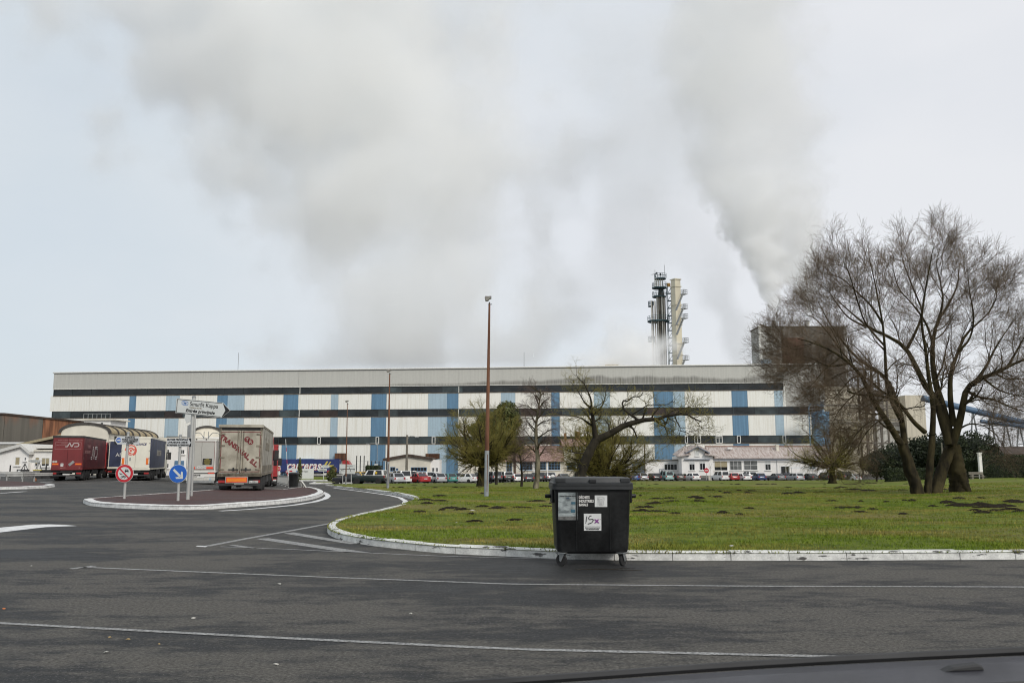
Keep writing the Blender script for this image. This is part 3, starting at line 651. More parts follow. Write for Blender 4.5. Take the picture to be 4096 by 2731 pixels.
# ================================================================== smaller buildings
M_WALL = mat('render_white', (0.82, 0.80, 0.77), .85, var=.06, vs=.5, var2=.04, vs2=4, stretch=(1, 1, .5)); M_WALL2 = mat('render_cream', (0.66, 0.62, 0.53), .85, var=.13, vs=.4, var2=.05)
M_PLINTH = mat('plinth_grey', (0.22, 0.21, 0.19), .9, var=.25, vs=1); M_FRAMEW = mat('frame_white', (0.75, 0.75, 0.74), .5, var=.04); M_FRAMEB = mat('frame_blue', (0.10, 0.20, 0.33), .5, var=.1)
M_PANE = mat('window_pane', (0.022, 0.024, 0.027), .12, var=.6, vs=.8, spec=.5); M_PANEG = mat('window_pane_grey', (0.13, 0.135, 0.135), .2, var=.35, vs=.6); M_BLIND = mat('blind_ochre', (0.36, 0.31, 0.20), .8, var=.1); M_SHUT = mat('roller_shutter', (0.56, 0.57, 0.56), .6, var=.06)
M_TILE = mat('old_roof_tile', (0.19, 0.095, 0.070), .9, var=.35, vs=1.3, col2=(0.36, 0.25, 0.215), stretch=(2.0, 2.0, .35), var2=.25, vs2=5)
M_TILEP = mat('pale_roof_tile', (0.37, 0.285, 0.25), .9, var=.2, vs=1.5, col2=(0.52, 0.47, 0.44), stretch=(2.4, .5, .3), var2=.15, vs2=5)
M_TILED = mat('ridge_tile', (0.22, 0.11, 0.07), .9, var=.35, vs=3); M_GUT = mat('zinc_gutter', (0.33, 0.35, 0.37), .45, .5, var=.15); M_EAVE = mat('eave_blue_grey', (0.16, 0.19, 0.25), .7, var=.15)
def pts(px0, px1, top, bot, Y, root):
    a = at(px0, top, Y); b = at(px1, bot, Y); return a.x - root.location.x, b.x - root.location.x, b.z - root.location.z, a.z - root.location.z
def window(root, r, y=0.0, nx=2, nz=1, frame=None, pane=None, sill=True, blind=0.0, bmat=None, fw=.09, zs=None):
    x0, x1, z0, z1 = r; frame = frame or M_FRAMEW; mb = MB(); th = .07
    for q in (z0, z1 - fw): mb.box(x0, x1, y - th, y + .02, q, q + fw)
    for q in (x0, x1 - fw): mb.box(q, q + fw, y - th, y + .02, z0 + fw, z1 - fw)
    for k in range(1, nx): c = x0 + (x1 - x0) * k / nx; mb.box(c - fw * .35, c + fw * .35, y - th * .8, y + .02, z0 + fw, z1 - fw)
    for k in range(1, nz): c = z0 + (z1 - z0) * k / nz; mb.box(x0 + fw, x1 - fw, y - th * .7, y + .02, c - fw * .35, c + fw * .35)
    w = mb.build('window', frame, root)
    MB().box(x0 + fw * .5, x1 - fw * .5, y - .03, y + .01, z0 + fw * .5, z1 - fw * .5).build('pane', pane or M_PANE, w)
    if blind: MB().box(x0 + fw, x1 - fw, y - .055, y - .032, z1 - (z1 - z0) * blind, z1 - fw).build('blind', bmat or M_SHUT, w)
    if sill: MB().box(x0 - .12, x1 + .12, y - .2, y, z0 - .12, z0 - .002).build('sill', M_WALL, w)
    return w
def gable_roof(root, x0, x1, y0, y1, ze, zr, m_, over=.4, th=.16, name='roof', ax='x'):
    """ridge along x (ax='x') or y"""
    if ax == 'x':
        c = (y0 + y1) / 2; s = (zr - ze) / (c - y0); e = ze - over * s
        prof = [(y0 - over, e), (c, zr), (y1 + over, e), (y1 + over, e + th), (c, zr + th), (y0 - over, e + th)]
        return MB().prism([(a, b) for a, b in prof], x0 - over, x1 + over, 'x').build(name, m_, root)
    c = (x0 + x1) / 2; s = (zr - ze) / (c - x0); e = ze - over * s
    prof = [(x0 - over, e), (c, zr), (x1 + over, e), (x1 + over, e + th), (c, zr + th), (x0 - over, e + th)]
    return MB().prism(prof, y0 - over, y1 + over, 'y').build(name, m_, root)

# ---- long office house with pale tiled roof (right of centre)
YH = 189.0; b0 = at(2851, 1902, YH)
hz = -1.7
oh = thing('office_house', 'long low white office house with pale tiled roof behind the parked cars', 'house', (b0.x, YH, hz))
X1 = at(3325, 1850, YH).x - b0.x; ze = at(3000, 1830, YH).z - hz; zr = ze + 2.35
MB().box(0, X1, 0, 9, .45, ze + .1).build('wall', M_WALL, oh); MB().box(-.03, X1 + .03, -.05, 9, -.6, .45).build('plinth', M_PLINTH, oh)
MB().prism([(0, ze + .1), (9, ze + .1), (4.5, zr - .1)], .05, X1 - .05, 'x').build('gable_wall', M_WALL, oh)
rf = gable_roof(oh, 0, X1, 0, 9, ze + .05, zr, M_TILEP, .5)
MB().box(-.5, X1 + .5, 4.3, 4.7, zr + .1, zr + .32).build('ridge', M_TILED, rf)
for k in range(int((X1 + 1) / .42)):
    x_ = -.5 + k * .42; mb = MB().add([(x_, -.5, ze - .4 + .17), (x_ + .2, -.5, ze - .4 + .17), (x_ + .2, 4.3, zr + .03), (x_, 4.3, zr + .03), (x_ + .1, -.5, ze - .4 + .30), (x_ + .1, 4.3, zr + .15)], [(0, 1, 4), (0, 4, 5, 3), (1, 2, 5, 4), (2, 3, 5)])
    mb.build('tile_row', M_TILEP, rf)
MB().box(-.5, X1 + .5, -.62, -.48, ze - .52, ze - .36).build('gutter', M_EAVE, oh)
ch = pts(3119, 3130, 1776, 1797, YH, oh); MB().box(ch[0], ch[1], 2.5, 3.3, ch[2] - 1, ch[3]).build('chimney', M_WALL2, rf); MB().box(ch[0] - .1, ch[1] + .1, 2.4, 3.4, ch[3] - .3, ch[3] - .15).build('chimney_cap', M_WALL2, rf)
sk = pts(2921, 2940, 1789, 1795, YH, oh); MB().box(sk[0], sk[1], 2.2, 2.9, sk[2], sk[3] + .1).build('skylight', M_FRAMEW, rf)
w = lambda a, b, t, c, **k: window(oh, pts(a, b, t, c, YH, oh), **k)
w(2856, 2911, 1843, 1882, nx=2, blind=.62, bmat=M_BLIND); w(2918, 2968, 1842, 1881, nx=3, nz=2, pane=M_PANEG); w(2974, 3031, 1841, 1880, nx=2, nz=2, pane=M_PANEG)
w(3059, 3084, 1841, 1880, nx=2, blind=.40); w(3235, 3264, 1855, 1877, nx=2)
dr = pts(2931, 2956, 1880, 1905, YH, oh); MB().box(dr[0], dr[1], -.08, 0, 0, dr[3]).build('door', M_FRAMEW, oh)
e = pts(3120, 3161, 1861, 1904, YH, oh); d_ = MB().box(e[0], e[1], -.1, .0, 0, e[3]).build('door_frame', M_FRAMEW, oh); MB().box(e[0] + .2, e[0] + 1.15, -.14, -.1, .1, e[3] - .2).build('door', M_PANE, d_); MB().box(e[0] + 1.3, e[1] - .2, -.14, -.1, .1, e[3] - .2).build('door', M_PANE, d_)
MB().tube([(pts(3107, 3107, 1832, 1902, YH, oh)[0], -.12, .3), (pts(3107, 3107, 1832, 1902, YH, oh)[0], -.12, ze - .4)], .07, 6).build('downpipe', M_FRAMEW, oh)

# ---- gabled villa front joined to it
b1 = at(2728, 1902, 187.0); vi = thing('gabled_villa', 'white villa with wide tiled gable and small attic window', 'house', (b1.x, 187, hz))
V1 = at(2852, 1850, 187).x - b1.x; vq = lambda a, b, t, c: pts(a, b, t, c, 187, vi); zE = vq(2728, 2728, 1824, 1900)[3]; zA = vq(2790, 2790, 1784, 1900)[3]
MB().box(0, V1, 0, 11, .45, zE).build('wall', M_WALL, vi); MB().box(-.03, V1 + .03, -.05, 11, -.6, .45).build('plinth', M_PLINTH, vi)
g0 = vq(2757, 2823, 1824, 1900); MB().prism([(g0[0], zE - .02), (g0[1], zE - .02), (g0[1], zE + 1.3), ((g0[0] + g0[1]) / 2, zA - .15), (g0[0], zE + 1.3)], .05, 8, 'y').build('gable_wall', M_WALL, vi)
c_ = (g0[0] + g0[1]) / 2
# upper cross gable roof
rr = MB().prism([(g0[0] - .9, zE + .75), (c_, zA), (g0[1] + .9, zE + .75), (g0[1] + .9, zE + 1.0), (c_, zA + .3), (g0[0] - .9, zE + 1.0)], -.7, 9, 'y').build('roof', M_TILEP, vi)
MB().prism([(g0[0] - .9, zE + .55), (c_, zA - .2), (g0[1] + .9, zE + .55), (g0[1] + .9, zE + .74), (c_, zA - .01), (g0[0] - .9, zE + .74)], -.75, -.5, 'y').build('bargeboard', M_EAVE, rr)
# skirt roofs either side of the gable
for s0, s1, dirn in ((-1.0, g0[0] + .2, -1), (g0[1] - .2, V1 + 1.0, 1)):
    zi = zE + 1.3; zo = zE - .1
    a, b = (s0, s1) if dirn < 0 else (s1, s0)
    MB().add([(a, -.8, zo), (b, -.8, zo + .35), (b, 5, zi + 1.0), (a, 5, zo + .4), (a, -.8, zo + .18), (b, -.8, zo + .55), (b, 5, zi + 1.2), (a, 5, zo + .6)],
             [(0, 1, 2, 3), (4, 7, 6, 5), (0, 4, 5, 1), (1, 5, 6, 2), (2, 6, 7, 3), (3, 7, 4, 0)]).build('skirt_roof', M_TILEP, vi)
window(vi, vq(2780, 2797, 1800, 1823), nx=1, pane=M_SHUT); window(vi, vq(2756, 2780, 1844, 1881), nx=2, blind=.32); window(vi, vq(2798, 2822, 1843, 1880), nx=2, blind=.28)
l_ = vq(2737, 2840, 1835, 1838); MB().box(l_[0], l_[1], -.5, 0, l_[2], l_[3]).build('canopy_ledge', M_EAVE, vi)

# ---- flat roofed wing with big blue window
b2 = at(2515, 1902, 191.0); fw_ = thing('flat_roof_wing', 'white flat roofed wing with tall blue grid window', 'building', (b2.x, 191, hz)); q2 = lambda a, b, t, c: pts(a, b, t, c, 191, fw_)
X2 = q2(2515, 2728, 1838, 1900); MB().box(0, X2[1], 0, 8, -.5, X2[3] - .25).build('wall', M_WALL, fw_); MB().box(-.3, X2[1] + .2, -.35, 8.2, X2[3] - .2, X2[3] + .1).build('roof', M_PLINTH, fw_)
window(fw_, q2(2528, 2577, 1845, 1898), nx=4, nz=5, frame=M_FRAMEB, pane=M_PANEG, sill=False); window(fw_, q2(2656, 2709, 1846, 1880), nx=4, blind=.3)
sg = q2(2637, 2657, 1874, 1889); MB().box(sg[0], sg[1], -.12, -.05, sg[2], sg[3]).build('notice_frame', M_GUT, fw_); MB().box(sg[0] + .15, sg[1] - .15, -.14, -.121, sg[2] + .12, sg[3] - .12).build('notice', M_FRAMEW, fw_); MB().box(sg[0] + .3, sg[1] - .3, -.16, -.141, sg[2] + .25, sg[3] - .3).build('picture', M_PANEG, fw_)
# porch with stair slope
po = thing('entrance_porch', 'small white porch with sloping side wall beside the flat roofed wing', 'building', (at(2440, 1900, 188).x, 188, hz)); q3 = lambda a, b, t, c: pts(a, b, t, c, 188, po)
r_ = q3(2462, 2500, 1871, 1902); MB().box(r_[0], r_[1], 0, 3, -.4, r_[3]).build('wall', M_WALL, po); r_ = q3(2440, 2466, 1866, 1902); MB().prism([(r_[0], -.3), (r_[1], -.3), (r_[1], r_[3]), (r_[1] - .8, r_[3])], -.1, 1, 'y').build('ramp_wall', M_WALL, po)
window(po, q3(2475, 2490, 1880, 1896), nx=1, sill=False); r_ = q3(2458, 2504, 1867, 1871); MB().box(r_[0], r_[1], -.5, 3.2, r_[2], r_[3]).build('roof', M_GUT, po)

# ---- two storey block and old workshop with dark tiled roof
tb_ = thing('two_storey_block', 'two storey white block with tiled roof and twin brick chimneys', 'building', (at(2257, 1900, 192).x, 192, hz)); q4 = lambda a, b, t, c: pts(a, b, t, c, 192, tb_)
r_ = q4(2257, 2400, 1783, 1902); MB().box(0, r_[1], 0, 10, -.5, r_[3]).build('wall', M_WALL2, tb_); rr = gable_roof(tb_, 0, r_[1], 0, 10, r_[3], q4(2257, 2400, 1756, 1902)[3], M_TILE, .5)
for a, b, t in ((2261, 2271, 1729), (2308, 2326, 1722)): k = q4(a, b, t, 1775); MB().box(k[0], k[1], 4, 5.2, k[2], k[3]).build('chimney', M_TILED, rr)
for a, b, t, c in ((2272, 2300, 1785, 1812), (2310, 2336, 1785, 1812), (2268, 2303, 1848, 1879), (2308, 2335, 1848, 1879), (2363, 2400, 1846, 1879)): window(tb_, q4(a, b, t, c), nx=2, nz=2, frame=M_FRAMEW if t < 1800 else M_FRAMEB)
ws = thing('old_workshop', 'old cream workshop under a long dark tiled roof behind the birch', 'building', (at(1850, 1900, 190).x, 190, hz)); q5 = lambda a, b, t, c: pts(a, b, t, c, 190, ws)
r_ = q5(1850, 2256, 1841, 1902); MB().box(.6, r_[1], 0, 12, -.5, r_[3]).build('wall', M_WALL2, ws)
zr_ = q5(2000, 2001, 1782, 1900)[3]; gable_roof(ws, .4, r_[1] - .4, 0, 12, r_[3], zr_, M_TILE, .5)
MB().prism([(0, -.5), (7.5, -.5), (7.5, r_[3] - .9), (2.4, r_[3] - .5), (0, r_[3] - 2.2)], -1.6, -.02, 'y').build('lean_to', M_WALL2, ws)
for a, b, t, c in ((2026, 2048, 1847, 1887), (2080, 2129, 1847, 1880), (2136, 2184, 1847, 1879), (2193, 2241, 1846, 1879)): window(ws, q5(a, b, t, c), nx=4 if b - a > 30 else 2, nz=3, frame=M_FRAMEB)
for a in (2136, 2190): k = q5(a - 3, a + 2, 1845, 1880); MB().box(k[0], k[1], -.1, 0, 0, k[3]).build('pilaster', M_WALL, ws)

# ---- gatehouse, low pitched
gh = thing('gatehouse', 'small white gatehouse with shallow brown roof beside the car park', 'building', (at(1546, 1895, 182).x, 182, -2.0)); q6 = lambda a, b, t, c: pts(a, b, t, c, 182, gh)
a = q6(1546, 1721, 1834, 1895); rdg = q6(1631, 1632, 1821, 1895)
MB().prism([(0, -.3), (a[1], -.3), (a[1], a[3] - .2), (rdg[0], rdg[3] - .25), (0, a[3] - .2)], 0, 7, 'y').build('wall', M_WALL2, gh)
MB().prism([(-.8, a[3] - .45), (rdg[0], rdg[3] - .2), (a[1] + .5, a[3] - .3), (a[1] + .5, a[3] + .15), (rdg[0], rdg[3] + .3), (-.8, a[3] + .05)], -.5, 7.5, 'y').build('roof', M_DRUST, gh)
k = q6(1723, 1757, 1838, 1895); MB().box(k[0] - .08, k[1], .3, 6, -.3, k[3]).build('side_wing', M_WALL, gh)
for r_, nx in (((1561, 1581, 1867, 1885), 2), ((1584, 1593, 1872, 1881), 2), ((1644, 1707, 1868, 1885), 5)): window(gh, q6(*r_), nx=nx, frame=M_FRAMEB if nx > 1 else M_FRAMEW)
window(gh, q6(1727, 1738, 1869, 1887), y=.3, nx=1, pane=M_PANEG); window(gh, q6(1742, 1753, 1869, 1887), y=.3, nx=1, pane=M_PANEG)

# ---- blue silo with platform
si = thing('blue_silo', 'pale blue steel silo with rusty streaks and a pipe on top', 'silo', (at(3290, 1850, 199).x, 199, hz)); q7 = lambda a, b, t, c: pts(a, b, t, c, 199, si)
M_SILO = mat('silo_blue', (0.15, 0.33, 0.53), .55, var=.25, vs=.8, stretch=(2, 2, .2), col2=(0.22, 0.42, 0.60), var2=.1)
k = q7(3252, 3327, 1646, 1790); r_ = (k[1] - k[0]) / 2; MB().lathe([(r_, 0), (r_, k[3] - .3), (r_ + .15, k[3] - .3), (r_ + .15, k[3])], 24, smooth if False else (0, 0, 0)).build('drum', M_SILO, si, smooth=True)
k2 = q7(3280, 3295, 1606, 1646); MB().lathe([((k2[1] - k2[0]) / 2, k2[2]), ((k2[1] - k2[0]) / 2, k2[3])], 14, ((k2[0] + k2[1]) / 2, 0, 0)).build('filter_pipe', M_SILO, si, smooth=True)
x_ = q7(3229, 3250, 1622, 1700); MB().tube([tuple(p) for p in smooth_curve([(x_[0], -1, 2), (x_[0], -1, x_[3] - 1), (x_[0] + 1.2, -.6, x_[3]), (k2[0] - .3, 0, x_[3]), (k2[0] + .3, 0, x_[3] - 1.5)], 5)], .13, 6).build('fill_pipe', M_SILO, si)
pf = MB().box(x_[0] - .1, k2[0], -1.4, 1.4, k[3] - .15, k[3] + .0).build('platform', M_STEEL, si); mb = MB()
for i in range(6): mb.tube([(x_[0] + i * (k2[0] - x_[0]) / 5, -1.4, k[3]), (x_[0] + i * (k2[0] - x_[0]) / 5, -1.4, k[3] + 1.1)], .04, 4)
for h in (.55, 1.1): mb.tube([(x_[0], -1.4, k[3] + h), (k2[0], -1.4, k[3] + h)], .04, 4)
mb.build('railing', M_STEEL, pf)

# ---- left: white house, rusty shed, vaulted halls
lh = thing('white_cottage', 'small white gabled cottage at the far left with cream blinds', 'house', (at(-60, 1885, 122).x, 122, 0)); q8 = lambda a, b, t, c, Y=122: pts(a, b, t, c, Y, lh)
k = q8(-60, 110, 1808, 1890); ap = q8(89, 90, 1781, 1890); M_BRW = mat('cottage_roof', (0.60, 0.59, 0.56), .7, var=.06)
MB().prism([(k[0], -.2), (k[1], -.2), (k[1], k[3]), (ap[0], ap[3] - .1), (k[0] - 3, ap[3] - 2.4)], 0, 9, 'y').build('wall', M_WALL, lh)
MB().prism([(k[0] - 4, ap[3] - 2.75), (ap[0], ap[3] - .2), (k[1] + .35, k[3] - .35), (k[1] + .35, k[3] + .1), (ap[0], ap[3] + .25), (k[0] - 4, ap[3] - 2.3)], -.5, 9.5, 'y').build('roof', M_BRW, lh)
k2 = q8(116, 206, 1804, 1890); MB().box(k[1] + .01, k2[1] + 2.5, .8, 8, -.2, k2[3]).build('side_wing', M_WALL, lh); MB().box(k[1] + .36, k2[1] + 2.7, .5, 8.2, k2[3], k2[3] + .22).build('wing_roof', M_WALL2, lh)
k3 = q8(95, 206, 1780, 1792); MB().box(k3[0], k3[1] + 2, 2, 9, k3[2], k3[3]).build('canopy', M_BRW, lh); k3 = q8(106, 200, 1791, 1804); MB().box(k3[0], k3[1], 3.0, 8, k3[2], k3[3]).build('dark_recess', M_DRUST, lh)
window(lh, q8(62, 80, 1826, 1861), nx=1, blind=.95, bmat=M_BLIND); window(lh, q8(98, 106, 1827, 1843), nx=1); window(lh, q8(129, 145, 1827, 1864), y=.8, nx=1, blind=.72, bmat=M_BLIND, sill=False); window(lh, q8(155, 186, 1829, 1865), y=.8, nx=2, blind=.72, bmat=M_BLIND)

def rust_clad():
    m = mat('rust_shed_clad', (0.115, 0.105, 0.088), .85, var=.12, vs=.6, stretch=(3, 3, .1), var2=.1)
    t = m.node_tree; L = t.links.new; p = t.nodes['Principled BSDF']; old = p.inputs['Base Color'].links[0].from_socket
    tc = t.nodes.new('ShaderNodeTexCoord'); sp = t.nodes.new('ShaderNodeSeparateXYZ'); L(tc.outputs['Object'], sp.inputs[0])
    mp = t.nodes.new('ShaderNodeMapping'); mp.inputs['Scale'].default_value = (.35, .35, .07); L(tc.outputs['Object'], mp.inputs[0]); n = t.nodes.new('ShaderNodeTexNoise'); n.inputs['Scale'].default_value = 2; n.inputs['Detail'].default_value = 6; L(mp.outputs[0], n.inputs['Vector'])
    a = t.nodes.new('ShaderNodeMath'); a.operation = 'MULTIPLY_ADD'; L(n.outputs[0], a.inputs[0]); a.inputs[1].default_value = 9.0; L(sp.outputs[2], a.inputs[2])
    r = t.nodes.new('ShaderNodeMapRange'); r.inputs[1].default_value = 13.0; r.inputs[2].default_value = 18.5; L(a.outputs[0], r.inputs[0])
    x = t.nodes.new('ShaderNodeMix'); x.data_type = 'RGBA'; L(r.outputs[0], x.inputs[0]); L(old, x.inputs[6]); x.inputs[7].default_value = (0.26, 0.09, 0.035, 1); L(x.outputs[2], p.inputs['Base Color'])
    return m
M_SHED = rust_clad()
rs = thing('rusty_shed', 'large rusty brown corrugated shed at the left edge', 'shed', (at(-120, 1880, 150).x, 150, 0), R(12)); o_ = rs.location
A_, B_, C_ = at(20, 1658, 151), at(330, 1694, 168), at(-200, 1650, 150)
def loc2(q): v = Matrix.Rotation(-R(12), 3, 'Z') @ (q - Vector((o_.x, o_.y, 0))); return v.x
xa, xb = loc2(A_), loc2(B_)
for n_, (u0, u1) in enumerate(((-30, xa), (xa, xa + (xb - xa) * .72), (xa + (xb - xa) * .72, xb + 4))):
    f = lambda x: A_.z + (B_.z - A_.z) * (x - xa) / (xb - xa)
    MB().prism([(u0 + .03, 0), (u1 - .03, 0), (u1 - .03, f(u1)), (u0 + .03, f(u0) if n_ else f(xa))], 0, 25, 'y').build('cladding_panel', M_SHED if n_ != 2 else M_RUST, rs)
MB().prism([(-30.2, f(xa)), (xa, f(xa)), (xb + 4.2, f(xb + 4)), (xb + 4.2, f(xb + 4) + .25), (xa, f(xa) + .3), (-30.2, f(xa) + .3)], -.3, 25, 'y').build('roof_edge', M_DRUST, rs)
ls = thing('lean_to_shed', 'low grey lean to with yellow verge board behind the cottage', 'shed', (at(100, 1880, 140).x, 140, 0)); q9 = lambda a, b, t, c: pts(a, b, t, c, 140, ls)
k = q9(98, 206, 1757, 1880); k0 = q9(98, 206, 1781, 1880); MB().prism([(k[0], 0), (k[1] + 3, 0), (k[1] + 3, k[3] + .8), (k[0], k0[3])], 0, 6, 'y').build('wall', M_DRUST, ls); MB().prism([(k[0] - 1, k0[3] - .15), (k[1] + 3, k[3] + .75), (k[1] + 3, k[3] + 1.2), (k[0] - 1, k0[3] + .25)], -.4, 6, 'y').build('verge_board', M_BLIND, ls)
k = q9(-80, 72, 1774, 1800); MB().box(k[0], k[1], 2, 8, 0, k[3]).build('grey_wing', M_BGREY, ls); MB().box(k[0], k[1], 1.8, 8, k[3], k[3] + .3).build('wing_roof', M_FRAMEW, ls)

M_VAULT = mat('vault_sheet_ochre', (0.33, 0.26, 0.15), .8, var=.2, vs=.7, stretch=(2, 1, 1), col2=(0.42, 0.35, 0.22)); M_BITUM = mat('bitumen_edge', (0.06, 0.055, 0.05), .9, var=.25)
def vault(label, px0, px1, ptop, peave, Y, rz, length, ribs):
    a, b = at(px0, peave, Y), at(px1, peave, Y); wv = (b - a).length * (1.0); hgt = at((px0 + px1) / 2, ptop, Y).z - a.z; zb = a.z
    t = thing('vaulted_hall', label, 'building', (a.x, Y, 0), rz)
    arc = lambda e: [(wv / 2 - (wv / 2 + e) * math.cos(math.pi * k / 16), zb + (hgt + e) * math.sin(math.pi * k / 16) ** .9) for k in range(17)]
    MB().prism([(0, 0), (wv, 0)] + arc(0)[::-1], 0, length, 'y').build('wall', M_WALL2, t)
    n = ribs
    for i in range(n):
        y0 = i * length / n; A, Bp = arc(.02), arc(.18); poly = A + Bp[::-1]
        MB().prism(poly, y0 + .12, y0 + length / n - .12, 'y').build('roof_sheet', M_VAULT, t)
    for i in range(n + 1): A, Bp = arc(0), arc(.34); MB().prism(A + Bp[::-1], max(-.3, i * length / n - .15), i * length / n + .15, 'y').build('roof_rib', M_BITUM, t)
    return t
v1 = vault('cream vaulted hall with ochre ribbed roof behind the red lorry', 245, 424, 1698, 1732, 112, R(9), 25, 7)
window(v1, (4.0, 5.4, 3.6, 4.6), nx=2); MB().box(.3, 3.4, -.2, 0, 4.6, 4.85).build('door_lintel', M_WALL, v1)
v2 = vault('white vaulted hall with a lamp post before its round gable', 768, 882, 1710, 1747, 135, R(11), 18, 5)
M_GABLE = mat('gable_white', (0.70, 0.70, 0.70), .6, var=.05); MB().box(.2, (at(882, 1745, 135) - at(768, 1745, 135)).length - .2, -.1, -.02, .1, at(800, 1745, 135).z - .1).build('gable_door', M_GABLE, v2)
# rooftop box and offices between the lorries
rb = thing('rooftop_plant_room', 'white plant room with railing above the vaulted hall', 'building', (at(337, 1700, 150).x, 150, 0)); k = pts(337, 440, 1680, 1720, 150, rb); MB().box(k[0], k[1], 0, 6, 0, k[3]).build('wall', M_WALL, rb); MB().box(k[0] - .4, k[1] + .6, -.4, 6.4, k[3], k[3] + .2).build('roof', M_WALL2, rb); window(rb, pts(403, 414, 1688, 1700, 150, rb), nx=1, sill=False); mb = MB()
for i in range(7): mb.tube([(k[0] + i * (k[1] - k[0]) / 6, -.3, k[3] + .2), (k[0] + i * (k[1] - k[0]) / 6, -.3, k[3] + 1.1)], .05, 4)
mb.tube([(k[0], -.3, k[3] + 1.1), (k[1], -.3, k[3] + 1.1)], .05, 4); mb.build('railing', M_STEEL, rb)
of = thing('white_office', 'white two storey office between the lorries', 'building', (at(640, 1880, 128).x, 128, -.1)); qo = lambda a, b, t, c: pts(a, b, t, c, 128, of); k = qo(640, 800, 1766, 1900); MB().box(0, k[1], 0, 8, -.2, k[3]).build('wall', M_WALL, of); MB().box(-.3, k[1] + .3, -.5, 8, k[3], k[3] + .6).build('roof', M_WALL2, of)
for a, b, t, c in ((658, 678, 1796, 1816), (724, 739, 1797, 1816), (661, 676, 1852, 1872)): window(of, qo(a, b, t, c), nx=2)
k = qo(700, 735, 1842, 1872); MB().box(k[0], k[1], -.15, 0, .2, k[3]).build('blue_door', M_FRAMEB, of); k = qo(655, 700, 1743, 1764); MB().box(k[0], k[1], 1, 6, k[2] - .4, k[3]).build('roof_lantern', M_PANEG, of)

# ---- right background: low house, plant, conveyor
lo = thing('low_house', 'low white house with brown roof behind the right hedge', 'house', (at(3985, 1880, 150).x, 150, -.6)); ql = lambda a, b, t, c: pts(a, b, t, c, 150, lo); k = ql(3985, 4300, 1815, 1880); MB().box(0, k[1], 0, 8, -1, k[3]).build('wall', M_WALL, lo); gable_roof(lo, 0, k[1], 0, 8, k[3], k[3] + 1.2, M_DRUST, .5)
window(lo, ql(4045, 4090, 1833, 1846), nx=3); window(lo, ql(4110, 4150, 1833, 1846), nx=2)
cs = thing('cream_plant_block', 'pale cream process building seen through the big tree', 'building', (at(3400, 1880, 235).x, 235, -1.7)); qc = lambda a, b, t, c: pts(a, b, t, c, 235, cs)
k = qc(3400, 3525, 1545, 1800); MB().box(k[0], k[1], 4, 26, 0, k[3]).build('wall', M_CREAM, cs); k = qc(3620, 3712, 1580, 1800); MB().box(k[0], k[1], 0, 18, 0, k[3]).build('wall', M_CREAM, cs); k = qc(3525, 3640, 1690, 1800); MB().box(k[0], k[1], 3, 18, 0, k[3]).build('wall', M_BPALE, cs)
pr = thing('pipe_rack', 'dark steel pipe rack standing right of the boiler house', 'pipe rack', (at(3455, 1880, 222).x, 222, -1.7)); qp = lambda a, b, t, c: pts(a, b, t, c, 222, pr); mb = MB(); k = qp(3455, 3560, 1478, 1800)
for x_ in np.linspace(k[0], k[1], 4):
    for y_ in (0, 4): mb.box(x_ - .2, x_ + .2, y_, y_ + .4, 0, k[3] - (3 if x_ > k[1] - .5 else 0))
mb.build('post', M_BDARK, pr)
mb = MB()
for z_ in (8, 12.5, 17, 21): mb.box(k[0] - 4, k[1] + 3, -.1, .2, z_, z_ + .35); mb.box(k[0] - 1, k[1] + 1, 3.9, 4.3, z_, z_ + .35)
for i in range(5): mb.tube([(k[0], 0, 6 + 4 * i), (k[1], 0, 9 + 4 * i)], .14, 4)
mb.build('beam', M_BDARK, pr); mb = MB()
for z_, r_ in ((13.4, .35), (14.2, .2), (18.0, .3)): mb.tube([(-12, 1.5, z_), (k[1] + 4, 1.5, z_)], r_, 6)
mb.build('pipe', M_BGREY, pr); k = qp(3468, 3540, 1560, 1640); MB().box(k[0], k[1], .6, 3.6, k[2], k[3]).build('vessel', M_BDARK, pr)
co = thing('blue_conveyor', 'blue enclosed conveyor sloping down to the right on steel trestles', 'conveyor', (at(3640, 1880, 215).x, 215, -1.7)); M_CONV = mat('conveyor_blue', (0.075, 0.135, 0.215), .6, var=.25, vs=.5)
def cp(px, py): q = at(px, py, 215); return Vector((q.x - co.location.x, 0, q.z + 1.7))
a, b = cp(3690, 1592), cp(4200, 1716); MB().tube([a, b], .8, 10).build('gallery', M_CONV, co, smooth=True); a, b = cp(3900, 1672), cp(4200, 1710); MB().tube([a + Vector((0, -2.5, -.9)), b + Vector((0, -2.5, -.7))], .5, 8).build('gallery', M_CONV, co, smooth=True)
for p in (3890, 3960, 4020, 4075):
    t_ = cp(p, 1640 + (p - 3890) * .28); mb = MB()
    for s in (-1, 1): mb.tube([(t_.x, 0, t_.z), (t_.x + s * 2.0, 0, 0)], .2, 5)
    for h in (.3, .6): mb.tube([(t_.x - 2 * (1 - h), 0, t_.z * h), (t_.x + 2 * (1 - h), 0, t_.z * h)], .1, 4)
    mb.build('trestle', M_STEEL, co)
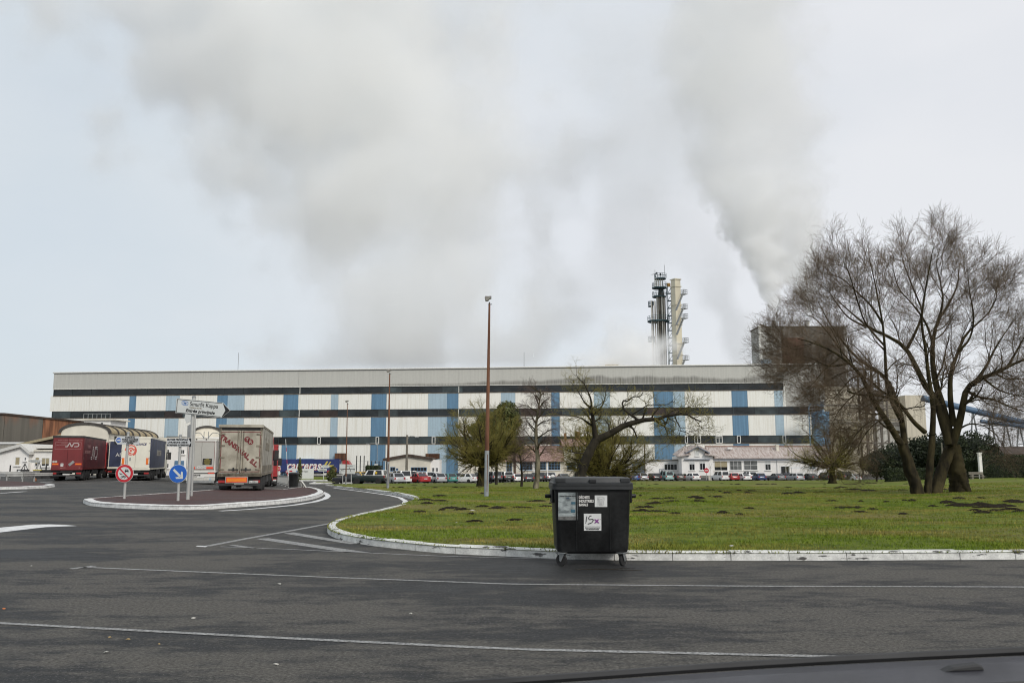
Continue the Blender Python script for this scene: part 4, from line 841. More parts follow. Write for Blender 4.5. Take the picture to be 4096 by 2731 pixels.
# ================================================================== lorries
M_TYRE = mat('tyre', (0.018, 0.018, 0.018), .85, var=.3, vs=6); M_HUB = mat('wheel_hub', (0.11, 0.105, 0.10), .6, .4, var=.3, vs=5); M_CHAS = mat('chassis_black', (0.028, 0.028, 0.029), .7, var=.4, vs=2)
M_REDL = mat('tail_light_red', (0.35, 0.02, 0.02), .3, var=.2); M_ORG = mat('reflector_orange', (0.75, 0.22, 0.02), .4, var=.08); M_ORGR = mat('reflector_red', (0.75, 0.06, 0.02), .4, var=.05); M_PLATE = mat('number_plate', (0.62, 0.62, 0.60), .5, var=.1); M_PLATEY = mat('number_plate_yellow', (0.62, 0.42, 0.03), .5, var=.1)
M_ALU = mat('aluminium_frame', (0.42, 0.42, 0.40), .5, .5, var=.2, vs=1.5); M_GLASSV = mat('vehicle_glass', (0.018, 0.021, 0.024), .08, var=.3, spec=.6); M_INK = mat('ink_black', (0.012, 0.012, 0.013), .6, var=0); M_LETW = mat('letter_white', (0.72, 0.71, 0.68), .6, var=.06)
def wheel_mesh(r, w, hub):
    return (MB().lathe([(r * .55, -w / 2), (r * .9, -w / 2), (r, -w * .36), (r, w * .36), (r * .9, w / 2), (r * .55, w / 2)], 18, ax='x').mesh('tyre', 30),
            MB().lathe([(r * .12, -w * .30), (r * .2, -w * .46), (r * .5, -w * .38), (r * .56, -w * .47), (r * .56, w * .47), (r * .5, w * .38), (r * .2, w * .46), (r * .12, w * .30)], 14, ax='x').mesh('rim', 30))
TW = wheel_mesh(.50, .40, 0)
def put_wheel(parent, x, y, z, ms=TW, sc=1.0, hub=None):
    t = link('wheel', ms[0], M_TYRE, parent, (x, y, z)); h = link('rim', ms[1], hub or M_HUB, t, own=True)
    if sc != 1: t.scale = (sc, sc, sc)
    return t
def cab(root, y0, col, roof=3.75, name_gl=True):
    """tractor cab, back wall at y0, facing +y"""
    c = mat(*col) if isinstance(col, tuple) else col
    prof = [(y0, 1.0), (y0, roof - .15), (y0 + .5, roof), (y0 + 1.2, roof), (y0 + 1.95, 2.75), (y0 + 2.15, 1.7), (y0 + 2.2, .45), (y0 + .9, .45), (y0 + .9, 1.0)]
    o = MB().prism(prof, -1.24, 1.24, 'x').build('cab', c, root, bevel=.06, seg=2)
    MB().add([(-1.1, y0 + 1.37, 3.5), (1.1, y0 + 1.37, 3.5), (1.12, y0 + 2.12, 2.0), (-1.12, y0 + 2.12, 2.0)], [(0, 1, 2, 3)]).build('windscreen', M_GLASSV, o)
    for s in (-1, 1):
        MB().prism([(y0 + .7, 1.95), (y0 + .7, 2.75), (y0 + 1.55, 2.75), (y0 + 1.9, 1.95)], s * 1.235, s * 1.26, 'x').build('side_window', M_GLASSV, o)
        MB().box(min(s * 1.26, s * 1.62), max(s * 1.26, s * 1.62), y0 + 1.9, y0 + 2.02, 1.95, 2.75).build('mirror', M_CHAS, o, bevel=.03)
        put_wheel(root, s * 1.02, y0 + 1.35, .5)
        put_wheel(root, s * .98, y0 - 2.3, .5)
    MB().box(-.45, .45, y0 - 3.2, y0 + .9, .55, 1.0).build('tractor_chassis', M_CHAS, root)
    MB().box(-1.22, 1.22, y0 - 1.6, y0 - .4, .45, .95).build('fuel_tank', M_CHAS, root, bevel=.05)
def trailer(label, x, y, th, side, door, frame, L=13.6, z=None, roof=None, doors=2, ftop=4.0, floor=1.12, cabcol=None, croof=3.75, skirt=None, gapdark=False, wheels=3, name='articulated_lorry'):
    zz_ = float(gz(x, y)) if z is None else z
    t = thing(name, label, 'lorry', (x, y, zz_), -R(th))
    MB().box(-1.21, 1.21, .07, L, floor + .06, ftop - .1).build('body', frame, t)
    for s in (-1, 1):
        c = MB().box(min(s * 1.215, s * 1.27), max(s * 1.215, s * 1.27), .12, L - .1, floor + .02, ftop - .16).build('side_curtain', side, t)
        MB().box(min(s * 1.2, s * 1.285), max(s * 1.2, s * 1.285), .05, L - .05, floor - .12, floor).build('side_rail', skirt or frame, t)
        MB().box(min(s * 1.2, s * 1.285), max(s * 1.2, s * 1.285), .05, L - .05, ftop - .15, ftop - .02).build('roof_rail', roof or frame, t)
        MB().box(s * 1.2 - .07 * (s > 0), s * 1.2 + .07 * (s < 0) + .0, -.03, .1, floor, ftop - .1).build('corner_post', frame, t)
        MB().box(min(s * 1.05, s * 1.25), max(s * 1.05, s * 1.25), 6.4, 6.6, .35, 1.0).build('landing_leg', M_CHAS, t)
        MB().box(min(s * 1.1, s * 1.22), max(s * 1.1, s * 1.22), 5.9, 9.6, .5, .95).build('side_guard', M_CHAS, t)
    MB().box(-1.27, 1.27, .03, L, ftop - .08, ftop).build('roof', roof or frame, t)
    MB().box(-1.27, 1.27, -.04, .06, ftop - .18, ftop - .03).build('header', roof or frame, t); MB().box(-1.27, 1.27, -.05, .3, floor - .16, floor + .03).build('rear_sill', frame, t)
    n = doors
    for k in range(n):
        a = -1.19 + 2.38 * k / n; MB().box(a + .012, a + 2.38 / n - .012, -.02, .07, floor + .05, ftop - .2).build('rear_door', door, t)
    MB().box(-.5, .5, .1, L - 1, .75, 1.0).build('chassis', M_CHAS, t); MB().box(-1.2, 1.2, .0, .14, .42, .56).build('underrun_bar', M_CHAS, t)
    MB().box(-1.2, 1.2, .2, .3, .7, .95).build('light_bar', M_CHAS, t)
    for s in (-1, 1):
        MB().box(s * 1.0 - .2, s * 1.0 + .2, -.02, .1, .60, .74).build('tail_light', M_REDL, t)
        MB().box(s * .98 - .25, s * .98 + .25, .9, .94, .22, 1.0).build('mud_flap', M_CHAS, t)
        for k in range(wheels): put_wheel(t, s * 1.03, 1.7 + 1.32 * k, .5)
        for k in (0, 1): MB().box(s * .95 - .06 * (1 + k), s * .95 + .06, .5, .56, .56, .74)
    MB().box(-.28, .28, -.04, 0, .52, .64).build('number_plate', M_PLATE, t)
    if cabcol: cab(t, L + .75, cabcol, croof)
    return t
def decal(t, x0, x1, z0, z1, m_, y=-.032, name='sticker'): return MB().box(x0, x1, y, y + .01, z0, z1).build(name, m_, t)
def paint(n, c, **k): return mat(n, c, k.pop('rough', .5), var=k.pop('var', .12), vs=k.pop('vs', .8), **k)
M_CRED = paint('curtain_red', (0.115, 0.016, 0.018), var=.3, vs=.7); M_DRED = paint('door_red', (0.16, 0.018, 0.020), var=.12); M_CABR = paint('cab_red', (0.34, 0.018, 0.02), coat=.4); M_NAVY = paint('curtain_navy', (0.030, 0.040, 0.085), var=.3); M_DWHITE = paint('door_white', (0.70, 0.67, 0.57), var=.06); M_DGREY = paint('fridge_grey', (0.42, 0.41, 0.375), var=.05); M_FWHITE = paint('fridge_white', (0.66, 0.65, 0.61), var=.05)
M_BEIGE = paint('dirty_beige', (0.36, 0.325, 0.255), var=.3, vs=1.3, col2=(0.46, 0.43, 0.35), rough=.7); M_BEIGES = paint('dirty_beige_curtain', (0.33, 0.30, 0.25), var=.35, vs=.8, col2=(0.44, 0.415, 0.36), rough=.8); M_GRIME = paint('grime_frame', (0.19, 0.165, 0.125), var=.5, vs=2, rough=.85)
M_MAROON = paint('maroon_letters', (0.16, 0.022, 0.022), var=.1)

# -- red lorry with the looping white monogram
t1 = trailer('dusty red curtain lorry with looping white monogram', -39.76, 77.0, -17.6, M_CRED, M_DRED, M_DRED, cabcol=M_CABR, roof=M_CHAS)
def nd(mbw, mbr, X, Z, S, pl, y, th):
    """looping double line monogram drawn as two strokes"""
    f = lambda pts_: [(X + a * S, Z + b * S) for a, b in pts_]
    n_ = smooth_curve([(0, 0), (.45, 0), (.62, .12), (.95, .85), (1.12, .97), (1.28, .85), (1.55, .15), (1.7, .03), (1.86, .12), (2.1, .8), (2.3, .98), (2.6, 1.0), (3.2, 1.0), (3.5, .85), (3.6, .5), (3.5, .17), (3.2, .02), (2.4, 0)], 4)
    mbw.ribbon(f(n_), .24 * S, y, th, pl); mbr.ribbon(f(n_), .07 * S, y - (.012 if pl == 'xz' else -.012), th, pl)
w_, r_ = MB(), MB(); nd(w_, r_, -.22, 3.03, .30, 'xz', -.03, .006); w_.build('monogram', M_LETW, t1); r_.build('monogram_line', M_DRED, t1)
w_, r_ = MB(), MB(); f_ = lambda a, b: (a, b)
nd(w_, r_, 4.3, 2.02, 1.02, 'yz', 1.278, -.004); w_.build('monogram', M_LETW, t1); r_.build('monogram_line', M_CRED, t1)
M_FADE = mat('faded_letters', (0.38, 0.20, 0.19), .6, var=.1)
text('www.norbert-dentressangle.com', .15, M_FADE, t1, (.15, -.03, 3.6)); text('NORBERT', .12, M_FADE, t1, (-.05, -.03, 3.3), align='RIGHT'); text('DENTRESSANGLE', .12, M_FADE, t1, (-.05, -.03, 3.16), align='RIGHT')
text('NORBERT', .42, M_FADE, t1, (1.285, 3.9, 3.05), (R(90), 0, R(90)), 'RIGHT'); text('DENTRESSANGLE', .42, M_FADE, t1, (1.285, 3.9, 2.55), (R(90), 0, R(90)), 'RIGHT')
mb = MB()
for a, b in (((-1.05, 2.8), (1.05, 2.8)), ((-1.05, 3.42), (1.05, 3.42)), ((-1.05, 2.8), (-1.05, 3.42)), ((1.05, 2.8), (1.05, 3.42))): mb.ribbon([a, b], .02, -.03, .004)
mb.build('outline', M_FADE, t1)
for s in (-1, 1): o = decal(t1, s * .93 - .26, s * .93 + .26, 1.40, 1.56, M_ORGR, name='reflector_plate'); MB().box(s * .93 - .22, s * .93 + .22, -.045, -.034, 1.43, 1.53).build('stripe', M_ORG, o)
for x_ in (-1.08, -.88): MB().lathe([(.10, -.03), (.10, -.045)], 14, (x_, 0, 1.70), 'y').build('speed_disc', M_DGREY, t1)
decal(t1, -.5, -.28, 1.28, 1.55, M_PLATE); text('90', .15, M_INK, t1, (-.39, -.036, 1.44), name='speed_number')
MB().box(-.26, .26, -.05, -.03, -.11, .11).build('hazard_board', M_STEEL, t1, loc=(.36, -.01, 1.55), rot=(0, R(-42), 0))

# -- dark trailer half hidden between the red and the navy lorry
t2 = trailer('navy lorry with a white door post half hidden beside the red lorry', -41.6, 91.6, -17.3, M_NAVY, M_NAVY, M_DWHITE, cabcol=M_NAVY)
text('ANCE', .55, M_LETW, t2, (.2, -.03, 2.4))
# -- white doored navy lorry
t3 = trailer('navy curtain lorry with white rear doors and red swirl', -34.55, 79.0, -16.6, M_NAVY, M_DWHITE, M_DWHITE, cabcol=M_DWHITE, roof=M_DWHITE, croof=3.6)
M_NAVYL = paint('navy_letters', (0.03, 0.03, 0.12)); M_SWIRL = paint('swirl_red', (0.62, 0.09, 0.06))
text('FRANCE', .27, M_NAVYL, t3, (.36, -.03, 3.30), shear=.25, fat=.012)
mb = MB(); cxs, czs = -.42, 2.72
for r0, a0, a1, wd_ in ((.46, -60, 190, .10), (.36, 150, 395, .09), (.22, 0, 300, .11)): mb.ribbon([(cxs + r0 * math.cos(R(a)), czs + r0 * math.sin(R(a)) * 1.05) for a in range(a0, a1, 15)], wd_, -.03)
mb.lathe([(.10, -.03), (.10, -.036)], 10, (cxs, 0, czs), 'y'); mb.ribbon([(cxs - .3, czs + .62), (cxs + .1, czs + .72), (cxs + .32, czs + .6)], .07, -.03); mb.build('swirl_logo', M_SWIRL, t3)
for s in (-1, 1): o = decal(t3, s * 1.02 - .1, s * 1.02 + .1, 1.45, 2.05, M_ORGR, name='reflector_plate'); MB().box(s * 1.02 - .06, s * 1.02 + .06, -.045, -.034, 1.5, 2.0).build('stripe', M_ORG, o)
decal(t3, -.5, -.38, 1.8, 2.1, M_STEEL); MB().box(1.276, 1.284, 5.2, 9.2, 2.3, 2.85).build('grey_patch', M_BGREY, t3)
text('NORDFRANCE', .5, M_PLINTH, t3, (1.29, 7.2, 2.55), (R(90), 0, R(90)), sx=.8)
for s in (-1, 1):
    for z_ in (1.5, 2.0, 2.7, 3.4): MB().box(s * 1.17 - .05, s * 1.17 + .05, -.07, -.02, z_, z_ + .07).build('hinge', M_ALU, t3)
# -- pale refrigerated lorry
t4 = trailer('pale grey refrigerated lorry with maroon outline on its doors', -28.35, 78.6, -16.7, M_DGREY, M_DGREY, M_FWHITE, cabcol=M_FWHITE, z=-.27, skirt=M_FWHITE)
mb = MB()
for a, b in (((-1.12, 1.28), (-1.12, 3.78)), ((1.12, 1.28), (1.12, 3.78)), ((-1.12, 3.78), (1.12, 3.78)), ((-1.12, 1.28), (1.12, 1.28))): mb.ribbon([a, b], .035, -.03)
mb.build('outline', M_MAROON, t4)
decal(t4, -1.06, -.86, 1.6, 3.6, M_INK, name='lettering_band'); text('BARTOLOMEO', .24, mat('letter_orange', (.62, .27, .04), .6, var=.05), t4, (-.95, -.045, 2.6), (R(90), R(-90), 0), sx=1.0)
o = decal(t4, .12, .92, 1.68, 2.25, M_INK, name='notice'); mb = MB(); M_YEL = mat('letter_yellow', (.55, .45, .08), .6, var=.05)
for i, w__ in enumerate((.3, .6, .5, .6, .4)): mb.box(.52 - w__ / 2, .52 + w__ / 2, -.045, -.034, 2.16 - i * .10, 2.19 - i * .10)
mb.build('notice_text', M_YEL, o)
for i, s_ in enumerate(('90', '80', '60')): decal(t4, -.30 + i * .27, -.08 + i * .27, 1.32, 1.56, M_PLATE); text(s_, .15, M_INK, t4, (-.19 + i * .27, -.036, 1.44), name='speed_number')
for a in (-1.1, .45): decal(t4, a, a + .6, 1.32, 1.5, M_ORGR, name='reflector_plate')
MB().box(-1.25, 1.25, -.02, .1, .28, .58).build('bumper', M_BPALE, t4); MB().box(-1.25, 1.25, -.03, .12, .60, .86).build('bumper', M_FWHITE, t4); MB().box(-1.2, 1.2, .0, .2, .05, .28).build('spoiler', M_STEEL, t4)
text('KRONE', .17, M_INK, t4, (-.3, -.04, .73), fat=.01); decal(t4, -.55, .35, .88, .98, M_INK, y=-.03, name='number_plate')
mb = MB().lathe([(.11, -.03), (.11, -.045)], 12, (.85, 0, .4), 'y'); mb.build('badge', M_LBLUE, t4); 
for s in (-1, 1): MB().box(s * .9 - .28, s * .9 + .28, -.05, -.02, .88, 1.02).build('tail_light', M_ORGR, t4)
for x_ in (-.75, -.55, .3): MB().box(x_, x_ + .12, -.06, .02, 3.93, 4.03).build('marker_light', M_INK, t4)
# -- dirty beige lorry
t5 = trailer('dirty beige lorry with maroon TRANS RUAL lettering on its doors', -16.35, 51.8, -13.0, M_BEIGES, M_BEIGE, M_GRIME, cabcol=M_CABR, ftop=4.05)
MB().box(-1.12, 1.12, -.035, -.005, 3.72, 3.86).build('dark_gap', M_DARK, t5); MB().box(-1.3, 1.3, -.12, .05, 3.9, 4.06).build('torn_header', M_BEIGE, t5)
text('TRANS', .37, M_MAROON, t5, (-.70, -.035, 3.02), (R(90), R(35), 0), fat=.02); text('RUAL,', .37, M_MAROON, t5, (.16, -.035, 2.34), (R(90), R(38), 0), fat=.02); text('S.L.', .38, M_MAROON, t5, (.82, -.035, 1.76), (R(90), R(38), 0), fat=.02)
for x_, z_, s_ in ((.36, 3.18, 'T'), (.56, 3.03, 'R')): o = MB().lathe([(.17, -.03), (.17, -.036)], 16, (x_, 0, z_), 'y').build('logo_disc', M_MAROON, t5); text(s_, .26, M_BEIGE, o, (x_, -.042, z_), fat=.008)
for x_ in (-.16, -.05, .05, .16): MB().tube([(x_, -.06, 1.2), (x_, -.06, 3.68)], .022, 5).build('locking_bar', M_BEIGE if abs(x_) < .1 else M_GRIME, t5)
for s in (-1, 1):
    MB().box(s * .36 - .3, s * .36 + .3, -.1, -.06, 1.36, 1.41).build('door_handle', M_CHAS, t5); MB().box(s * .36 - .04, s * .36 + .04, -.1, -.05, 1.30, 1.50).build('latch', M_CHAS, t5)
    for z_ in (1.35, 2.05, 2.75, 3.45): MB().box(s * 1.06 - .16, s * 1.06 + .16, -.06, -.015, z_, z_ + .09).build('hinge', M_GRIME, t5)
mb = MB()
for a, b in (((-1.12, 1.25), (-1.12, 3.6)), ((1.12, 1.25), (1.12, 3.6)), ((-1.12, 1.25), (1.12, 1.25)), ((-1.12, 3.62), (1.12, 3.62))): mb.ribbon([a, b], .04, -.026)
mb.build('outline', M_MAROON, t5)
o = decal(t5, -.75, .45, .62, .92, M_ORGR, y=-.08, name='reflector_plate'); MB().box(-.7, .4, -.095, -.082, .67, .87).build('stripe', M_ORG, o); MB().box(-.8, .5, -.078, -.05, .58, .96).build('plate_frame', M_BGREY, t5)
decal(t5, .58, 1.1, .58, .72, M_PLATE, y=-.07, name='number_plate'); text('CA 3584 FV', .11, M_INK, t5, (.84, -.08, .65)); MB().box(-1.25, 1.25, -.05, .15, .98, 1.12).build('bumper', M_GRIME, t5)
text('Trans Rual', 1.15, M_GRIME, t5, (1.285, 5.4, 2.9), (R(90), 0, R(90)), 'CENTER'); MB().box(1.272, 1.284, .3, 12.5, 1.2, 1.62).build('grimy_band', M_GRIME, t5)
# -- red lorry ahead of it
t6 = trailer('tall red lorry half hidden ahead of the beige lorry', -23.75, 82.5, -14.8, M_CABR, M_CABR, M_CABR, L=7.5, cabcol=M_CABR, z=-.68)
MB().box(1.275, 1.285, .4, 3.0, 1.6, 1.9).build('yellow_mark', M_YEL, t6); decal(t6, .9, 1.2, .55, .68, M_PLATE, name='number_plate')
MB().box(.55, 1.2, -.05, -.03, 2.0, 2.7).build('rear_window', M_GLASSV, t6)
# -- blue lorry by the hall
M_CBLUE = paint('curtain_blue', (0.022, 0.038, 0.15), var=.15); xt = at(1127, 1870, 203).x
t7 = trailer('long dark blue lorry lettered carreras standing along the hall', xt, 203, 90, M_CBLUE, M_CBLUE, M_CBLUE, cabcol=M_CABR, L=13.7)
M_LETS = mat('letter_shadow_red', (0.35, 0.03, 0.03), .6, var=0)
text('carreras', 2.9, M_LETS, t7, (1.29, 5.5, 2.35), (R(90), 0, R(90)), shear=.3, fat=.10, sx=.78, space=1.05); text('carreras', 2.9, M_LETW, t7, (1.31, 5.38, 2.42), (R(90), 0, R(90)), shear=.3, fat=.06, sx=.78, space=1.05)
mb = MB(); mb.prism([(10.6, 2.0), (11.6, 3.4), (11.9, 3.4), (11.3, 2.6), (12.6, 2.6), (12.2, 2.2), (11.2, 2.2)], 1.285, 1.30, 'x'); mb.prism([(10.2, 2.6), (10.8, 3.5), (11.2, 3.5), (10.7, 2.6)], 1.285, 1.30, 'x'); mb.build('arrow_logo', M_YEL, t7)
# ================================================================== parked cars
CW = wheel_mesh(.31, .20, 0); M_RIM = mat('alloy_rim', (0.38, 0.38, 0.39), .35, .6, var=.15); M_TRIMBK = mat('car_black_trim', (0.02, 0.02, 0.021), .6, var=.2)
def car_mesh(L, Wd, H, belt, bonnet, cab_b, cab_t, ride=.2, rear_h=None, boxy=.82):
    """body side profile (y forward), cabin base/top spans; returns meshes of the parts"""
    h = Wd / 2; r0 = rear_h or belt; fx = L
    prof = [(0.02, ride + .12), (0.0, ride + .38), (.05, r0 - .1), (.13, r0), (cab_b[1], belt), (L - .25, bonnet), (L - .04, bonnet - .16), (L, ride + .32), (L - .05, ride + .06), (L * .5, ride), (.2, ride + .03)]
    body = MB().prism(prof, -h, h, 'x').mesh('body', 35, bevel=.055, seg=2)
    (a0, a1), (b0, b1) = cab_b, cab_t; ht = h * boxy
    P = lambda y, x, z: (x, y, z)
    cabn = MB().add([(-h * .97, a0, r0 - .02), (h * .97, a0, r0 - .02), (h * .97, a1, belt - .02), (-h * .97, a1, belt - .02), (-ht, b0, H), (ht, b0, H), (ht, b1, H - .03), (-ht, b1, H - .03)],
                    [(0, 3, 2, 1), (4, 5, 6, 7), (0, 1, 5, 4), (1, 2, 6, 5), (2, 3, 7, 6), (3, 0, 4, 7)]).mesh('cabin', 35, bevel=.05, seg=2)
    def quad(c, ins):   # inset quad pushed out a little along its normal
        c = [Vector(q) for q in c]; m_ = sum(c, Vector()) / 4; n = (c[1] - c[0]).cross(c[2] - c[0]).normalized()
        q = [m_ + (v - m_) * ins + n * .012 for v in c]; return MB().add(q + [v - n * .01 for v in q], [(0, 1, 2, 3), (7, 6, 5, 4), (0, 4, 5, 1), (1, 5, 6, 2), (2, 6, 7, 3), (3, 7, 4, 0)]).mesh('window')
    A = [Vector((-h * .97, a0, r0)), Vector((h * .97, a0, r0)), Vector((ht, b0, H)), Vector((-ht, b0, H))]
    Bq = [Vector((h * .97, a1, belt)), Vector((-h * .97, a1, belt)), Vector((-ht, b1, H)), Vector((ht, b1, H))]
    parts = {'rear_window': quad(A, .80), 'windscreen': quad(Bq, .86)}
    for s, nm in ((1, 'r'), (-1, 'l')):
        y = lambda f, top: (b0 + (b1 - b0) * f) if top else (a0 + (a1 - a0) * f)
        for k, (f0, f1) in enumerate(((.06, .48), (.52, .94))):
            zb = r0 + (belt - r0) * f0
            c = [Vector((s * h * .97, y(f0, 0), zb)), Vector((s * h * .97, y(f1, 0), belt)), Vector((s * ht, y(f1, 1), H)), Vector((s * ht, y(f0, 1), H))]
            if s < 0: c = [c[1], c[0], c[3], c[2]]
            parts['side_window_%s%d' % (nm, k)] = quad(c, .84)
    lt = MB().box(-.11, .11, -.025, .08, 0, .26).mesh('tail_light'); lt2 = MB().box(-.14, .14, -.06, .03, 0, .14).mesh('headlight')
    pl = MB().box(-.25, .25, -.03, .02, 0, .11).mesh('number_plate'); bp = MB().box(-h + .02, h - .02, -.05, .12, ride + .1, ride + .34).mesh('bumper', bevel=.03)
    fb = MB().box(-h + .04, h - .04, -.1, .05, ride + .04, ride + .26).mesh('bumper', bevel=.03)
    return dict(body=body, cabin=cabn, parts=parts, lt=lt, lt2=lt2, pl=pl, bp=bp, fb=fb, h=h, L=L, r0=r0, ride=ride, bon=bonnet)
TY = {'hatch': car_mesh(4.0, 1.74, 1.46, .92, .86, (.10, 2.75), (.62, 1.95)), 'saloon': car_mesh(4.5, 1.78, 1.43, .92, .86, (.55, 3.15), (1.35, 2.35), rear_h=.98), 'estate': car_mesh(4.5, 1.78, 1.49, .93, .88, (.08, 3.15), (.42, 2.35)),
      'suv': car_mesh(4.5, 1.86, 1.70, 1.05, 1.02, (.08, 3.1), (.38, 2.45), ride=.28), 'van': car_mesh(4.3, 1.78, 1.82, 1.02, .98, (.04, 3.35), (.16, 2.6), boxy=.9), 'fourbyfour': car_mesh(4.4, 1.84, 1.83, 1.14, 1.12, (.05, 2.7), (.16, 2.3), ride=.38, boxy=.9), 'coupe': car_mesh(4.1, 1.70, 1.38, .88, .82, (.25, 2.9), (1.05, 2.0), rear_h=.9)}
PAINTS = {'white': (0.72, 0.72, 0.70), 'silver': (0.42, 0.43, 0.44), 'black': (0.012, 0.012, 0.014), 'darkgrey': (0.045, 0.048, 0.052), 'red': (0.36, 0.015, 0.018), 'teal': (0.05, 0.22, 0.19), 'green': (0.012, 0.022, 0.02), 'blue': (0.02, 0.045, 0.13), 'midblue': (0.035, 0.10, 0.30), 'mint': (0.28, 0.42, 0.40), 'brown': (0.085, 0.078, 0.066), 'yellow': (0.62, 0.42, 0.10), 'wine': (0.05, 0.018, 0.028), 'grey': (0.16, 0.165, 0.17)}
for k, c in PAINTS.items(): mat('car_' + k, c, .32, .25 if k in ('silver', 'grey', 'darkgrey', 'brown') else 0, var=.05, coat=.5)
def car(kind, px, Y, th, col, label, roofcol=None, spare=None, group='cars parked beyond the lawn', dz=0.0, extra=None, canopy=False):
    T = TY[kind]; x = XP(px, Y, 1915); base = Vector((x, Y)); f = Vector((math.sin(R(th)), math.cos(R(th))))
    base = base - f * T['L'] / 2
    c = MATS['car_' + col]; t = thing('parked_car' if kind != 'van' else 'parked_van', label, 'car' if kind != 'van' else 'van', (base.x, base.y, float(gz(base.x, base.y)) + dz), -R(th), group)
    link('body', T['body'], c, t, own=True); link('cabin', T['cabin'], MATS['car_' + roofcol] if roofcol else c, t, own=True)
    for k, me_ in T['parts'].items(): link('side_window' if k.startswith('side') else k, me_, M_GLASSV, t)
    h, r0, rd, L = T['h'], T['r0'], T['ride'], T['L']
    for s in (-1, 1):
        link('tail_light', T['lt'], M_REDL, t, (s * (h - .16), 0, r0 - .30)); link('headlight', T['lt2'], M_PLATE, t, (s * (h - .24), L - .02, T['bon'] - .26))
        sc = 1.0 if rd < .25 else (1.12 if rd < .35 else 1.3)
        for y_ in (.75, L - .8): put_wheel(t, s * (h - .09), y_, .31 * sc, CW, sc, M_RIM)
    link('number_plate', T['pl'], M_PLATE if extra != 'y' else M_PLATEY, t, (0, -.015, rd + .42)); link('bumper', T['bp'], c if rd < .25 else M_TRIMBK, t, own=True); link('bumper', T['fb'], M_TRIMBK, t, (0, L, 0), own=True)
    if spare: w_ = MB().lathe([(.12, -.26), (.34, -.24), (.36, -.2), (.36, -.05), (.30, -.02)], 16, (.1, 0, .98), 'y').build('spare_wheel', spare, t, smooth=True)
    return t
lotY = lambda px: float(np.interp(px, [1350, 1450, 1560, 1650, 1750, 1850, 2000, 2200, 2500, 2800, 3100, 3420], [118, 114, 122, 130, 136, 141, 150, 160, 170, 172, 172, 166]))
car('hatch', 1391, 121, -80, 'black', 'small black hatchback half hidden behind the white map board')
car('van', 1418, 150, -60, 'yellow', 'small yellow van behind the black hatchback')
car('saloon', 1447, 139, -70, 'yellow', 'pale yellow car behind the dark off-roader')
c = car('fourbyfour', 1478, 112.5, -82, 'green', 'dark off-roader with white hard top and spare wheel', roofcol='white', spare=mat('spare_cover', (.55, .53, .46), .6, var=.05))
MB().lathe([(.16, .915), (.16, .935)], 12, (0, 1.05, 1.5), 'x').build('round_sticker', M_PLATEY, c, rot=(0, 0, 0), loc=(-1.84, 0, -.02))
car('hatch', 1575, 118.5, -32, 'silver', 'silver hatchback with red tail lights beside the off-roader')
car('van', 1598, 124.5, -34, 'white', 'white panel van with its rear doors towards the lawn')
car('van', 1637, 129, -14, 'black', 'black people carrier right of the white panel van')
car('saloon', 1671, 125, -36, 'red', 'dark red saloon between black people carrier and white crossover')
car('suv', 1696, 131, -38, 'white', 'white crossover behind the red saloon')
car('hatch', 1742, 130, -34, 'silver', 'silver small hatchback next to the teal one')
car('hatch', 1787, 135, -36, 'teal', 'teal green old hatchback in the front row')
car('saloon', 1655, 150, -60, 'darkgrey', 'dark grey saloon in the row behind the black people carrier')
car('estate', 1706, 155, -62, 'white', 'white estate in the back row behind the crossover')
car('hatch', 1744, 152, -62, 'grey', 'grey hatchback in the back row by the gatehouse')
car('estate', 1838, 152, -55, 'wine', 'dark wine coloured estate behind the white swoopy hatchback')
car('hatch', 1856, 138.5, -66, 'white', 'white swoopy hatchback seen from its side')
car('hatch', 1886, 152, -35, 'silver', 'silver hatchback behind the white swoopy one')
car('suv', 1920, 147, -32, 'darkgrey', 'dark grey estate left of the mossy tree trunk')
car('fourbyfour', 1969, 147, -26, 'grey', 'grey pickup with pale bumper right of the mossy trunk')
car('fourbyfour', 2016, 149, -24, 'green', 'dark green pickup with white canopy', roofcol='white', extra='y')
car('hatch', 2059, 152, -22, 'white', 'white small hatchback beside the pickup with canopy')
car('estate', 2052, 166, -30, 'red', 'red car roof behind the white small hatchback')
car('hatch', 2104, 155, -20, 'darkgrey', 'dark hatchback between the two thin tree trunks')
car('suv', 2145, 158, -20, 'black', 'black off-roader behind the birch trunk')
car('suv', 2191, 160, -18, 'silver', 'silver off-roader with white spare wheel cover', spare=MATS['car_white'])
car('saloon', 2250, 164, -14, 'grey', 'grey saloon peeping over the bin lid at its left end')
car('van', 2318, 166, -10, 'mint', 'pale green van behind the leaning tree trunk')
car('saloon', 2372, 167, -8, 'darkgrey', 'dark saloon roof peeping over the bin lid')
car('hatch', 2455, 168, -8, 'darkgrey', 'dark hatchback peeping over the right end of the bin lid')
car('hatch', 2500, 168, -8, 'blue', 'dark blue hatchback just behind the bin corner')
car('saloon', 2528, 169, -8, 'midblue', 'bright blue car beside the bin corner')
car('hatch', 2563, 170, -14, 'silver', 'silver hatchback before the blue grid window')
car('estate', 2611, 171, -16, 'black', 'black estate left of the mint coloured van')
car('van', 2662, 171, -14, 'mint', 'mint coloured high roofed van in the far row')
car('saloon', 2708, 171, -12, 'brown', 'brown grey saloon right of the mint coloured van')
car('hatch', 2766, 171, -20, 'white', 'white hatchback before the villa')
car('van', 2880, 171, -18, 'white', 'white small van left of the red estate')
car('estate', 2923, 171, -10, 'red', 'bright red estate in the far row')
car('coupe', 2970, 170, -16, 'white', 'white low coupe right of the red estate')
car('suv', 2992, 176, -16, 'white', 'white off-roader behind the low coupe')
car('hatch', 3032, 171, -10, 'blue', 'dark blue hatchback with yellow number plate', extra='y')
car('saloon', 3104, 170, -14, 'grey', 'grey saloon near the glass entrance door')
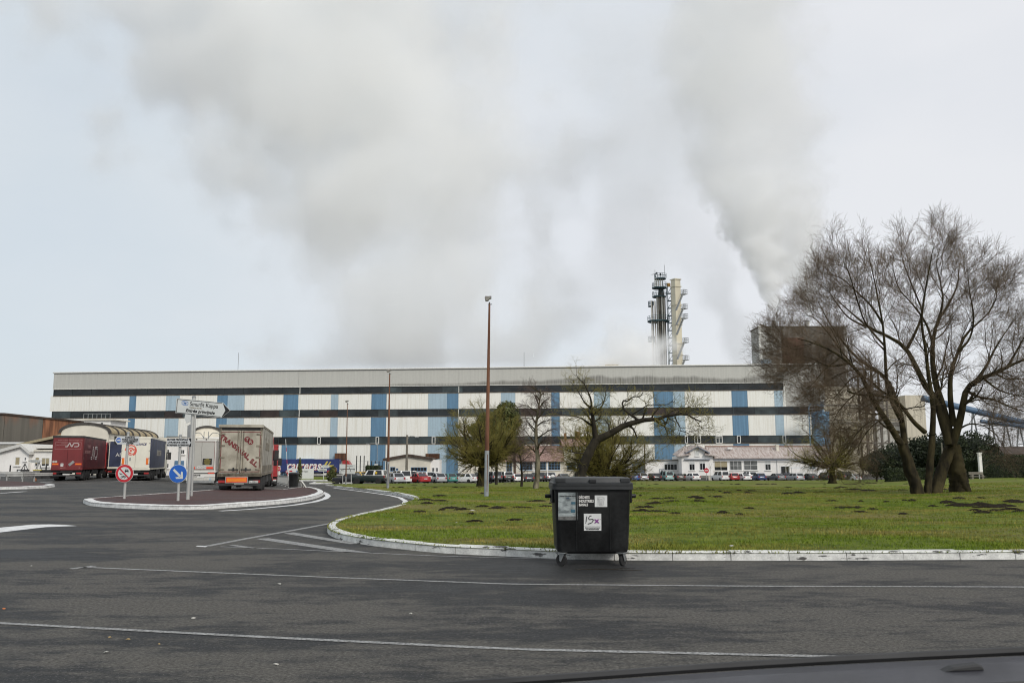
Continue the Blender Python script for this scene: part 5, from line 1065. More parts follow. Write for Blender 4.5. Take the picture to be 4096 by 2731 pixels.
car('hatch', 3137, 176, -8, 'black', 'black hatchback directly before the glass entrance door')
car('estate', 3177, 170, -16, 'silver', 'silver estate right of the glass entrance door')
car('saloon', 3236, 169, -18, 'darkgrey', 'dark grey saloon left of the small pollard tree')
car('suv', 3300, 168, -16, 'darkgrey', 'dark grey off-roader just left of the small pollard trunk')
car('fourbyfour', 3365, 168, -14, 'black', 'black off-roader with rear spare wheel right of the small pollard', spare=M_TYRE)
car('coupe', 3400, 167, -30, 'white', 'white low car at the right end of the row')
# ================================================================== trees
def tubes(P, Rr, s):
    """P (N,K,3), Rr (N,K) -> verts, quads"""
    Nn, K, _ = P.shape; T = np.gradient(P, axis=1); T /= np.linalg.norm(T, axis=2, keepdims=True) + 1e-9
    ref = np.where(np.abs(T[:, :1, 2:3]) > .92, np.array([1., 0, 0]), np.array([0, 0, 1.])); A = np.cross(T, np.broadcast_to(ref, T.shape)); A /= np.linalg.norm(A, axis=2, keepdims=True) + 1e-9; B = np.cross(T, A)
    w = np.arange(s) * 2 * math.pi / s
    V = P[:, :, None] + Rr[:, :, None, None] * (A[:, :, None] * np.cos(w)[:, None] + B[:, :, None] * np.sin(w)[:, None])
    base = (np.arange(Nn) * K * s)[:, None, None] + (np.arange(K - 1) * s)[None, :, None] + np.arange(s)[None, None, :]
    nxt = (np.arange(Nn) * K * s)[:, None, None] + (np.arange(K - 1) * s)[None, :, None] + ((np.arange(s) + 1) % s)[None, None, :]
    return V.reshape(-1, 3), np.stack([base, nxt, nxt + s, base + s], -1).reshape(-1, 4)
def np_mesh(name, groups, smooth=True):
    V, Fq, o = [], [], 0
    for v, f in groups: V.append(v); Fq.append(f + o); o += len(v)
    V = np.concatenate(V); Fq = np.concatenate(Fq); n, k = Fq.shape; me = bpy.data.meshes.new(name)
    me.vertices.add(len(V)); me.vertices.foreach_set('co', V.astype(np.float32).ravel()); me.loops.add(n * k); me.loops.foreach_set('vertex_index', Fq.astype(np.int32).ravel())
    me.polygons.add(n); me.polygons.foreach_set('loop_start', (np.arange(n) * k).astype(np.int32))
    if smooth: me.polygons.foreach_set('use_smooth', np.ones(n, bool))
    me.update(); return me
def spawn(P, Rr, n, t0, t1, ang, ln, up, K, rs, jit, tip=.35, droop=0.0, lvar=.45, rmin=.004, out=None, outw=0.0):
    M_, Kp, _ = P.shape; idx = np.repeat(np.arange(M_), n); c = len(idx)
    t = t0 + (t1 - t0) * ((np.tile(np.arange(n), M_) + rng.random(c)) / n); g = t * (Kp - 1); i = np.minimum(g.astype(int), Kp - 2); fr = (g - i)[:, None]
    p = P[idx, i] * (1 - fr) + P[idx, i + 1] * fr; tg = P[idx, i + 1] - P[idx, i]; tg /= np.linalg.norm(tg, axis=1, keepdims=True) + 1e-9
    r = (Rr[idx, i] * (1 - fr[:, 0]) + Rr[idx, i + 1] * fr[:, 0]) * rs; q = rng.normal(size=(c, 3)); q -= tg * (q * tg).sum(1, keepdims=True); q /= np.linalg.norm(q, axis=1, keepdims=True) + 1e-9
    a = R(ang) * (.6 + .8 * rng.random(c))[:, None]; d = tg * np.cos(a) + q * np.sin(a); L_ = ln * (1 - lvar + 2 * lvar * rng.random(c)) * (1.15 - .5 * t)
    if out is not None:
        o = p - out; o /= np.linalg.norm(o, axis=1, keepdims=True) + 1e-9; d += o * outw; d /= np.linalg.norm(d, axis=1, keepdims=True)
    pts_ = [p]; st = (L_ / (K - 1))[:, None]
    for k in range(K - 1):
        d = d + np.array([0, 0, up - droop * (k / (K - 1))]) + rng.normal(size=(c, 3)) * jit; d /= np.linalg.norm(d, axis=1, keepdims=True); p = p + d * st; pts_.append(p)
    rr = np.maximum(r[:, None] * np.linspace(1, tip, K)[None], rmin * np.linspace(1, .5, K)[None]); return np.stack(pts_, 1), rr
def fix(pl, K):      # polyline [(p, r)] -> resampled
    P = np.array([q[0] for q in pl], float); r = np.array([q[1] for q in pl], float); d = np.r_[0, np.cumsum(np.linalg.norm(np.diff(P, axis=0), axis=1))]; t = np.linspace(0, d[-1], K)
    return np.stack([np.interp(t, d, P[:, i]) for i in range(3)], 1), np.interp(t, d, r)
def bark(n, c, c2, **k): return mat(n, c, .9, var=.25, vs=k.pop('vs', 2.5), stretch=(1, 1, .4), col2=c2, bump=.6, bs=14, bstretch=(1, 1, .3), spec=.2)
M_BARK = bark('bark_mossy', (0.022, 0.018, 0.011), (0.064, 0.052, 0.024)); M_BARKD = bark('bark_dark', (0.020, 0.017, 0.014), (0.045, 0.038, 0.026)); M_TWIG = mat('twig_brown', (0.135, 0.098, 0.066), .85, var=.25, vs=.8, spec=.2); M_TWIGO = mat('twig_olive', (0.17, 0.155, 0.036), .85, var=.25, vs=.9, spec=.2, col2=(0.26, 0.22, 0.06)); M_TWIGP = mat('twig_purple', (0.12, 0.086, 0.074), .85, var=.25, vs=.9, spec=.2); M_BIRCH = bark('bark_birch', (0.06, 0.052, 0.032), (0.27, 0.24, 0.17), vs=3.5)
def px_limb(pts_, zx, zy, sc, Y, r0, r1, dy=0.0, org=None, n=5, y0=0.0):
    """limb traced in the photograph, with its own depth run (y0 -> y0+dy)"""
    k = len(pts_); w = [at(zx + a * sc, zy + b * sc, Y + y0 + dy * i / (k - 1)) - org for i, (a, b) in enumerate(pts_)]
    w = smooth_curve([tuple(v) for v in w], n); m_ = len(w); return [(p, r0 + (r1 - r0) * (i / (m_ - 1)) ** .8) for i, p in enumerate(w)]
def build_tree(name, label, org, trunks, limbs, levels, mt, mb_, mtw, group=None, crown_from=2, cat='tree'):
    t = thing(name, label, cat, org, 0, group)
    K = 16
    for tr in trunks:
        P, r = fix(tr, 34); r = r * (1 + .035 * rng.normal(size=34)); v, f = tubes(P[None], r[None], 18)
        q = v.reshape(34, 18, 3); c = P[:, None]; th_ = np.arange(18) * 2 * math.pi / 18; zz_ = np.linspace(0, 9, 34)[:, None]
        fur = 1 + .09 * np.sin(5 * th_[None] + 1.3 * np.sin(zz_ * 1.7)) + .06 * np.sin(9 * th_[None] - zz_) + .035 * rng.normal(size=(34, 18)); v = (c + (q - c) * fur[..., None]).reshape(-1, 3)
        link('trunk', np_mesh('trunk', [(v, f)]), mt, t)
    L_ = [fix(l, K) for l in limbs]
    P = np.stack([a for a, b in L_]); r = np.stack([b for a, b in L_]); g = [tubes(P, r, 7)]; lev = [(P, r)]
    for i, kw in enumerate(levels):
        kw = dict(kw); s = kw.pop('s', 3); src = kw.pop('src', [i]); pp = np.concatenate([lev[j][0] if lev[j][0].shape[1] == lev[src[0]][0].shape[1] else lev[j][0][:, ::1] for j in src]); rr = np.concatenate([lev[j][1] for j in src])
        q = spawn(pp, rr, **kw); lev.append(q)
        if i + 1 == crown_from - 0 - 0: pass
    br = [tubes(lev[0][0], lev[0][1], 7)] + [tubes(lev[j][0], lev[j][1], 4) for j in range(1, crown_from)]
    link('branches', np_mesh('branches', br), mb_, t)
    tw = [tubes(lev[j][0], lev[j][1], 3) for j in range(crown_from, len(lev))]
    if tw: link('crown', np_mesh('crown', tw, False), mtw, t)
    return t

# ---- the big bare tree on the right
S8 = 1 / 1.2062; bo = G(3720, 1972, .1)
def z8(p, r0, r1, dy=0, y0=0): return px_limb([(a, b if b > 1100 else 1100 - (1100 - b) * .885) for a, b in p], 3000, 750, S8, bo.y, r0 * .80, r1 * .80, dy, bo, 5, y0)
tr = [z8([(812, 1490), (800, 1440), (775, 1370), (755, 1300), (735, 1240)], .44, .30, 0, -.4), z8([(857, 1482), (862, 1400), (874, 1280), (880, 1180)], .26, .19, .3, -.2), z8([(895, 1480), (915, 1400), (950, 1300), (975, 1235)], .38, .34, .5, 0),
      z8([(1015, 1475), (1003, 1400), (990, 1320), (978, 1240)], .68, .42, -.2, .7), z8([(1062, 1478), (1035, 1440), (1015, 1380)], .16, .30, 0, .3)]
lm = [z8([(745, 1260), (700, 1190), (650, 1110), (600, 1030), (562, 940), (535, 880), (480, 815), (400, 750), (310, 705), (230, 680)], .26, .03, -3), z8([(750, 1280), (742, 1200), (728, 1100), (700, 1000), (660, 900), (600, 850), (520, 790), (450, 700), (380, 590), (330, 480)], .24, .025, 2),
      z8([(735, 1130), (690, 1040), (660, 920), (655, 830), (650, 720), (640, 600), (620, 480), (600, 360), (575, 240)], .17, .02, -2.5), z8([(880, 1190), (884, 1060), (870, 950), (858, 850), (845, 720), (828, 600), (838, 470), (860, 330), (885, 180)], .20, .02, -1.5),
      z8([(975, 1240), (1005, 1150), (1025, 1060), (1045, 960), (1100, 905), (1180, 870), (1260, 825), (1330, 790), (1400, 740)], .30, .05, -2), z8([(965, 1240), (925, 1110), (895, 1010), (845, 935), (800, 830), (745, 725), (660, 665), (570, 615), (490, 540), (420, 470)], .32, .03, 2.5),
      z8([(975, 1235), (935, 1070), (900, 940), (882, 820), (882, 700), (905, 590), (960, 490), (1000, 390), (1010, 290)], .30, .025, 3.2), z8([(985, 1150), (968, 1030), (966, 910), (975, 840), (1005, 750), (1035, 670), (1085, 610), (1150, 540), (1190, 450)], .22, .025, 1.5),
      z8([(1045, 965), (1110, 1000), (1180, 1015), (1250, 1050), (1330, 1080)], .12, .03, -1), z8([(1090, 910), (1140, 830), (1180, 740), (1230, 650), (1290, 560)], .13, .02, 2), z8([(845, 1180), (790, 1130), (740, 1060), (690, 1010), (610, 990), (520, 985), (470, 965)], .17, .05, -2),
      z8([(700, 1000), (640, 970), (570, 900), (500, 890), (440, 960), (400, 1010)], .10, .02, -1.5), z8([(760, 730), (800, 640), (830, 540), (800, 440), (760, 330), (730, 220)], .12, .02, 1), z8([(640, 600), (590, 510), (520, 430), (450, 360), (390, 330)], .09, .02, 1), z8([(880, 700), (850, 600), (790, 500), (720, 410), (690, 300)], .10, .015, -2),
      z8([(905, 590), (930, 480), (920, 380), (900, 260), (930, 150)], .10, .012, 1), z8([(720, 1180), (660, 1160), (600, 1120), (520, 1180), (470, 1260)], .09, .015, -2), z8([(1000, 1170), (1060, 1140), (1130, 1150), (1200, 1200)], .08, .012, -1.5), z8([(1005, 750), (1060, 680), (1080, 560), (1060, 430), (1050, 300)], .09, .012, -1.5), z8([(1180, 870), (1240, 900), (1310, 900), (1380, 920)], .08, .012, 1.5),
      z8([(600, 850), (500, 850), (420, 880), (360, 930)], .07, .012, 2), z8([(480, 815), (380, 830), (300, 790), (210, 760), (140, 770)], .08, .012, 1.5), z8([(530, 870), (450, 760), (370, 640), (300, 560), (240, 560)], .08, .012, -2.5), z8([(1240, 840), (1290, 740), (1340, 640), (1390, 560)], .10, .015, -1.5), z8([(1130, 900), (1200, 960), (1290, 990), (1380, 1010)], .09, .012, 2), z8([(560, 615), (470, 560), (390, 440), (340, 360)], .08, .012, 2.5), z8([(400, 750), (330, 800), (260, 850), (200, 860)], .05, .01, -1), z8([(650, 720), (560, 600), (520, 480), (480, 330), (450, 260)], .08, .012, -2), z8([(1150, 545), (1190, 450), (1180, 360)], .05, .01, 1), z8([(440, 780), (360, 850), (300, 930), (250, 960)], .06, .01, -2), z8([(560, 940), (480, 1010), (420, 1090), (400, 1150)], .06, .01, 1), z8([(650, 1110), (590, 1150), (530, 1230), (520, 1280)], .06, .01, 2), z8([(320, 700), (220, 740), (150, 700)], .04, .01, 0)]
cen = np.array([0.5, 0, 5.0])
build_tree('bare_tree', 'big bare many trunked willow standing on the right of the lawn', bo, tr, lm,
           [dict(n=10, t0=.22, t1=1.0, ang=50, ln=2.0, up=.05, K=7, rs=.42, jit=.14, out=cen, outw=.25, rmin=.012), dict(n=8, t0=.15, t1=1, ang=46, ln=1.2, up=.07, K=5, rs=.5, jit=.2, out=cen, outw=.2, rmin=.0075),
            dict(n=7, t0=.1, t1=1, ang=44, ln=.76, up=.07, K=4, rs=.6, jit=.2, out=cen, outw=.15, rmin=.0055), dict(n=3, t0=.2, t1=1, ang=38, ln=.42, up=.12, K=3, rs=.7, jit=.14, rmin=.0045)], M_BARK, M_BARK, M_TWIG)

# ---- leaning tree behind the bin
S6 = 670 / 2352; lo_ = G(2318, 1978, .1); z6 = lambda p, r0, r1, dy=0, y0=0: px_limb(p, 2150, 1480, S6, lo_.y, r0, r1, dy, lo_, 5, y0)
tr = [z6([(520, 1720), (560, 1600), (610, 1450), (660, 1310), (715, 1180), (770, 1070), (830, 970)], .29, .20)]
lm = [z6([(835, 985), (805, 890), (792, 790), (778, 690), (765, 570), (748, 515)], .17, .06, -.4), z6([(825, 980), (950, 925), (1080, 855), (1200, 785), (1330, 742), (1440, 712), (1540, 692), (1680, 692), (1760, 652), (1900, 632), (2010, 608), (2100, 622), (2180, 672), (2300, 722)], .21, .03, -1.5),
      z6([(815, 605), (880, 540), (930, 450), (952, 370), (955, 290)], .06, .012, .6), z6([(760, 560), (750, 420), (710, 310), (660, 200), (600, 140), (540, 60)], .065, .012, -.8), z6([(745, 515), (690, 480), (640, 420), (590, 330), (540, 250), (470, 170)], .055, .012, .8), z6([(792, 790), (740, 760), (690, 720), (620, 680), (540, 650), (430, 640), (330, 620)], .07, .012, -1.0),
      z6([(1430, 715), (1330, 640), (1260, 590), (1210, 540), (1190, 460), (1212, 425), (1270, 440), (1305, 400), (1360, 370), (1440, 375), (1480, 310)], .075, .02, .3, -.6), z6([(1330, 622), (1400, 580), (1480, 530), (1540, 500), (1700, 490), (1830, 480), (1920, 400)], .04, .01, -.8, -.6), z6([(1740, 670), (1790, 740), (1785, 790), (1800, 830), (1850, 950), (1890, 975)], .05, .012, -.4, -.8), z6([(1830, 660), (1812, 740), (1787, 792)], .04, .02, 0, -.8),
      z6([(1650, 710), (1710, 750), (1790, 800), (1880, 830), (1940, 910)], .035, .01, .5, -.8), z6([(1930, 650), (1960, 730), (2000, 800), (2000, 860), (1985, 1000)], .04, .01, .3, -1), z6([(2005, 850), (2100, 880), (2140, 930)], .025, .008, .2, -1), z6([(1810, 640), (1880, 580), (1960, 550), (2100, 520), (2230, 500)], .035, .008, -.5, -1), z6([(700, 1200), (640, 1170), (540, 1160), (440, 1130), (380, 1110)], .05, .012, -.4),
      z6([(1010, 880), (1000, 770), (970, 730), (940, 690), (860, 685)], .045, .012, .4), z6([(1030, 855), (1130, 790), (1220, 740), (1260, 680), (1290, 620)], .05, .012, .4, -.4), z6([(2100, 622), (2170, 560), (2260, 560), (2330, 620)], .025, .008, .4, -1.2), z6([(2200, 680), (2280, 780), (2330, 850)], .02, .006, -.3, -1.2)]
build_tree('leaning_tree', 'dark leaning tree with one long crooked limb behind the bin', lo_, tr, lm,
           [dict(n=9, t0=.3, t1=1, ang=58, ln=.95, up=.06, K=6, rs=.45, jit=.25, rmin=.009), dict(n=6, t0=.15, t1=1, ang=52, ln=.5, up=.08, K=4, rs=.55, jit=.25, rmin=.006), dict(n=4, t0=.2, t1=1, ang=48, ln=.26, up=.08, K=3, rs=.7, jit=.2, rmin=.0045)], M_BARKD, M_BARKD, M_TWIGO)

# ---- pollards: short trunk with a fan of whippy shoots
def pollard(label, px, py, top, hw, trunk_h, nlimb, mtw, r=.3, ups=(.0, .055), n2=(8, 6), spread=88, seed=0, lean=0.0, mt=None, Y=None, name='pollard_tree'):
    o = G(px, py, .1) if Y is None else Vector((XP(px, Y, py), Y, float(gz(XP(px, Y, py), Y)) + .1)); s = o.y / F; H_ = (py - top) * s; Wd = hw * s; th = trunk_h
    tr = [[(np.array((lean * z, 0, z)), r * (1.35 - .5 * z / th) if z > .2 else r * 1.6) for z in np.linspace(0, th, 6)]]
    lm = []
    for i in range(nlimb):
        az = 2 * math.pi * (i / nlimb) + rng.normal() * .3; el = R(spread) * math.sqrt((i * .618) % 1.0); L_ = (H_ - th) * (math.cos(el) * 1.0) + Wd * math.sin(el)
        d = np.array([math.cos(az) * math.sin(el), math.sin(az) * math.sin(el), math.cos(el)]); p = np.array([lean * th, 0, th * .93]); pl = [(p, r * .42)]
        for k in range(9):
            d = d + np.array([0, 0, ups[1] * (.3 + .9 * k / 9)]) + rng.normal(size=3) * .13; d /= np.linalg.norm(d); p = p + d * L_ / 9 * .86; pl.append((p, r * .42 * (1 - .9 * (k + 1) / 9)))
        lm.append(pl)
    build_tree(name, label, o, tr, lm, [dict(n=n2[0], t0=.15, t1=1, ang=44, ln=1.25 * Wd / 3.4, up=.04, K=6, rs=.5, jit=.2, rmin=.013), dict(n=n2[1], t0=.15, t1=1, ang=42, ln=.85 * Wd / 3.4, up=.05, K=4, rs=.6, jit=.2, rmin=.0095), dict(n=4, t0=.2, t1=1, ang=38, ln=.48 * Wd / 3.4, up=.06, K=3, rs=.7, jit=.16, rmin=.0075)], mt or M_BARK, mt or M_BARK, mtw)
    return o
pollard('pollarded tree with olive shoots left of the bin behind the rusty lamp post', 1930, 1947, 1612, 145, 2.0, 34, M_TWIGO, r=.36, n2=(11, 7))
pollard('bushy pollard of yellow green shoots just behind the bin', 2420, 1935, 1665, 165, .9, 46, M_TWIGO, r=.26, ups=(0, .07), n2=(9, 6), spread=80, Y=62)
pollard('small round pollard tree before the blue silo', 3330, 1931, 1665, 140, 2.2, 30, M_TWIGO, r=.36, n2=(8, 6), spread=98, Y=108)
# ---- birch and small scrub tree
def slim(label, px, py, top, hw, r, mt, mtw, droop, n1, lean=.0, name='birch_tree', fork=False):
    o = G(px, py, .1); s = o.y / F; H_ = (py - top) * s; Wd = hw * s; tr = [[(np.array((lean * z / H_ + .12 * math.sin(z * 1.1), .1 * math.sin(z * .7), z)), r * (1 - .86 * z / H_)) for z in np.linspace(0, H_ * .96, 10)]]
    lm = []
    for i in range(n1):
        h = H_ * (.30 + .66 * i / n1); az = i * 2.4 + rng.normal() * .3; L_ = Wd * (1.05 - .55 * (h / H_)) * (.8 + .4 * rng.random()); d = np.array([math.cos(az), math.sin(az), .75]); d /= np.linalg.norm(d)
        k0 = h / (H_ * .96) * 9; q = np.array((lean * h / H_ + .12 * math.sin(h * 1.1), .1 * math.sin(h * .7), h)); pl = [(q, r * .32)]
        for k in range(8): d = d + rng.normal(size=3) * .13 + np.array([0, 0, .05 - droop * k / 8]); d /= np.linalg.norm(d); q = q + d * L_ / 8; pl.append((q, r * .32 * (1 - .88 * (k + 1) / 8)))
        lm.append(pl)
    build_tree(name, label, o, tr, lm, [dict(n=9, t0=.2, t1=1, ang=42, ln=.9 * Wd / 2.2, up=.02, K=6, rs=.45, jit=.14, droop=droop * 1.2, rmin=.009), dict(n=6, t0=.1, t1=1, ang=36, ln=.62 * Wd / 2.2, up=-.02, K=5, rs=.6, jit=.1, droop=droop * 1.6, rmin=.006), dict(n=3, t0=.2, t1=1, ang=30, ln=.4 * Wd / 2.2, up=-.04, K=3, rs=.7, jit=.1, droop=droop, rmin=.005)], mt, M_BARKD if mt is not M_BIRCH else M_BARK, mtw)
slim('slender birch with pale bark and drooping twigs', 2142, 1957, 1545, 105, .20, M_BIRCH, M_TWIGP, .22, 18, lean=.3)
slim('small dark forked scrub tree beside the birch', 2086, 1947, 1770, 75, .12, M_BARKD, M_TWIGP, .05, 14, lean=-.25, name='scrub_tree')
slim('thin bare tree near the right edge behind the low hedge', 4060, 1880, 1640, 80, .12, M_BARKD, M_TWIGP, .02, 14, name='scrub_tree')
# far bare trees under the conveyor
for i, (px, top, lb) in enumerate(((3930, 1745, 'leftmost distant bare tree under the blue conveyor'), (3985, 1735, 'tall distant bare tree left of the last trestle'), (4030, 1760, 'shortest distant bare tree under the blue conveyor'), (4080, 1738, 'distant bare tree under the conveyor at the picture edge'))):
    x = XP(px, 185, 1860); o = Vector((x, 185 + i * 2, -.8)); H_ = (1862 - top) * 185 / F
    P0 = np.array([[[0, 0, H_ * k / 9] for k in range(10)]]) + rng.normal(size=(1, 10, 3)) * .08; r0 = np.linspace(.22, .04, 10)[None]
    a = spawn(P0, r0, 16, .25, 1, 38, 2.6, .06, 6, .5, .1, rmin=.03); b = spawn(*a, 8, .2, 1, 36, 1.3, .06, 4, .6, .1, rmin=.02)
    t = thing('bare_tree', lb, 'tree', o, 0, 'distant bare trees under the conveyor'); link('trunk', np_mesh('trunk', [tubes(P0, r0, 6)]), M_BARKD, t); link('crown', np_mesh('crown', [tubes(*a, 3), tubes(*b, 3)]), M_TWIGP, t)

# ---- evergreen foliage
def leaves(pts_, nrm, size):
    n = len(pts_); q = rng.normal(size=(n, 3)) + nrm * 1.2; q /= np.linalg.norm(q, axis=1, keepdims=True); a = np.cross(q, rng.normal(size=(n, 3))); a /= np.linalg.norm(a, axis=1, keepdims=True); b = np.cross(q, a); s = size * (.6 + .8 * rng.random(n))[:, None]
    V = np.stack([pts_ - a * s, pts_ - b * s * .55, pts_ + a * s, pts_ + b * s * .55], 1).reshape(-1, 3); return V, np.arange(4 * n).reshape(-1, 4)
def blob_pts(bl, n):
    v = np.array([b[3] * b[5] for b in bl]); k = rng.choice(len(bl), n, p=v / v.sum()); B = np.array(bl)[k]; d = rng.normal(size=(n, 3)); d /= np.linalg.norm(d, axis=1, keepdims=True); rr = (.50 + .55 * rng.random(n) ** .5) * (1 + .12 * np.sin(7 * d[:, 0] + 5 * d[:, 2] + B[:, 0]) * np.sin(6 * d[:, 1] + 4 * d[:, 2]))
    return B[:, :3] + d * B[:, 3:] * rr[:, None], d
def core(bl, f=.74):
    mb = MB()
    for c in bl:
        pr = [(max(.02, math.sin(math.pi * i / 8)), -math.cos(math.pi * i / 8)) for i in range(9)]; o = len(mb.v); mb.lathe(pr, 12)
        mb.v[o:] = [(c[0] + x * c[3] * f, c[1] + y * c[4] * f, c[2] + z * c[5] * f) for x, y, z in mb.v[o:]]
    return mb
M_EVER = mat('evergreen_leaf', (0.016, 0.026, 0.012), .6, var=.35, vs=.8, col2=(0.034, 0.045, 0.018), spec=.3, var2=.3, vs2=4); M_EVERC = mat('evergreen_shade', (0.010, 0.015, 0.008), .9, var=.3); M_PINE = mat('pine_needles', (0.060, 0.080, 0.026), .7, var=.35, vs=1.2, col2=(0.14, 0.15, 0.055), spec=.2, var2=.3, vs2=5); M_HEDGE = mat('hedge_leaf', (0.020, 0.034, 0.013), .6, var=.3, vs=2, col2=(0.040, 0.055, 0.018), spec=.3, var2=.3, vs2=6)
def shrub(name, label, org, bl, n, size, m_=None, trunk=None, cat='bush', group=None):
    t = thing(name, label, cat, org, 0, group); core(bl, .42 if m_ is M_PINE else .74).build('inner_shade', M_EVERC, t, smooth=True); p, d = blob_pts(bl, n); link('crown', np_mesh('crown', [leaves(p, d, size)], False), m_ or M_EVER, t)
    if trunk: MB().tube([(0, 0, -.1), (.05, 0, trunk * .5), (0, 0, trunk)], [.16, .13, .10], 7).build('trunk', M_BARKD, t)
    return t
def gp(px, Y, dz=0.0): x = XP(px, Y, 1900); return Vector((x, Y, float(gz(x, Y)) + dz))
o = gp(1985, 92, .1); s = 92 / F
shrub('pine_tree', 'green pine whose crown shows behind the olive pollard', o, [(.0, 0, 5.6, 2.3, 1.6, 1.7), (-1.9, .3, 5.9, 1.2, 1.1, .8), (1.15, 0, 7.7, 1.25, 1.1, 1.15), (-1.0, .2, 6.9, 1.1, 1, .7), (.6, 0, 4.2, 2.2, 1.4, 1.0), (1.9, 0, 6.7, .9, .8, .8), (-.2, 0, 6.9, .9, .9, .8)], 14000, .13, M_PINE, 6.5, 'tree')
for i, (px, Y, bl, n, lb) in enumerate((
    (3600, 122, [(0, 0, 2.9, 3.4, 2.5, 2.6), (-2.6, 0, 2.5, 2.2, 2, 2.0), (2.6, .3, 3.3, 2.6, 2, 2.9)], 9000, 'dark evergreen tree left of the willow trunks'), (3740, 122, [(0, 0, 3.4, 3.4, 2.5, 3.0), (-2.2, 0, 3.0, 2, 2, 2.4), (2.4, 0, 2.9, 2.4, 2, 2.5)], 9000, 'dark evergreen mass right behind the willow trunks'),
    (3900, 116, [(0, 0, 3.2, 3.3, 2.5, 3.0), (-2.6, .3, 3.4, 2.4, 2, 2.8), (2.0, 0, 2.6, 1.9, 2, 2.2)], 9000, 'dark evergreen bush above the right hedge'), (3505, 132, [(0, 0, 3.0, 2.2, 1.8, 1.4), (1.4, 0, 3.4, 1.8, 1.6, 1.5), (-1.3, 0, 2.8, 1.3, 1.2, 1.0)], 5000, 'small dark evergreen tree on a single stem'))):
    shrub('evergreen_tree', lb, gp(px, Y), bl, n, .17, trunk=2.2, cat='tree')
def hedge(label, px0, px1, Y, h, d=1.2, slope=0.0, rz=0.0, n=5000):
    a = gp(px0, Y); b = gp(px1, Y); L_ = b.x - a.x; t = thing('clipped_hedge', label, 'hedge', (a.x, Y, a.z - .1), rz)
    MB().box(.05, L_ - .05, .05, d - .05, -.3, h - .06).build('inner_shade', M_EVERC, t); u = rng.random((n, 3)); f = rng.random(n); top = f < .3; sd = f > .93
    p = np.stack([u[:, 0] * L_, np.where(top, u[:, 1] * d, .0), np.where(top, h, u[:, 2] * h)], 1); p[sd, 0] = np.where(u[sd, 0] > .5, L_, 0); p[sd, 1] = u[sd, 1] * d; p += rng.normal(size=(n, 3)) * .05; nr = np.where(top[:, None], np.array([0, 0, 1.]), np.array([0, -1., 0]))
    link('foliage', np_mesh('foliage', [leaves(p, nr, .10)], False), M_HEDGE, t); return t
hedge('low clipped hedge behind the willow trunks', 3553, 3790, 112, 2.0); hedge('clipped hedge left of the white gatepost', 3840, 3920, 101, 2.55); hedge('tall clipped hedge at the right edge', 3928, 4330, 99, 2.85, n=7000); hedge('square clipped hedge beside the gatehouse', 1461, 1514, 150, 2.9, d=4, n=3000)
# cypress, small bush by the entrance
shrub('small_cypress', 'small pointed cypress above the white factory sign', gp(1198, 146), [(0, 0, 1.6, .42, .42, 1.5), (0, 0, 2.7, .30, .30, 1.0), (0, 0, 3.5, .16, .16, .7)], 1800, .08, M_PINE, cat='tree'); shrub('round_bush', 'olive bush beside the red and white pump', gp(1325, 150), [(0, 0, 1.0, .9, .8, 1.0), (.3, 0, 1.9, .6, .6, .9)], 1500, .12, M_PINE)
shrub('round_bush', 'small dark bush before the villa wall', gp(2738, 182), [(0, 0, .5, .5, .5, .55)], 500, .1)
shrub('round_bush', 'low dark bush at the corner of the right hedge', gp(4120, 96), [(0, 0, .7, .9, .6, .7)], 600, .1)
# ================================================================== the big waste container
M_BIN = mat('bin_plastic', (0.007, 0.0075, 0.008), .5, var=.35, vs=2.2, col2=(0.015, 0.016, 0.0165), bump=.18, bs=12, spec=.32, stretch=(1, 1, .35), var2=.35, vs2=14, rvar=.12); M_BINL = mat('bin_lid', (0.016, 0.018, 0.0195), .5, var=.3, vs=4, bump=.1, bs=30); M_ZINC = mat('caster_zinc', (0.30, 0.31, 0.31), .4, .7, var=.2, vs=8); M_STICK = mat('sticker_white', (0.66, 0.67, 0.66), .45, var=.05, vs=5); M_STICKB = mat('sticker_black', (0.008, 0.008, 0.009), .4, var=.1)
bx_, by_ = XP(2374, 14.22, 2080), 14.22
bn = thing('waste_container', 'large black wheeled waste container with stickers standing at the kerb', 'waste container', (bx_, by_, 0), R(1.2)); bn.scale = (.965, .965, .965)
def ring_loft(mb, rings):
    o = len(mb.v); n = len(rings[0])
    for rg in rings: mb.v += [tuple(p) for p in rg]
    for i in range(len(rings) - 1):
        for j in range(n): mb.f.append((o + i * n + j, o + i * n + (j + 1) % n, o + (i + 1) * n + (j + 1) % n, o + (i + 1) * n + j))
    mb.f.append(tuple(o + j for j in range(n))[::-1]); mb.f.append(tuple(o + (len(rings) - 1) * n + j for j in range(n))); return mb
def rrect(hx, y0, y1, z, r=.09, n=4):
    P = []
    for cx, cy, a0 in ((hx - r, y1 - r, 0), (-hx + r, y1 - r, 90), (-hx + r, y0 + r, 180), (hx - r, y0 + r, 270)):
        for k in range(n + 1): a = R(a0 + 90 * k / n); P.append((cx + r * math.cos(a), cy + r * math.sin(a), z))
    return P
bd = ring_loft(MB(), [rrect(.52, .16, .90, .205), rrect(.595, .105, .97, .235), rrect(.612, .09, .985, .30), rrect(.655, .035, 1.03, 1.28)]).build('body', M_BIN, bn, smooth=35)
ring_loft(MB(), [rrect(.680, -.005, 1.06, 1.27), rrect(.695, -.02, 1.075, 1.285), rrect(.695, -.02, 1.075, 1.345), rrect(.68, -.005, 1.06, 1.355)]).build('rim', M_BINL, bn, smooth=30)
ld = ring_loft(MB(), [rrect(.690, -.03, 1.07, 1.352), rrect(.690, -.03, 1.07, 1.39), rrect(.66, .0, 1.04, 1.405), rrect(.645, .03, 1.02, 1.475), rrect(.60, .08, .97, 1.485)]).build('lid', M_BINL, bn, smooth=30)
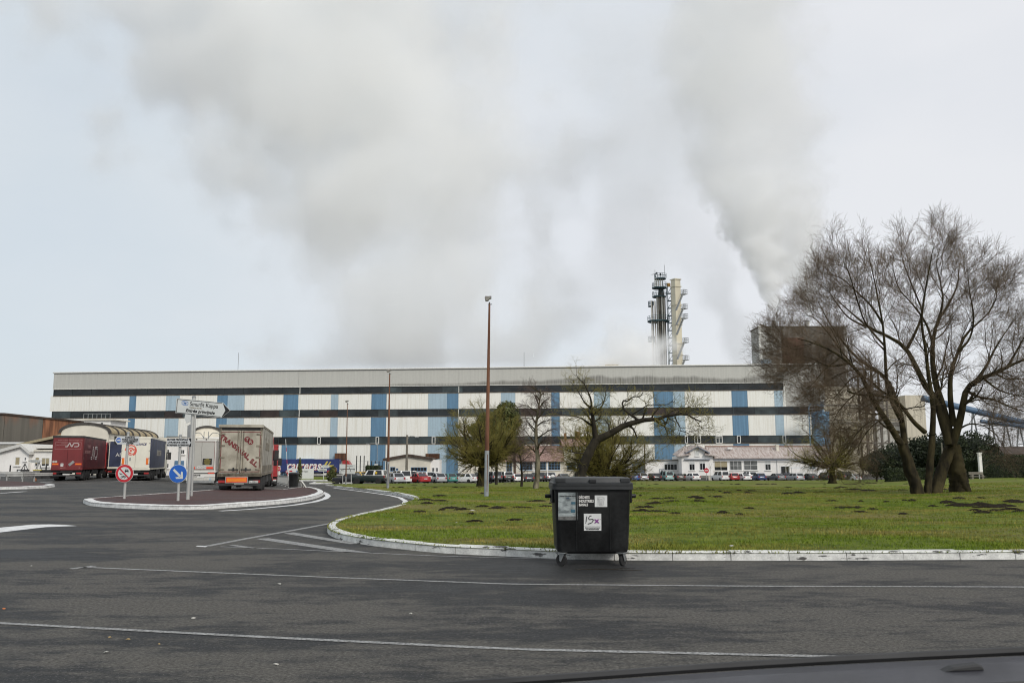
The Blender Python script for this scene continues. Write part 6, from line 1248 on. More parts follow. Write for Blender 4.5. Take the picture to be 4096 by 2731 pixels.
MB().box(-.07, .05, -.045, .02, 1.395, 1.455).build('lid_handle', M_STICKB, ld, bevel=.01); MB().box(.47, .63, -.012, .06, 1.40, 1.47).build('lid_block', M_BINL, ld, bevel=.008); MB().box(-.64, -.47, -.012, .06, 1.40, 1.47).build('lid_block', M_BINL, ld, bevel=.008)
for x_ in (-.285, .285): MB().add([(x_ - .012, .086, .27), (x_ + .012, .086, .27), (x_ + .012, .032, 1.26), (x_ - .012, .032, 1.26), (x_, .080, .27), (x_, .026, 1.26)], [(0, 4, 5, 3), (1, 2, 5, 4), (0, 1, 4), (3, 5, 2)]).build('rib', M_BIN, bn)
for s in (-1, 1):
    MB().lathe([(.034, 0), (.034, .13), (.028, .14)], 12, (s * .655 if s > 0 else -.795, .42, 1.16), 'x').build('lifting_pin', M_BIN, bn, smooth=True)
    MB().box(s * .675 - .02, s * .675 + .02, .2, .7, 1.05, 1.28).build('side_frame', M_BIN, bn, bevel=.01)
    for fy, wz in ((.14, 0.0), (.88, .135)):
        cx = s * .49 - .02 * (s < 0)
        zc = .1 + wz; zt_ = .215 + wz * .25; rz_ = (R(58) if s < 0 else R(-38)) if fy < .5 else 0
        cst = MB().box(-.075, .075, -.07, .08, zt_ - .003, zt_ + .013).build('caster', M_ZINC, bn, bevel=.004, loc=(cx, fy, 0), rot=(0, 0, rz_))
        for q in (-.045, .045): MB().prism([(-.05, zt_), (.05, zt_), (.045, zc - .01), (.02, zc - .025)], q - .004, q + .004, 'x').build('fork', M_ZINC, cst)
        MB().lathe([(.03, -.024), (.065, -.024), (.07, -.02), (.092, -.025), (.1, -.016), (.1, .016), (.092, .025), (.07, .02), (.065, .024), (.03, .024)], 20, (0, .03, zc), 'x').build('wheel', M_TYRE, cst, smooth=30)
tilt = math.atan((.09 - .035) / .98); bf = lambda z: .09 - (z - .3) * (.055 / .98)      # front face plane
def on_bin(x0, x1, z0, z1, m_, off, name='sticker', parent=None):
    a, b = bf(z0) - off, bf(z1) - off; return MB().add([(x0, a, z0), (x1, a, z0), (x1, b, z1), (x0, b, z1), (x0, a + .003, z0), (x1, a + .003, z0), (x1, b + .003, z1), (x0, b + .003, z1)], [(0, 1, 2, 3), (7, 6, 5, 4), (0, 4, 5, 1), (1, 5, 6, 2), (2, 6, 7, 3), (3, 7, 4, 0)]).build(name, m_, parent or bn)
PX = 1 / 3.825 / 240.0       # zoom pixel -> metres on the bin
bxz = lambda a, b: ((a - 742) * PX, 1.485 - (b - 148) * PX)
def st(a, b, c, d, m_, off=.004, **k): x0, z1 = bxz(a, b); x1, z0 = bxz(c, d); return on_bin(x0, x1, z0, z1, m_, off, **k)
M_POST = mat('weathered_poster', (0.20, 0.235, 0.245), .5, var=.45, vs=9, col2=(0.36, 0.40, 0.40), stretch=(1, 1, 2.2), bump=.3, bs=18)
po_ = st(198, 378, 497, 803, M_POST, name='poster'); st(200, 745, 495, 800, mat('poster_dirt', (.13, .13, .125), .6, var=.5, vs=14), .0055, name='dirt', parent=po_)
def bt(s, size, a, b, m_, parent, **k): x, z = bxz(a, b); return text(s, size, m_, parent, (x, bf(z) - .009, z), (R(90) + tilt, 0, 0), **k)
bt('Déchets Industriels Banals', .026, 347, 436, M_INK, po_, fat=.0008); bt('(DIB)', .022, 347, 465, mat('ink_blue', (.03, .08, .18), .5, var=0), po_)
M_PBL = mat('poster_blue', (.035, .10, .14), .5, var=.4, vs=20)
for a, b, c, d in ((400, 525, 465, 560), (395, 640, 460, 690)): st(a, b, c, d, M_PBL, .006, name='picture', parent=po_)
sb = st(505, 415, 765, 605, M_STICKB, .004, name='sticker')
for i, s_ in enumerate(('DÉCHETS', 'INDUSTRIELS', 'BANALS')): bt(s_, .060, 520, 456 + 57 * i, M_LETW, sb, align='LEFT', sx=.72, fat=.0022)
sc_ = st(770, 424, 965, 602, M_STICK, .005, name='sticker'); M_PEN = mat('pencil_grey', (.22, .22, .22), .6, var=.1)
mb = MB(); q = lambda a, b: (lambda v: (v[0], v[1]))(bxz(a, b)); yy = lambda b: bf(bxz(0, b)[1]) - .0105
for a0, b0, a1, b1, w_ in ((828, 478, 838, 575, .0035), (916, 478, 902, 575, .0035), (838, 575, 868, 580, .003), (868, 580, 902, 575, .003), (848, 490, 853, 572, .005), (868, 492, 868, 575, .005), (886, 490, 883, 572, .005), (818, 468, 868, 482, .004), (868, 482, 918, 468, .004), (818, 468, 824, 455, .003), (918, 468, 912, 455, .003), (824, 455, 868, 445, .003), (868, 445, 912, 455, .003), (816, 495, 822, 478, .006), (920, 495, 914, 478, .006), (814, 440, 818, 590, .002)):
    mb.ribbon([q(a0, b0), q(a1, b1)], w_, yy((b0 + b1) / 2), .001)
mb.build('bin_drawing', M_PEN, sc_)
si_ = st(598, 706, 870, 966, M_STICK, .004, name='sticker'); mb = MB()
mb.ribbon([q(645, 745), q(637, 785), q(632, 835)], .012, yy(790), .001); mb.ribbon([q(622, 850), q(632, 850)], .010, yy(850), .001); mb.ribbon([q(*p) for p in smooth_curve([(718, 738), (690, 745), (672, 775), (690, 795), (735, 790), (742, 810), (715, 845), (660, 862)], 4)], .013, yy(800), .001); mb.build('logo', M_INK, si_)
bt('x', .125, 800, 812, mat('logo_purple', (.19, .03, .22), .5, var=.05), si_, fat=.004, sx=1.15); mb = MB().ribbon([q(748, 800), q(768, 800)], .004, yy(800), .001).ribbon([q(848, 790), q(862, 790)], .004, yy(790), .001).ribbon([q(604, 893), q(862, 897)], .0012, yy(895), .001); mb.build('logo_line', M_INK, si_)
bt('Environnement', .041, 733, 918, M_PEN, si_, shear=.25, sx=1.02); bt('Tél. 05 56 69 76 56', .027, 733, 944, M_INK, si_, fat=.0012, sx=1.0)

# ================================================================== signs on the island
M_GALV = mat('galvanised_post', (0.46, 0.46, 0.44), .5, .35, var=.12, vs=2, stretch=(1, 1, .3)); M_SIGNW = mat('sign_face', (0.58, 0.60, 0.58), .45, var=.03); M_SIGNR = mat('sign_red', (0.50, 0.018, 0.03), .4, var=.05); M_SIGNB = mat('sign_blue', (0.016, 0.11, 0.46), .4, var=.05); M_SBACK = mat('sign_back', (0.30, 0.31, 0.31), .5, .4, var=.1)
def post(t, p0, p1, r, m_=None, name='post'): o = MB().tube([p0, p1], r, 12).build(name, m_ or M_GALV, t, smooth=True); MB().lathe([(r * 1.1, 0), (r * 1.1, .05), (r * .6, .09)], 12, p1).build('cap', M_SBACK, o); return o
def disc(t, c, r, m_, y, th=.02, name='disc', n=32): return MB().lathe([(r, y), (r, y + th)], n, (c[0], 0, c[1]), 'y').build(name, m_, t)
IZ = .135
# arrow sign to the main entrance
o = G(751, 1997, IZ); D = o.y; s1 = thing('direction_sign', 'white arrow board naming the main entrance on a leaning post', 'sign', o); L1 = lambda px, py: (lambda v: (v.x - o.x, v.z - o.z))(at(px, py, D))
tp = L1(776, 1590); post(s1, (0, 0, 0), (tp[0], .0, tp[1]), .075)
ply = [L1(*p) for p in ((711, 1593), (896, 1611), (925, 1642), (890, 1671), (707, 1652))]
bd1 = MB().prism(ply, -.14, -.10, 'y').build('board', M_SIGNW, s1, bevel=.004)
cc = (sum(p[0] for p in ply) / 5, sum(p[1] for p in ply) / 5); sh = lambda k: [(cc[0] + (p[0] - cc[0]) * k[0], cc[1] + (p[1] - cc[1]) * k[1]) for p in ply]
mb = MB(); a_ = sh((.965, .90))
for i in range(5): 
    if i in (0, 3, 4): mb.ribbon([a_[i], a_[(i + 1) % 5]], .022, -.143, .004)
mb.build('border', M_INK, bd1)
t_, u_, l_ = L1(924, 1642), L1(896, 1612), L1(890, 1670); q_ = L1(906, 1642)
MB().prism([u_, t_, l_, (q_[0] + 0, q_[1])], -.146, -.142, 'y').build('arrow_tip', M_INK, bd1)
ang = math.atan2(-(1611 - 1593), (896 - 711)); rt = (R(90), -ang, 0); W1 = lambda zx, zy: L1(680 + zx * .20408, 1560 + zy * .20408); SZ = D / F * .20408
def st1(s_, zx, zy, px, m_=M_INK, **k): p = W1(zx, zy); text(s_, px * SZ * 1.38, m_, bd1, (p[0], -.146, p[1]), rt, **k)
st1('Smurfit Kappa', 690, 300, 82, fat=.002, sx=.86); st1('Cellulose du Pin', 405, 340, 30, mat('letter_brown', (.20, .15, .07), .6, var=0), align='LEFT', sx=.9); st1('Entrée principale', 615, 425, 62, fat=.006, shear=.18, sx=.97)
mb = MB(); M_LOGO = mat('logo_blue', (.06, .20, .55), .5, var=.05)
lp = [W1(*p) for p in ((262, 228), (285, 216), (350, 224), (378, 238), (378, 285), (355, 300), (285, 290), (260, 275), (262, 228))]; mb.ribbon(lp[:4] + lp[4:], .02, -.146, .002)
for a, b in (((285, 240), (350, 262)), ((290, 275), (350, 248)), ((300, 255), (345, 280))): mb.ribbon([W1(*a), W1(*b)], .022, -.146, .002)
mb.build('logo', M_LOGO, bd1)
# post behind with two boards turned away
o2 = G(766, 1983, IZ); s2 = thing('direction_sign', 'post behind the arrow board with two boards turned edge on', 'sign', o2, R(0)); L2 = lambda px, py: (lambda v: (v.x - o2.x, v.z - o2.z))(at(px, py, o2.y)); tp = L2(781, 1640); post(s2, (0, 0, 0), (tp[0], 0, tp[1]), .055)
for (pts4, m_) in (([(740, 1655), (768, 1650), (768, 1680), (744, 1692), (736, 1672)], M_SIGNW), ([(748, 1702), (768, 1692), (768, 1742), (747, 1752)], M_SBACK)):
    pl = [L2(*p) for p in pts4]; MB().prism(pl, .05, .09, 'y').build('board', m_, s2); MB().prism([(a * .98, b - .02) for a, b in pl], .045, .049, 'y')
# no vehicles sign with lorry park board
o3 = G(497, 1994, IZ); s3 = thing('road_sign', 'round red no vehicles sign under a lorry park arrow board', 'sign', o3); L3 = lambda px, py: (lambda v: (v.x - o3.x, v.z - o3.z))(at(px, py, o3.y)); tp = L3(513, 1734); post(s3, (0, 0, 0), (tp[0], 0, tp[1]), .055)
Z2 = lambda zx, zy: (400 + zx * .20408, 1640 + zy * .20408); S3 = o3.y / F * .20408
c = L3(*Z2(500, 1236)); r = 174 * S3; dd = disc(s3, c, r, M_SIGNW, -.10); disc(dd, c, r * .96, M_SIGNR, -.112, .012, 'ring'); disc(dd, c, r * .70, M_SIGNW, -.118, .006, 'face'); k = r * .70
MB().ribbon([(c[0] - k * .72, c[1] + k * .72), (c[0] + k * .72, c[1] - k * .72)], r * .15, -.124, .003).build('bar', M_SIGNR, dd)
mb = MB(); f = lambda zx, zy: L3(*Z2(zx, zy)); g = lambda x0, y0, x1, y1: (lambda a, b: mb.box(a[0], b[0], -.129, -.126, b[1], a[1]))(f(x0, y0), f(x1, y1))
g(512, 1175, 585, 1202); g(524, 1156, 572, 1162); g(524, 1156, 530, 1178); g(566, 1156, 572, 1178); g(515, 1203, 530, 1214); g(568, 1203, 583, 1214)
for x_ in (452, 510): p = f(x_, 1308); mb.ribbon([(p[0] + 16 * S3 * math.cos(R(a)), p[1] + 16 * S3 * math.sin(R(a))) for a in range(0, 361, 30)], 7 * S3, -.126, .003)
g(455, 1292, 520, 1306); g(470, 1284, 500, 1296); mb.ribbon([f(405, 1232), f(430, 1252), f(465, 1248)], 8 * S3, -.126, .003); mb.ribbon([f(418, 1246), f(440, 1236)], 7 * S3, -.126, .003); mb.build('pictogram', M_INK, dd)
pl = [f(302, 512), f(785, 512), f(785, 670), f(302, 670)]; b3 = MB().prism(pl, -.10, -.07, 'y').build('board', mat('sign_grey', (.54, .56, .57), .5, var=.04), s3); MB().prism([f(303, 513), f(362, 513), f(308, 592), f(362, 669), f(303, 669)], -.106, -.101, 'y').build('arrow_corner', M_INK, b3)
for i, (s_, zz__) in enumerate((('PARKING', 536), ('POIDS LOURDS', 576), ('CHARGEMENT', 614), ('PAPIER', 652))): p = f(610, zz__); text(s_, 44 * S3, M_INK, b3, (p[0], -.106, p[1]), fat=.004, sx=1.02)
p = f(388, 588); dk = disc(b3, p, 46 * S3, M_SIGNB, -.108, .006); mb = MB(); g = lambda x0, y0, x1, y1: (lambda a, b: mb.box(a[0], b[0], -.114, -.109, b[1], a[1]))(f(x0, y0), f(x1, y1)); g(378, 572, 428, 596); g(354, 580, 376, 600); g(360, 598, 425, 604); mb.build('lorry_pictogram', M_SIGNW, dk)
# keep right disc with entrance board
o4 = G(712, 2002, IZ); s4 = thing('road_sign', 'round blue keep right sign under a main entrance arrow board', 'sign', o4); L4 = lambda px, py: (lambda v: (v.x - o4.x, v.z - o4.z))(at(px, py, o4.y)); tp = L4(722, 1745); post(s4, (0, 0, 0), (tp[0], 0, tp[1]), .055); S4 = o4.y / F * .20408; f = lambda zx, zy: L4(*Z2(zx, zy))
c = f(1548, 1242); r = 176 * S4; dd = disc(s4, c, r, M_SIGNW, -.10); disc(dd, c, r * .955, M_SIGNB, -.112, .012, 'face')
mb = MB().ribbon([f(1465, 1160), f(1600, 1300)], 42 * S4, -.116, .003); mb.prism([f(1648, 1342), f(1515, 1342), f(1500, 1310), f(1600, 1302), f(1612, 1195), f(1645, 1210)], -.119, -.116, 'y'); mb.build('arrow', M_SIGNW, dd)
pl = [f(1326, 552), f(1808, 552), f(1808, 715), f(1326, 715)]; b4 = MB().prism(pl, -.10, -.07, 'y').build('board', MATS['sign_grey'], s4); MB().prism([f(1807, 553), f(1750, 553), f(1802, 634), f(1750, 714), f(1807, 714)], -.106, -.101, 'y').build('arrow_corner', M_INK, b4)
for s_, zz__, w_ in (('ENTREE PRINCIPALE', 577, .98), ('LIVRAISONS USINE', 632, 1.02), ('ENTREPRISES EXTERIEURES', 686, .80)): p = f(1540, zz__); text(s_, 45 * S4, M_INK, b4, (p[0], -.106, p[1]), fat=.004, sx=w_)

# ================================================================== lamp posts
M_RUSTP = mat('rusty_post', (0.145, 0.055, 0.028), .85, var=.35, vs=1.6, stretch=(3, 3, .35), col2=(0.22, 0.10, 0.055)); M_GREYP = mat('post_grey_paint', (0.27, 0.29, 0.31), .6, var=.2, vs=2)
def lamp_post(label, px, py, tpx, tpy, r):
    o = G(px, py, .1); q = at(tpx, tpy, o.y) - o; t = thing('lamp_post', label, 'lamp post', o, 0, 'rusty floodlight posts on the lawn'); a = .23 if r > .08 else .1
    MB().tube([(0, 0, -.1), tuple(q * a)], [r, r * .94], 10).build('base_section', M_GREYP, t, smooth=True); MB().tube([tuple(q * a), tuple(q * .98)], [r * .93, r * .42], 10).build('post', M_RUSTP, t, smooth=True)
    MB().box(-.012, .014, -r - .004, 0, .25, q.z * a * .92).build('rust_streak', M_RUSTP, t, loc=(r * .3, 0, 0), rot=(0, q.x / q.z, 0))
    h = thing.__wrapped__ if False else None
    hd = MB().box(-.03, .03, -.025, .025, -.03, .14).build('bracket', M_CHAS, t, loc=tuple(q * .975)); MB().box(-.07, .12, -.03, .03, -.0, .03).build('cross_arm', M_CHAS, hd, loc=(0, 0, .02))
    fl = MB().prism([(-.15, -.12), (-.20, .06), (-.16, .11), (-.03, .10), (.08, .11), (.11, .0), (.02, -.03), (-.03, -.11)], -.11, .11, 'y').build('floodlight', M_PLINTH, t, bevel=.01, loc=tuple(q * .985 + Vector((-.03, 0, .22)))); MB().box(-.19, -.178, -.10, .10, -.09, .07).build('lens', M_PANE, fl, rot=(0, R(-10), 0)); MB().box(.0, .12, -.085, .085, .0, .112).build('gear_box', M_CHAS, fl)
lamp_post('tall rusty floodlight post left of the bin', 1945, 1987, 1958, 1201, .115); lamp_post('middle rusty floodlight post beside the off-roader', 1551, 1955, 1559, 1487, .10); lamp_post('farthest rusty floodlight post behind the white map board', 1383, 1938, 1390, 1608, .08)
def pole(name, label, px, top, Y, r, m_, arm=None):
    x = XP(px, Y, 1900); o = Vector((x, Y, float(gz(x, Y)))); h = at(px, top, Y).z - o.z; t = thing(name, label, 'pole', o); MB().tube([(0, 0, -.1), (0, 0, h)], [r, r * .7], 8).build('pole', m_, t, smooth=True)
    if arm: MB().tube([tuple(p) for p in smooth_curve([(0, 0, h - .9), (arm * .4, 0, h - .2), (arm, 0, h - .35)], 5)], .05, 5).build('arm', M_STEEL, t); MB().box(arm - .1 if arm > 0 else arm - .6, arm + .6 if arm > 0 else arm + .1, -.15, .15, h - .5, h - .3).build('lantern', M_ALU, t, bevel=.05)
    return t
M_CONC = mat('concrete_pole', (0.17, 0.155, 0.125), .85, var=.2); M_WOOD = mat('wooden_pole', (0.10, 0.07, 0.05), .9, var=.25)
pole('utility_pole', 'concrete utility pole with lamp arm before the gatehouse', 1626, 1739, 165, .28, M_CONC, 1.6); pole('street_lamp', 'thin curved street lamp before the blue panel', 1507, 1768, 200, .09, M_STEEL, -2.0); pole('utility_pole', 'brown pole beside the blue grid window', 2580, 1777, 184, .16, M_WOOD); pole('utility_pole', 'brown wooden pole between pollard and birch', 2059, 1785, 180, .30, M_WOOD); pole('post', 'grey post standing behind the willow trunks', 3775, 1770, 85, .09, M_CONC)
pole('street_lamp', 'thin street lamp before the round white gable, lantern to the left', 808, 1725, 120, .07, M_STEEL, -1.6); pole('street_lamp', 'thin street lamp before the round white gable, lantern to the right', 826, 1725, 121, .07, M_STEEL, 1.6)

# ================================================================== far signs and street furniture by the entrance
def stand(name, label, px, py, cat='sign', off=.0): o = G(px, py, off); t = thing(name, label, cat, o); return t, (lambda a, b: (lambda v: (v.x - o.x, v.z - o.z))(at(a, b, o.y))), o
ZD = lambda zx, zy: (1060 + zx * .20408, 1740 + zy * .20408)
for lb, cx, cy, bx2, by2 in (('red octagonal stop sign left of the raised barrier', 268, 660, 262, 822), ('red octagonal stop sign beside the white map board', 1367, 676, 1362, 912)):
    t, f_, o = stand('stop_sign', lb, *ZD(bx2, by2)); f = lambda a, b: f_(*ZD(a, b)); c = f(cx, cy); r = 48 * o.y / F * .20408; post(t, (0, 0, 0), (c[0], 0, c[1] + r * 1.2), .05)
    dd = MB().prism([(c[0] + r * math.cos(R(22.5 + 45 * k)), c[1] + r * math.sin(R(22.5 + 45 * k))) for k in range(8)], -.10, -.07, 'y').build('plate', M_SIGNW, t); MB().prism([(c[0] + .93 * r * math.cos(R(22.5 + 45 * k)), c[1] + .93 * r * math.sin(R(22.5 + 45 * k))) for k in range(8)], -.112, -.101, 'y').build('face', M_SIGNR, dd); text('STOP', r * .82, M_SIGNW, dd, (c[0], -.12, c[1]), fat=.012)
t, f_, o = stand('map_board', 'white site map board on three posts beside the lane', *ZD(1585, 968)); f = lambda a, b: f_(*ZD(a, b)); SD = o.y / F * .20408
bb = MB().prism([f(1465, 565), f(1775, 575), f(1768, 758), f(1460, 752)], -.08, -.04, 'y').build('board', M_SIGNW, t)
for x_ in (1522, 1585, 1690): p, q = f(x_, 970), f(x_, 640); MB().tube([(p[0], 0, 0), (q[0], 0, q[1])], .05, 8).build('post', M_GALV, t, smooth=True)
mb = MB().ribbon([f(1475, 660), f(1760, 668)], 10 * SD, -.084).ribbon([f(1490, 745), f(1492, 690), f(1510, 680), (f(1560, 670))], 9 * SD, -.084).ribbon([f(1655, 655), f(1655, 628)], 10 * SD, -.084).ribbon([f(1676, 680), f(1682, 705)], 12 * SD, -.084).ribbon([f(1740, 680), f(1740, 655), f(1762, 655), f(1762, 685)], 6 * SD, -.084); mb.build('map_lines', M_INK, bb)
for s_, zx, zy in (('ENTREE PRINCIPALE', 1655, 598), ('PARKING VISITEURS', 1655, 610), ('Accueil', 1540, 700), ('Livraisons', 1685, 730)): p = f(zx, zy); text(s_, 15 * SD, M_PEN, bb, (p[0], -.09, p[1]))
t, f_, o = stand('factory_sign', 'large white factory name sign behind the wheeled bin', *ZD(700, 872)); f = lambda a, b: f_(*ZD(a, b)); SD = o.y / F * .20408
bb = MB().prism([f(455, 648), f(960, 655), f(952, 858), f(458, 870)], -.08, .02, 'y').build('board', M_STICK, t); p = f(745, 708); text('Smurfit Kappa', 36 * SD, M_INK, bb, (p[0], -.09, p[1]), fat=.006); mb = MB(); a, b = f(480, 690), f(538, 716); mb.box(a[0], b[0], -.09, -.081, b[1], a[1]); mb.build('red_badge', M_SIGNR, bb); mb = MB(); a, b = f(608, 698), f(645, 718); mb.box(a[0], b[0], -.09, -.081, b[1], a[1]); mb.build('logo', M_LOGO, bb)
for zx in (480, 930): p = f(zx, 700); MB().box(p[0] - .05, p[0] + .05, .02, .12, 0, p[1]).build('post', M_GALV, t)
t, f_, o = stand('direction_sign', 'white post with two direction boards before the verge', *ZD(1147, 876)); f = lambda a, b: f_(*ZD(a, b)); SD = o.y / F * .20408; p = f(1150, 580); MB().tube([(0, 0, 0), (p[0], 0, p[1])], .07, 8).build('post', M_SIGNW, t, smooth=True)
b1_ = MB().prism([f(1092, 587), f(1245, 587), f(1275, 612), f(1245, 640), f(1092, 640)], -.12, -.08, 'y').build('board', M_SIGNW, t); p = f(1190, 610); text('Smurfit Kappa', 16 * SD, M_INK, b1_, (p[0], -.13, p[1])); b2_ = MB().prism([f(1212, 655), f(1058, 655), f(1030, 680), f(1058, 706), f(1212, 706)], -.12, -.08, 'y').build('board', M_SIGNW, t); p = f(1130, 672); text('RUE DE', 14 * SD, M_INK, b2_, (p[0], -.13, p[1])); p = f(1130, 690); text('LIVRAISONS USINE', 15 * SD, M_INK, b2_, (p[0], -.13, p[1]), fat=.01)
t, f_, o = stand('wheeled_bin', 'black two wheeled bin at the end of the railings', *ZD(560, 1042), cat='bin'); f = lambda a, b: f_(*ZD(a, b))
hw_ = (f(670, 800)[0] - f(455, 800)[0]) / 2; hh = f(560, 725)[1]; w2 = hw_ * .80
ring_loft(MB(), [rrect(w2 * .86, -w2 * .7, w2 * .7, .12, .05), rrect(w2, -w2 * .85, w2 * .85, hh * .88, .05)]).build('body', M_BIN, t, smooth=35); ring_loft(MB(), [rrect(w2 * 1.08, -w2 * .95, w2, hh * .88, .05), rrect(w2 * 1.08, -w2 * .95, w2, hh * .93, .05), rrect(w2 * .8, -w2 * .6, w2 * .8, hh, .05)]).build('lid', M_BINL, t, smooth=35)
for s in (-1, 1): MB().lathe([(.06, -.03), (.14, -.03), (.14, .03), (.06, .03)], 14, (s * w2 * .8, -w2 * .2, .14), 'x').build('wheel', M_TYRE, t)
MB().tube([(-w2 * .8, w2 * 1.0, hh * .86), (-w2 * .8, w2 * 1.2, hh * .86), (w2 * .8, w2 * 1.2, hh * .86), (w2 * .8, w2, hh * .86)], .025, 6).build('handle', M_BINL, t)
# railings leading to it
def railing(label, pts_, h, bars, m_=M_GALV, name='railing'):
    P = [G(*p) for p in pts_]; o = P[0]; t = thing(name, label, 'railing', o); W_ = [p - o for p in P]; d = resample([tuple(w) for w in W_], 1.0)
    for z_ in (h, h * .18): MB().tube([tuple(np.array(q) + (0, 0, z_)) for q in d], .022, 5).build('rail', m_, t)
    me_ = MB().tube([(0, 0, 0), (0, 0, h)], .025, 5).mesh('upright')
    for q in resample(d, bars): link('upright', me_, m_, t, tuple(q))
    return t
railing('low steel railing running from the lane to the wheeled bin', [(1083, 1921), (1120, 1932), (1152, 1941)], .95, .55); railing('second steel railing beyond the wheeled bin', [(1095, 1916), (1150, 1922), (1180, 1928)], .9, .8)
t, f_, o = stand('steel_hoop', 'curved steel hoop guard right of the wheeled bin', *ZD(800, 1058), cat='guard rail'); f = lambda a, b: f_(*ZD(a, b))
MB().tube([(q[0], (i - 8) * .02 + .3 * (1 - i / 16), q[1]) for i, q in enumerate([f(*p) for p in smooth_curve([(660, 890), (705, 905), (745, 955), (780, 1010), (805, 1058)], 4)])], .075, 8).build('hoop', M_ALU, t, smooth=True); mb = MB()
for a, b in (((690, 900), (700, 1000)), ((740, 960), (745, 1045))): p, q = f(*a), f(*b); mb.tube([(p[0], .15, p[1]), (p[0] + .05, .15, max(0, q[1]))], .05, 6)
mb.build('leg', M_ALU, t)
t, f_, o = stand('barrier', 'raised red and white barrier arm beside the stop sign', *ZD(455, 850), cat='barrier'); f = lambda a, b: f_(*ZD(a, b)); a, b = f(455, 800), f(412, 78); n_ = 9
MB().box(-.25, .25, -.2, .2, 0, 1.1).build('cabinet', M_STICK, t, bevel=.03)
for k in range(n_): p = [a[i] + (b[i] - a[i]) * k / n_ for i in (0, 1)]; q = [a[i] + (b[i] - a[i]) * (k + 1) / n_ for i in (0, 1)]; MB().tube([(p[0], -.3, p[1]), (q[0], -.3, q[1])], .055, 6).build('arm', M_STICK if k % 3 else M_SIGNR, t)
t, f_, o = stand('road_sign', 'small round no entry sign left of the factory name sign', *ZD(440, 850)); f = lambda a, b: f_(*ZD(a, b)); c = f(440, 714); post(t, (0, 0, 0), (c[0], 0, c[1] + .3), .04); dd = disc(t, c, .38, M_SIGNW, -.08); disc(dd, c, .36, M_SIGNR, -.09, .008, 'ring'); disc(dd, c, .24, M_SIGNW, -.1, .008, 'face')
t, f_, o = stand('pump_post', 'red and white pump post on the verge', *ZD(1245, 838), cat='pump'); f = lambda a, b: f_(*ZD(a, b)); a, b = f(1225, 690), f(1275, 770); MB().box(a[0], b[0], -.3, .3, b[1], a[1]).build('head', M_SIGNR, t, bevel=.05); MB().box(a[0] + .1, b[0] - .2, -.25, .25, 0, b[1]).build('column', M_STICK, t, bevel=.03); MB().box(a[0] + .2, b[0] - .3, -.33, -.3, b[1] + .4, a[1] - .4).build('display', M_YEL, t); MB().box(a[0] + .08, b[0] - .18, -.27, .27, .4, .8).build('band', M_SIGNR, t)
# fence beside the square hedge
t = thing('wire_fence', 'wire mesh fence with posts and white gate by the square hedge', 'fence', gp(1425, 152)); L_ = gp(1545, 152).x - gp(1425, 152).x; me_ = MB().tube([(0, 0, 0), (0, 0, 4.6)], .09, 5).mesh('fence_post')
for k in range(9): o = link('fence_post', me_, M_CHAS if k < 3 else M_GALV, t, (k * L_ / 8, 0, 0)); o.scale.z = 1.0 if k < 3 else .8
for z_ in (.5, 1.6, 2.7, 3.6): MB().tube([(0, 0, z_), (L_, 0, z_)], .025, 4).build('wire', M_GALV, t)
g_ = MB().box(L_ * .60, L_ * .72, -.08, -.02, .4, 3.2).build('gate', M_SHUT, t)
t, f_, o = stand('no_entry_sign', 'red no entry sign on grey post before the villa', 2826, 1919); c = f_(2825.6, 1881); post(t, (0, 0, 0), (c[0], 0, c[1] + .5), .06); dd = disc(t, c, .50, M_SIGNR, -.1); MB().box(c[0] - .36, c[0] + .36, -.112, -.101, c[1] - .09, c[1] + .09).build('bar', M_SIGNW, dd)
t, f_, o = stand('planter', 'pale stone planter with a bare sapling before the villa', 2841, 1919, cat='planter'); MB().frustum((-.35, .35, -.35, .35, 0), (-.45, .45, -.45, .45, .8)).build('tub', M_WALL2, t); MB().tube([(0, 0, .8), (.05, 0, 2.6)], .03, 5).build('sapling', M_WOOD, t); mb = MB()
for k in range(9): mb.tube([(.04, 0, 1.9 + .07 * k), (.04 + .5 * math.cos(k * 2.4), .5 * math.sin(k * 2.4), 2.7 + .1 * k)], .012, 3)
mb.build('twigs', M_TWIG, t)
# bicycle shelter by the glass door
o = gp(3167, 183); t = thing('bicycle_shelter', 'light steel bicycle shelter frame beside the glass door', 'shelter', o); wd_ = gp(3263, 183).x - o.x; mb = MB()
for x_ in (0, wd_): 
    for y_ in (0, 1.8): MB().tube([(x_, y_, 0), (x_, y_, 2.25)], .05, 6).build('post', M_GALV, t)
MB().box(-.1, wd_ + .1, -.2, 2.0, 2.25, 2.33).build('roof', M_LBLUE, t); MB().tube([(0, 0, .9), (wd_, 0, .9)], .035, 5).build('rail', M_GALV, t)
for i, dx in enumerate((1.3, 2.1)):
    b_ = thing('bicycle', ('bicycle', 'bicycle')[i] + (' parked left in the steel shelter', ' parked right in the steel shelter')[i], 'bicycle', (o.x + dx, 182.6, o.z), R(70))
    for x_ in (-.5, .5): MB().tube([(x_ + .33 * math.cos(R(a)), 0, .34 + .33 * math.sin(R(a))) for a in range(0, 361, 30)], .022, 5, False).build('wheel', M_TYRE, b_)
    MB().tube([(-.5, 0, .34), (-.1, 0, .32), (.35, 0, .85), (-.2, 0, .85), (-.1, 0, .32)], .022, 5).tube([(-.5, 0, .34), (-.2, 0, .85), (-.22, 0, 1.0)], .02, 5).tube([(.5, 0, .34), (.35, 0, .85), (.33, 0, 1.05)], .02, 5).build('frame', M_CABR if i else M_STEEL, b_); MB().box(-.34, -.1, -.07, .07, .99, 1.04).build('saddle', M_CHAS, b_); MB().tube([(.3, -.25, 1.06), (.3, .25, 1.06)], .018, 5).build('handlebar', M_CHAS, b_)
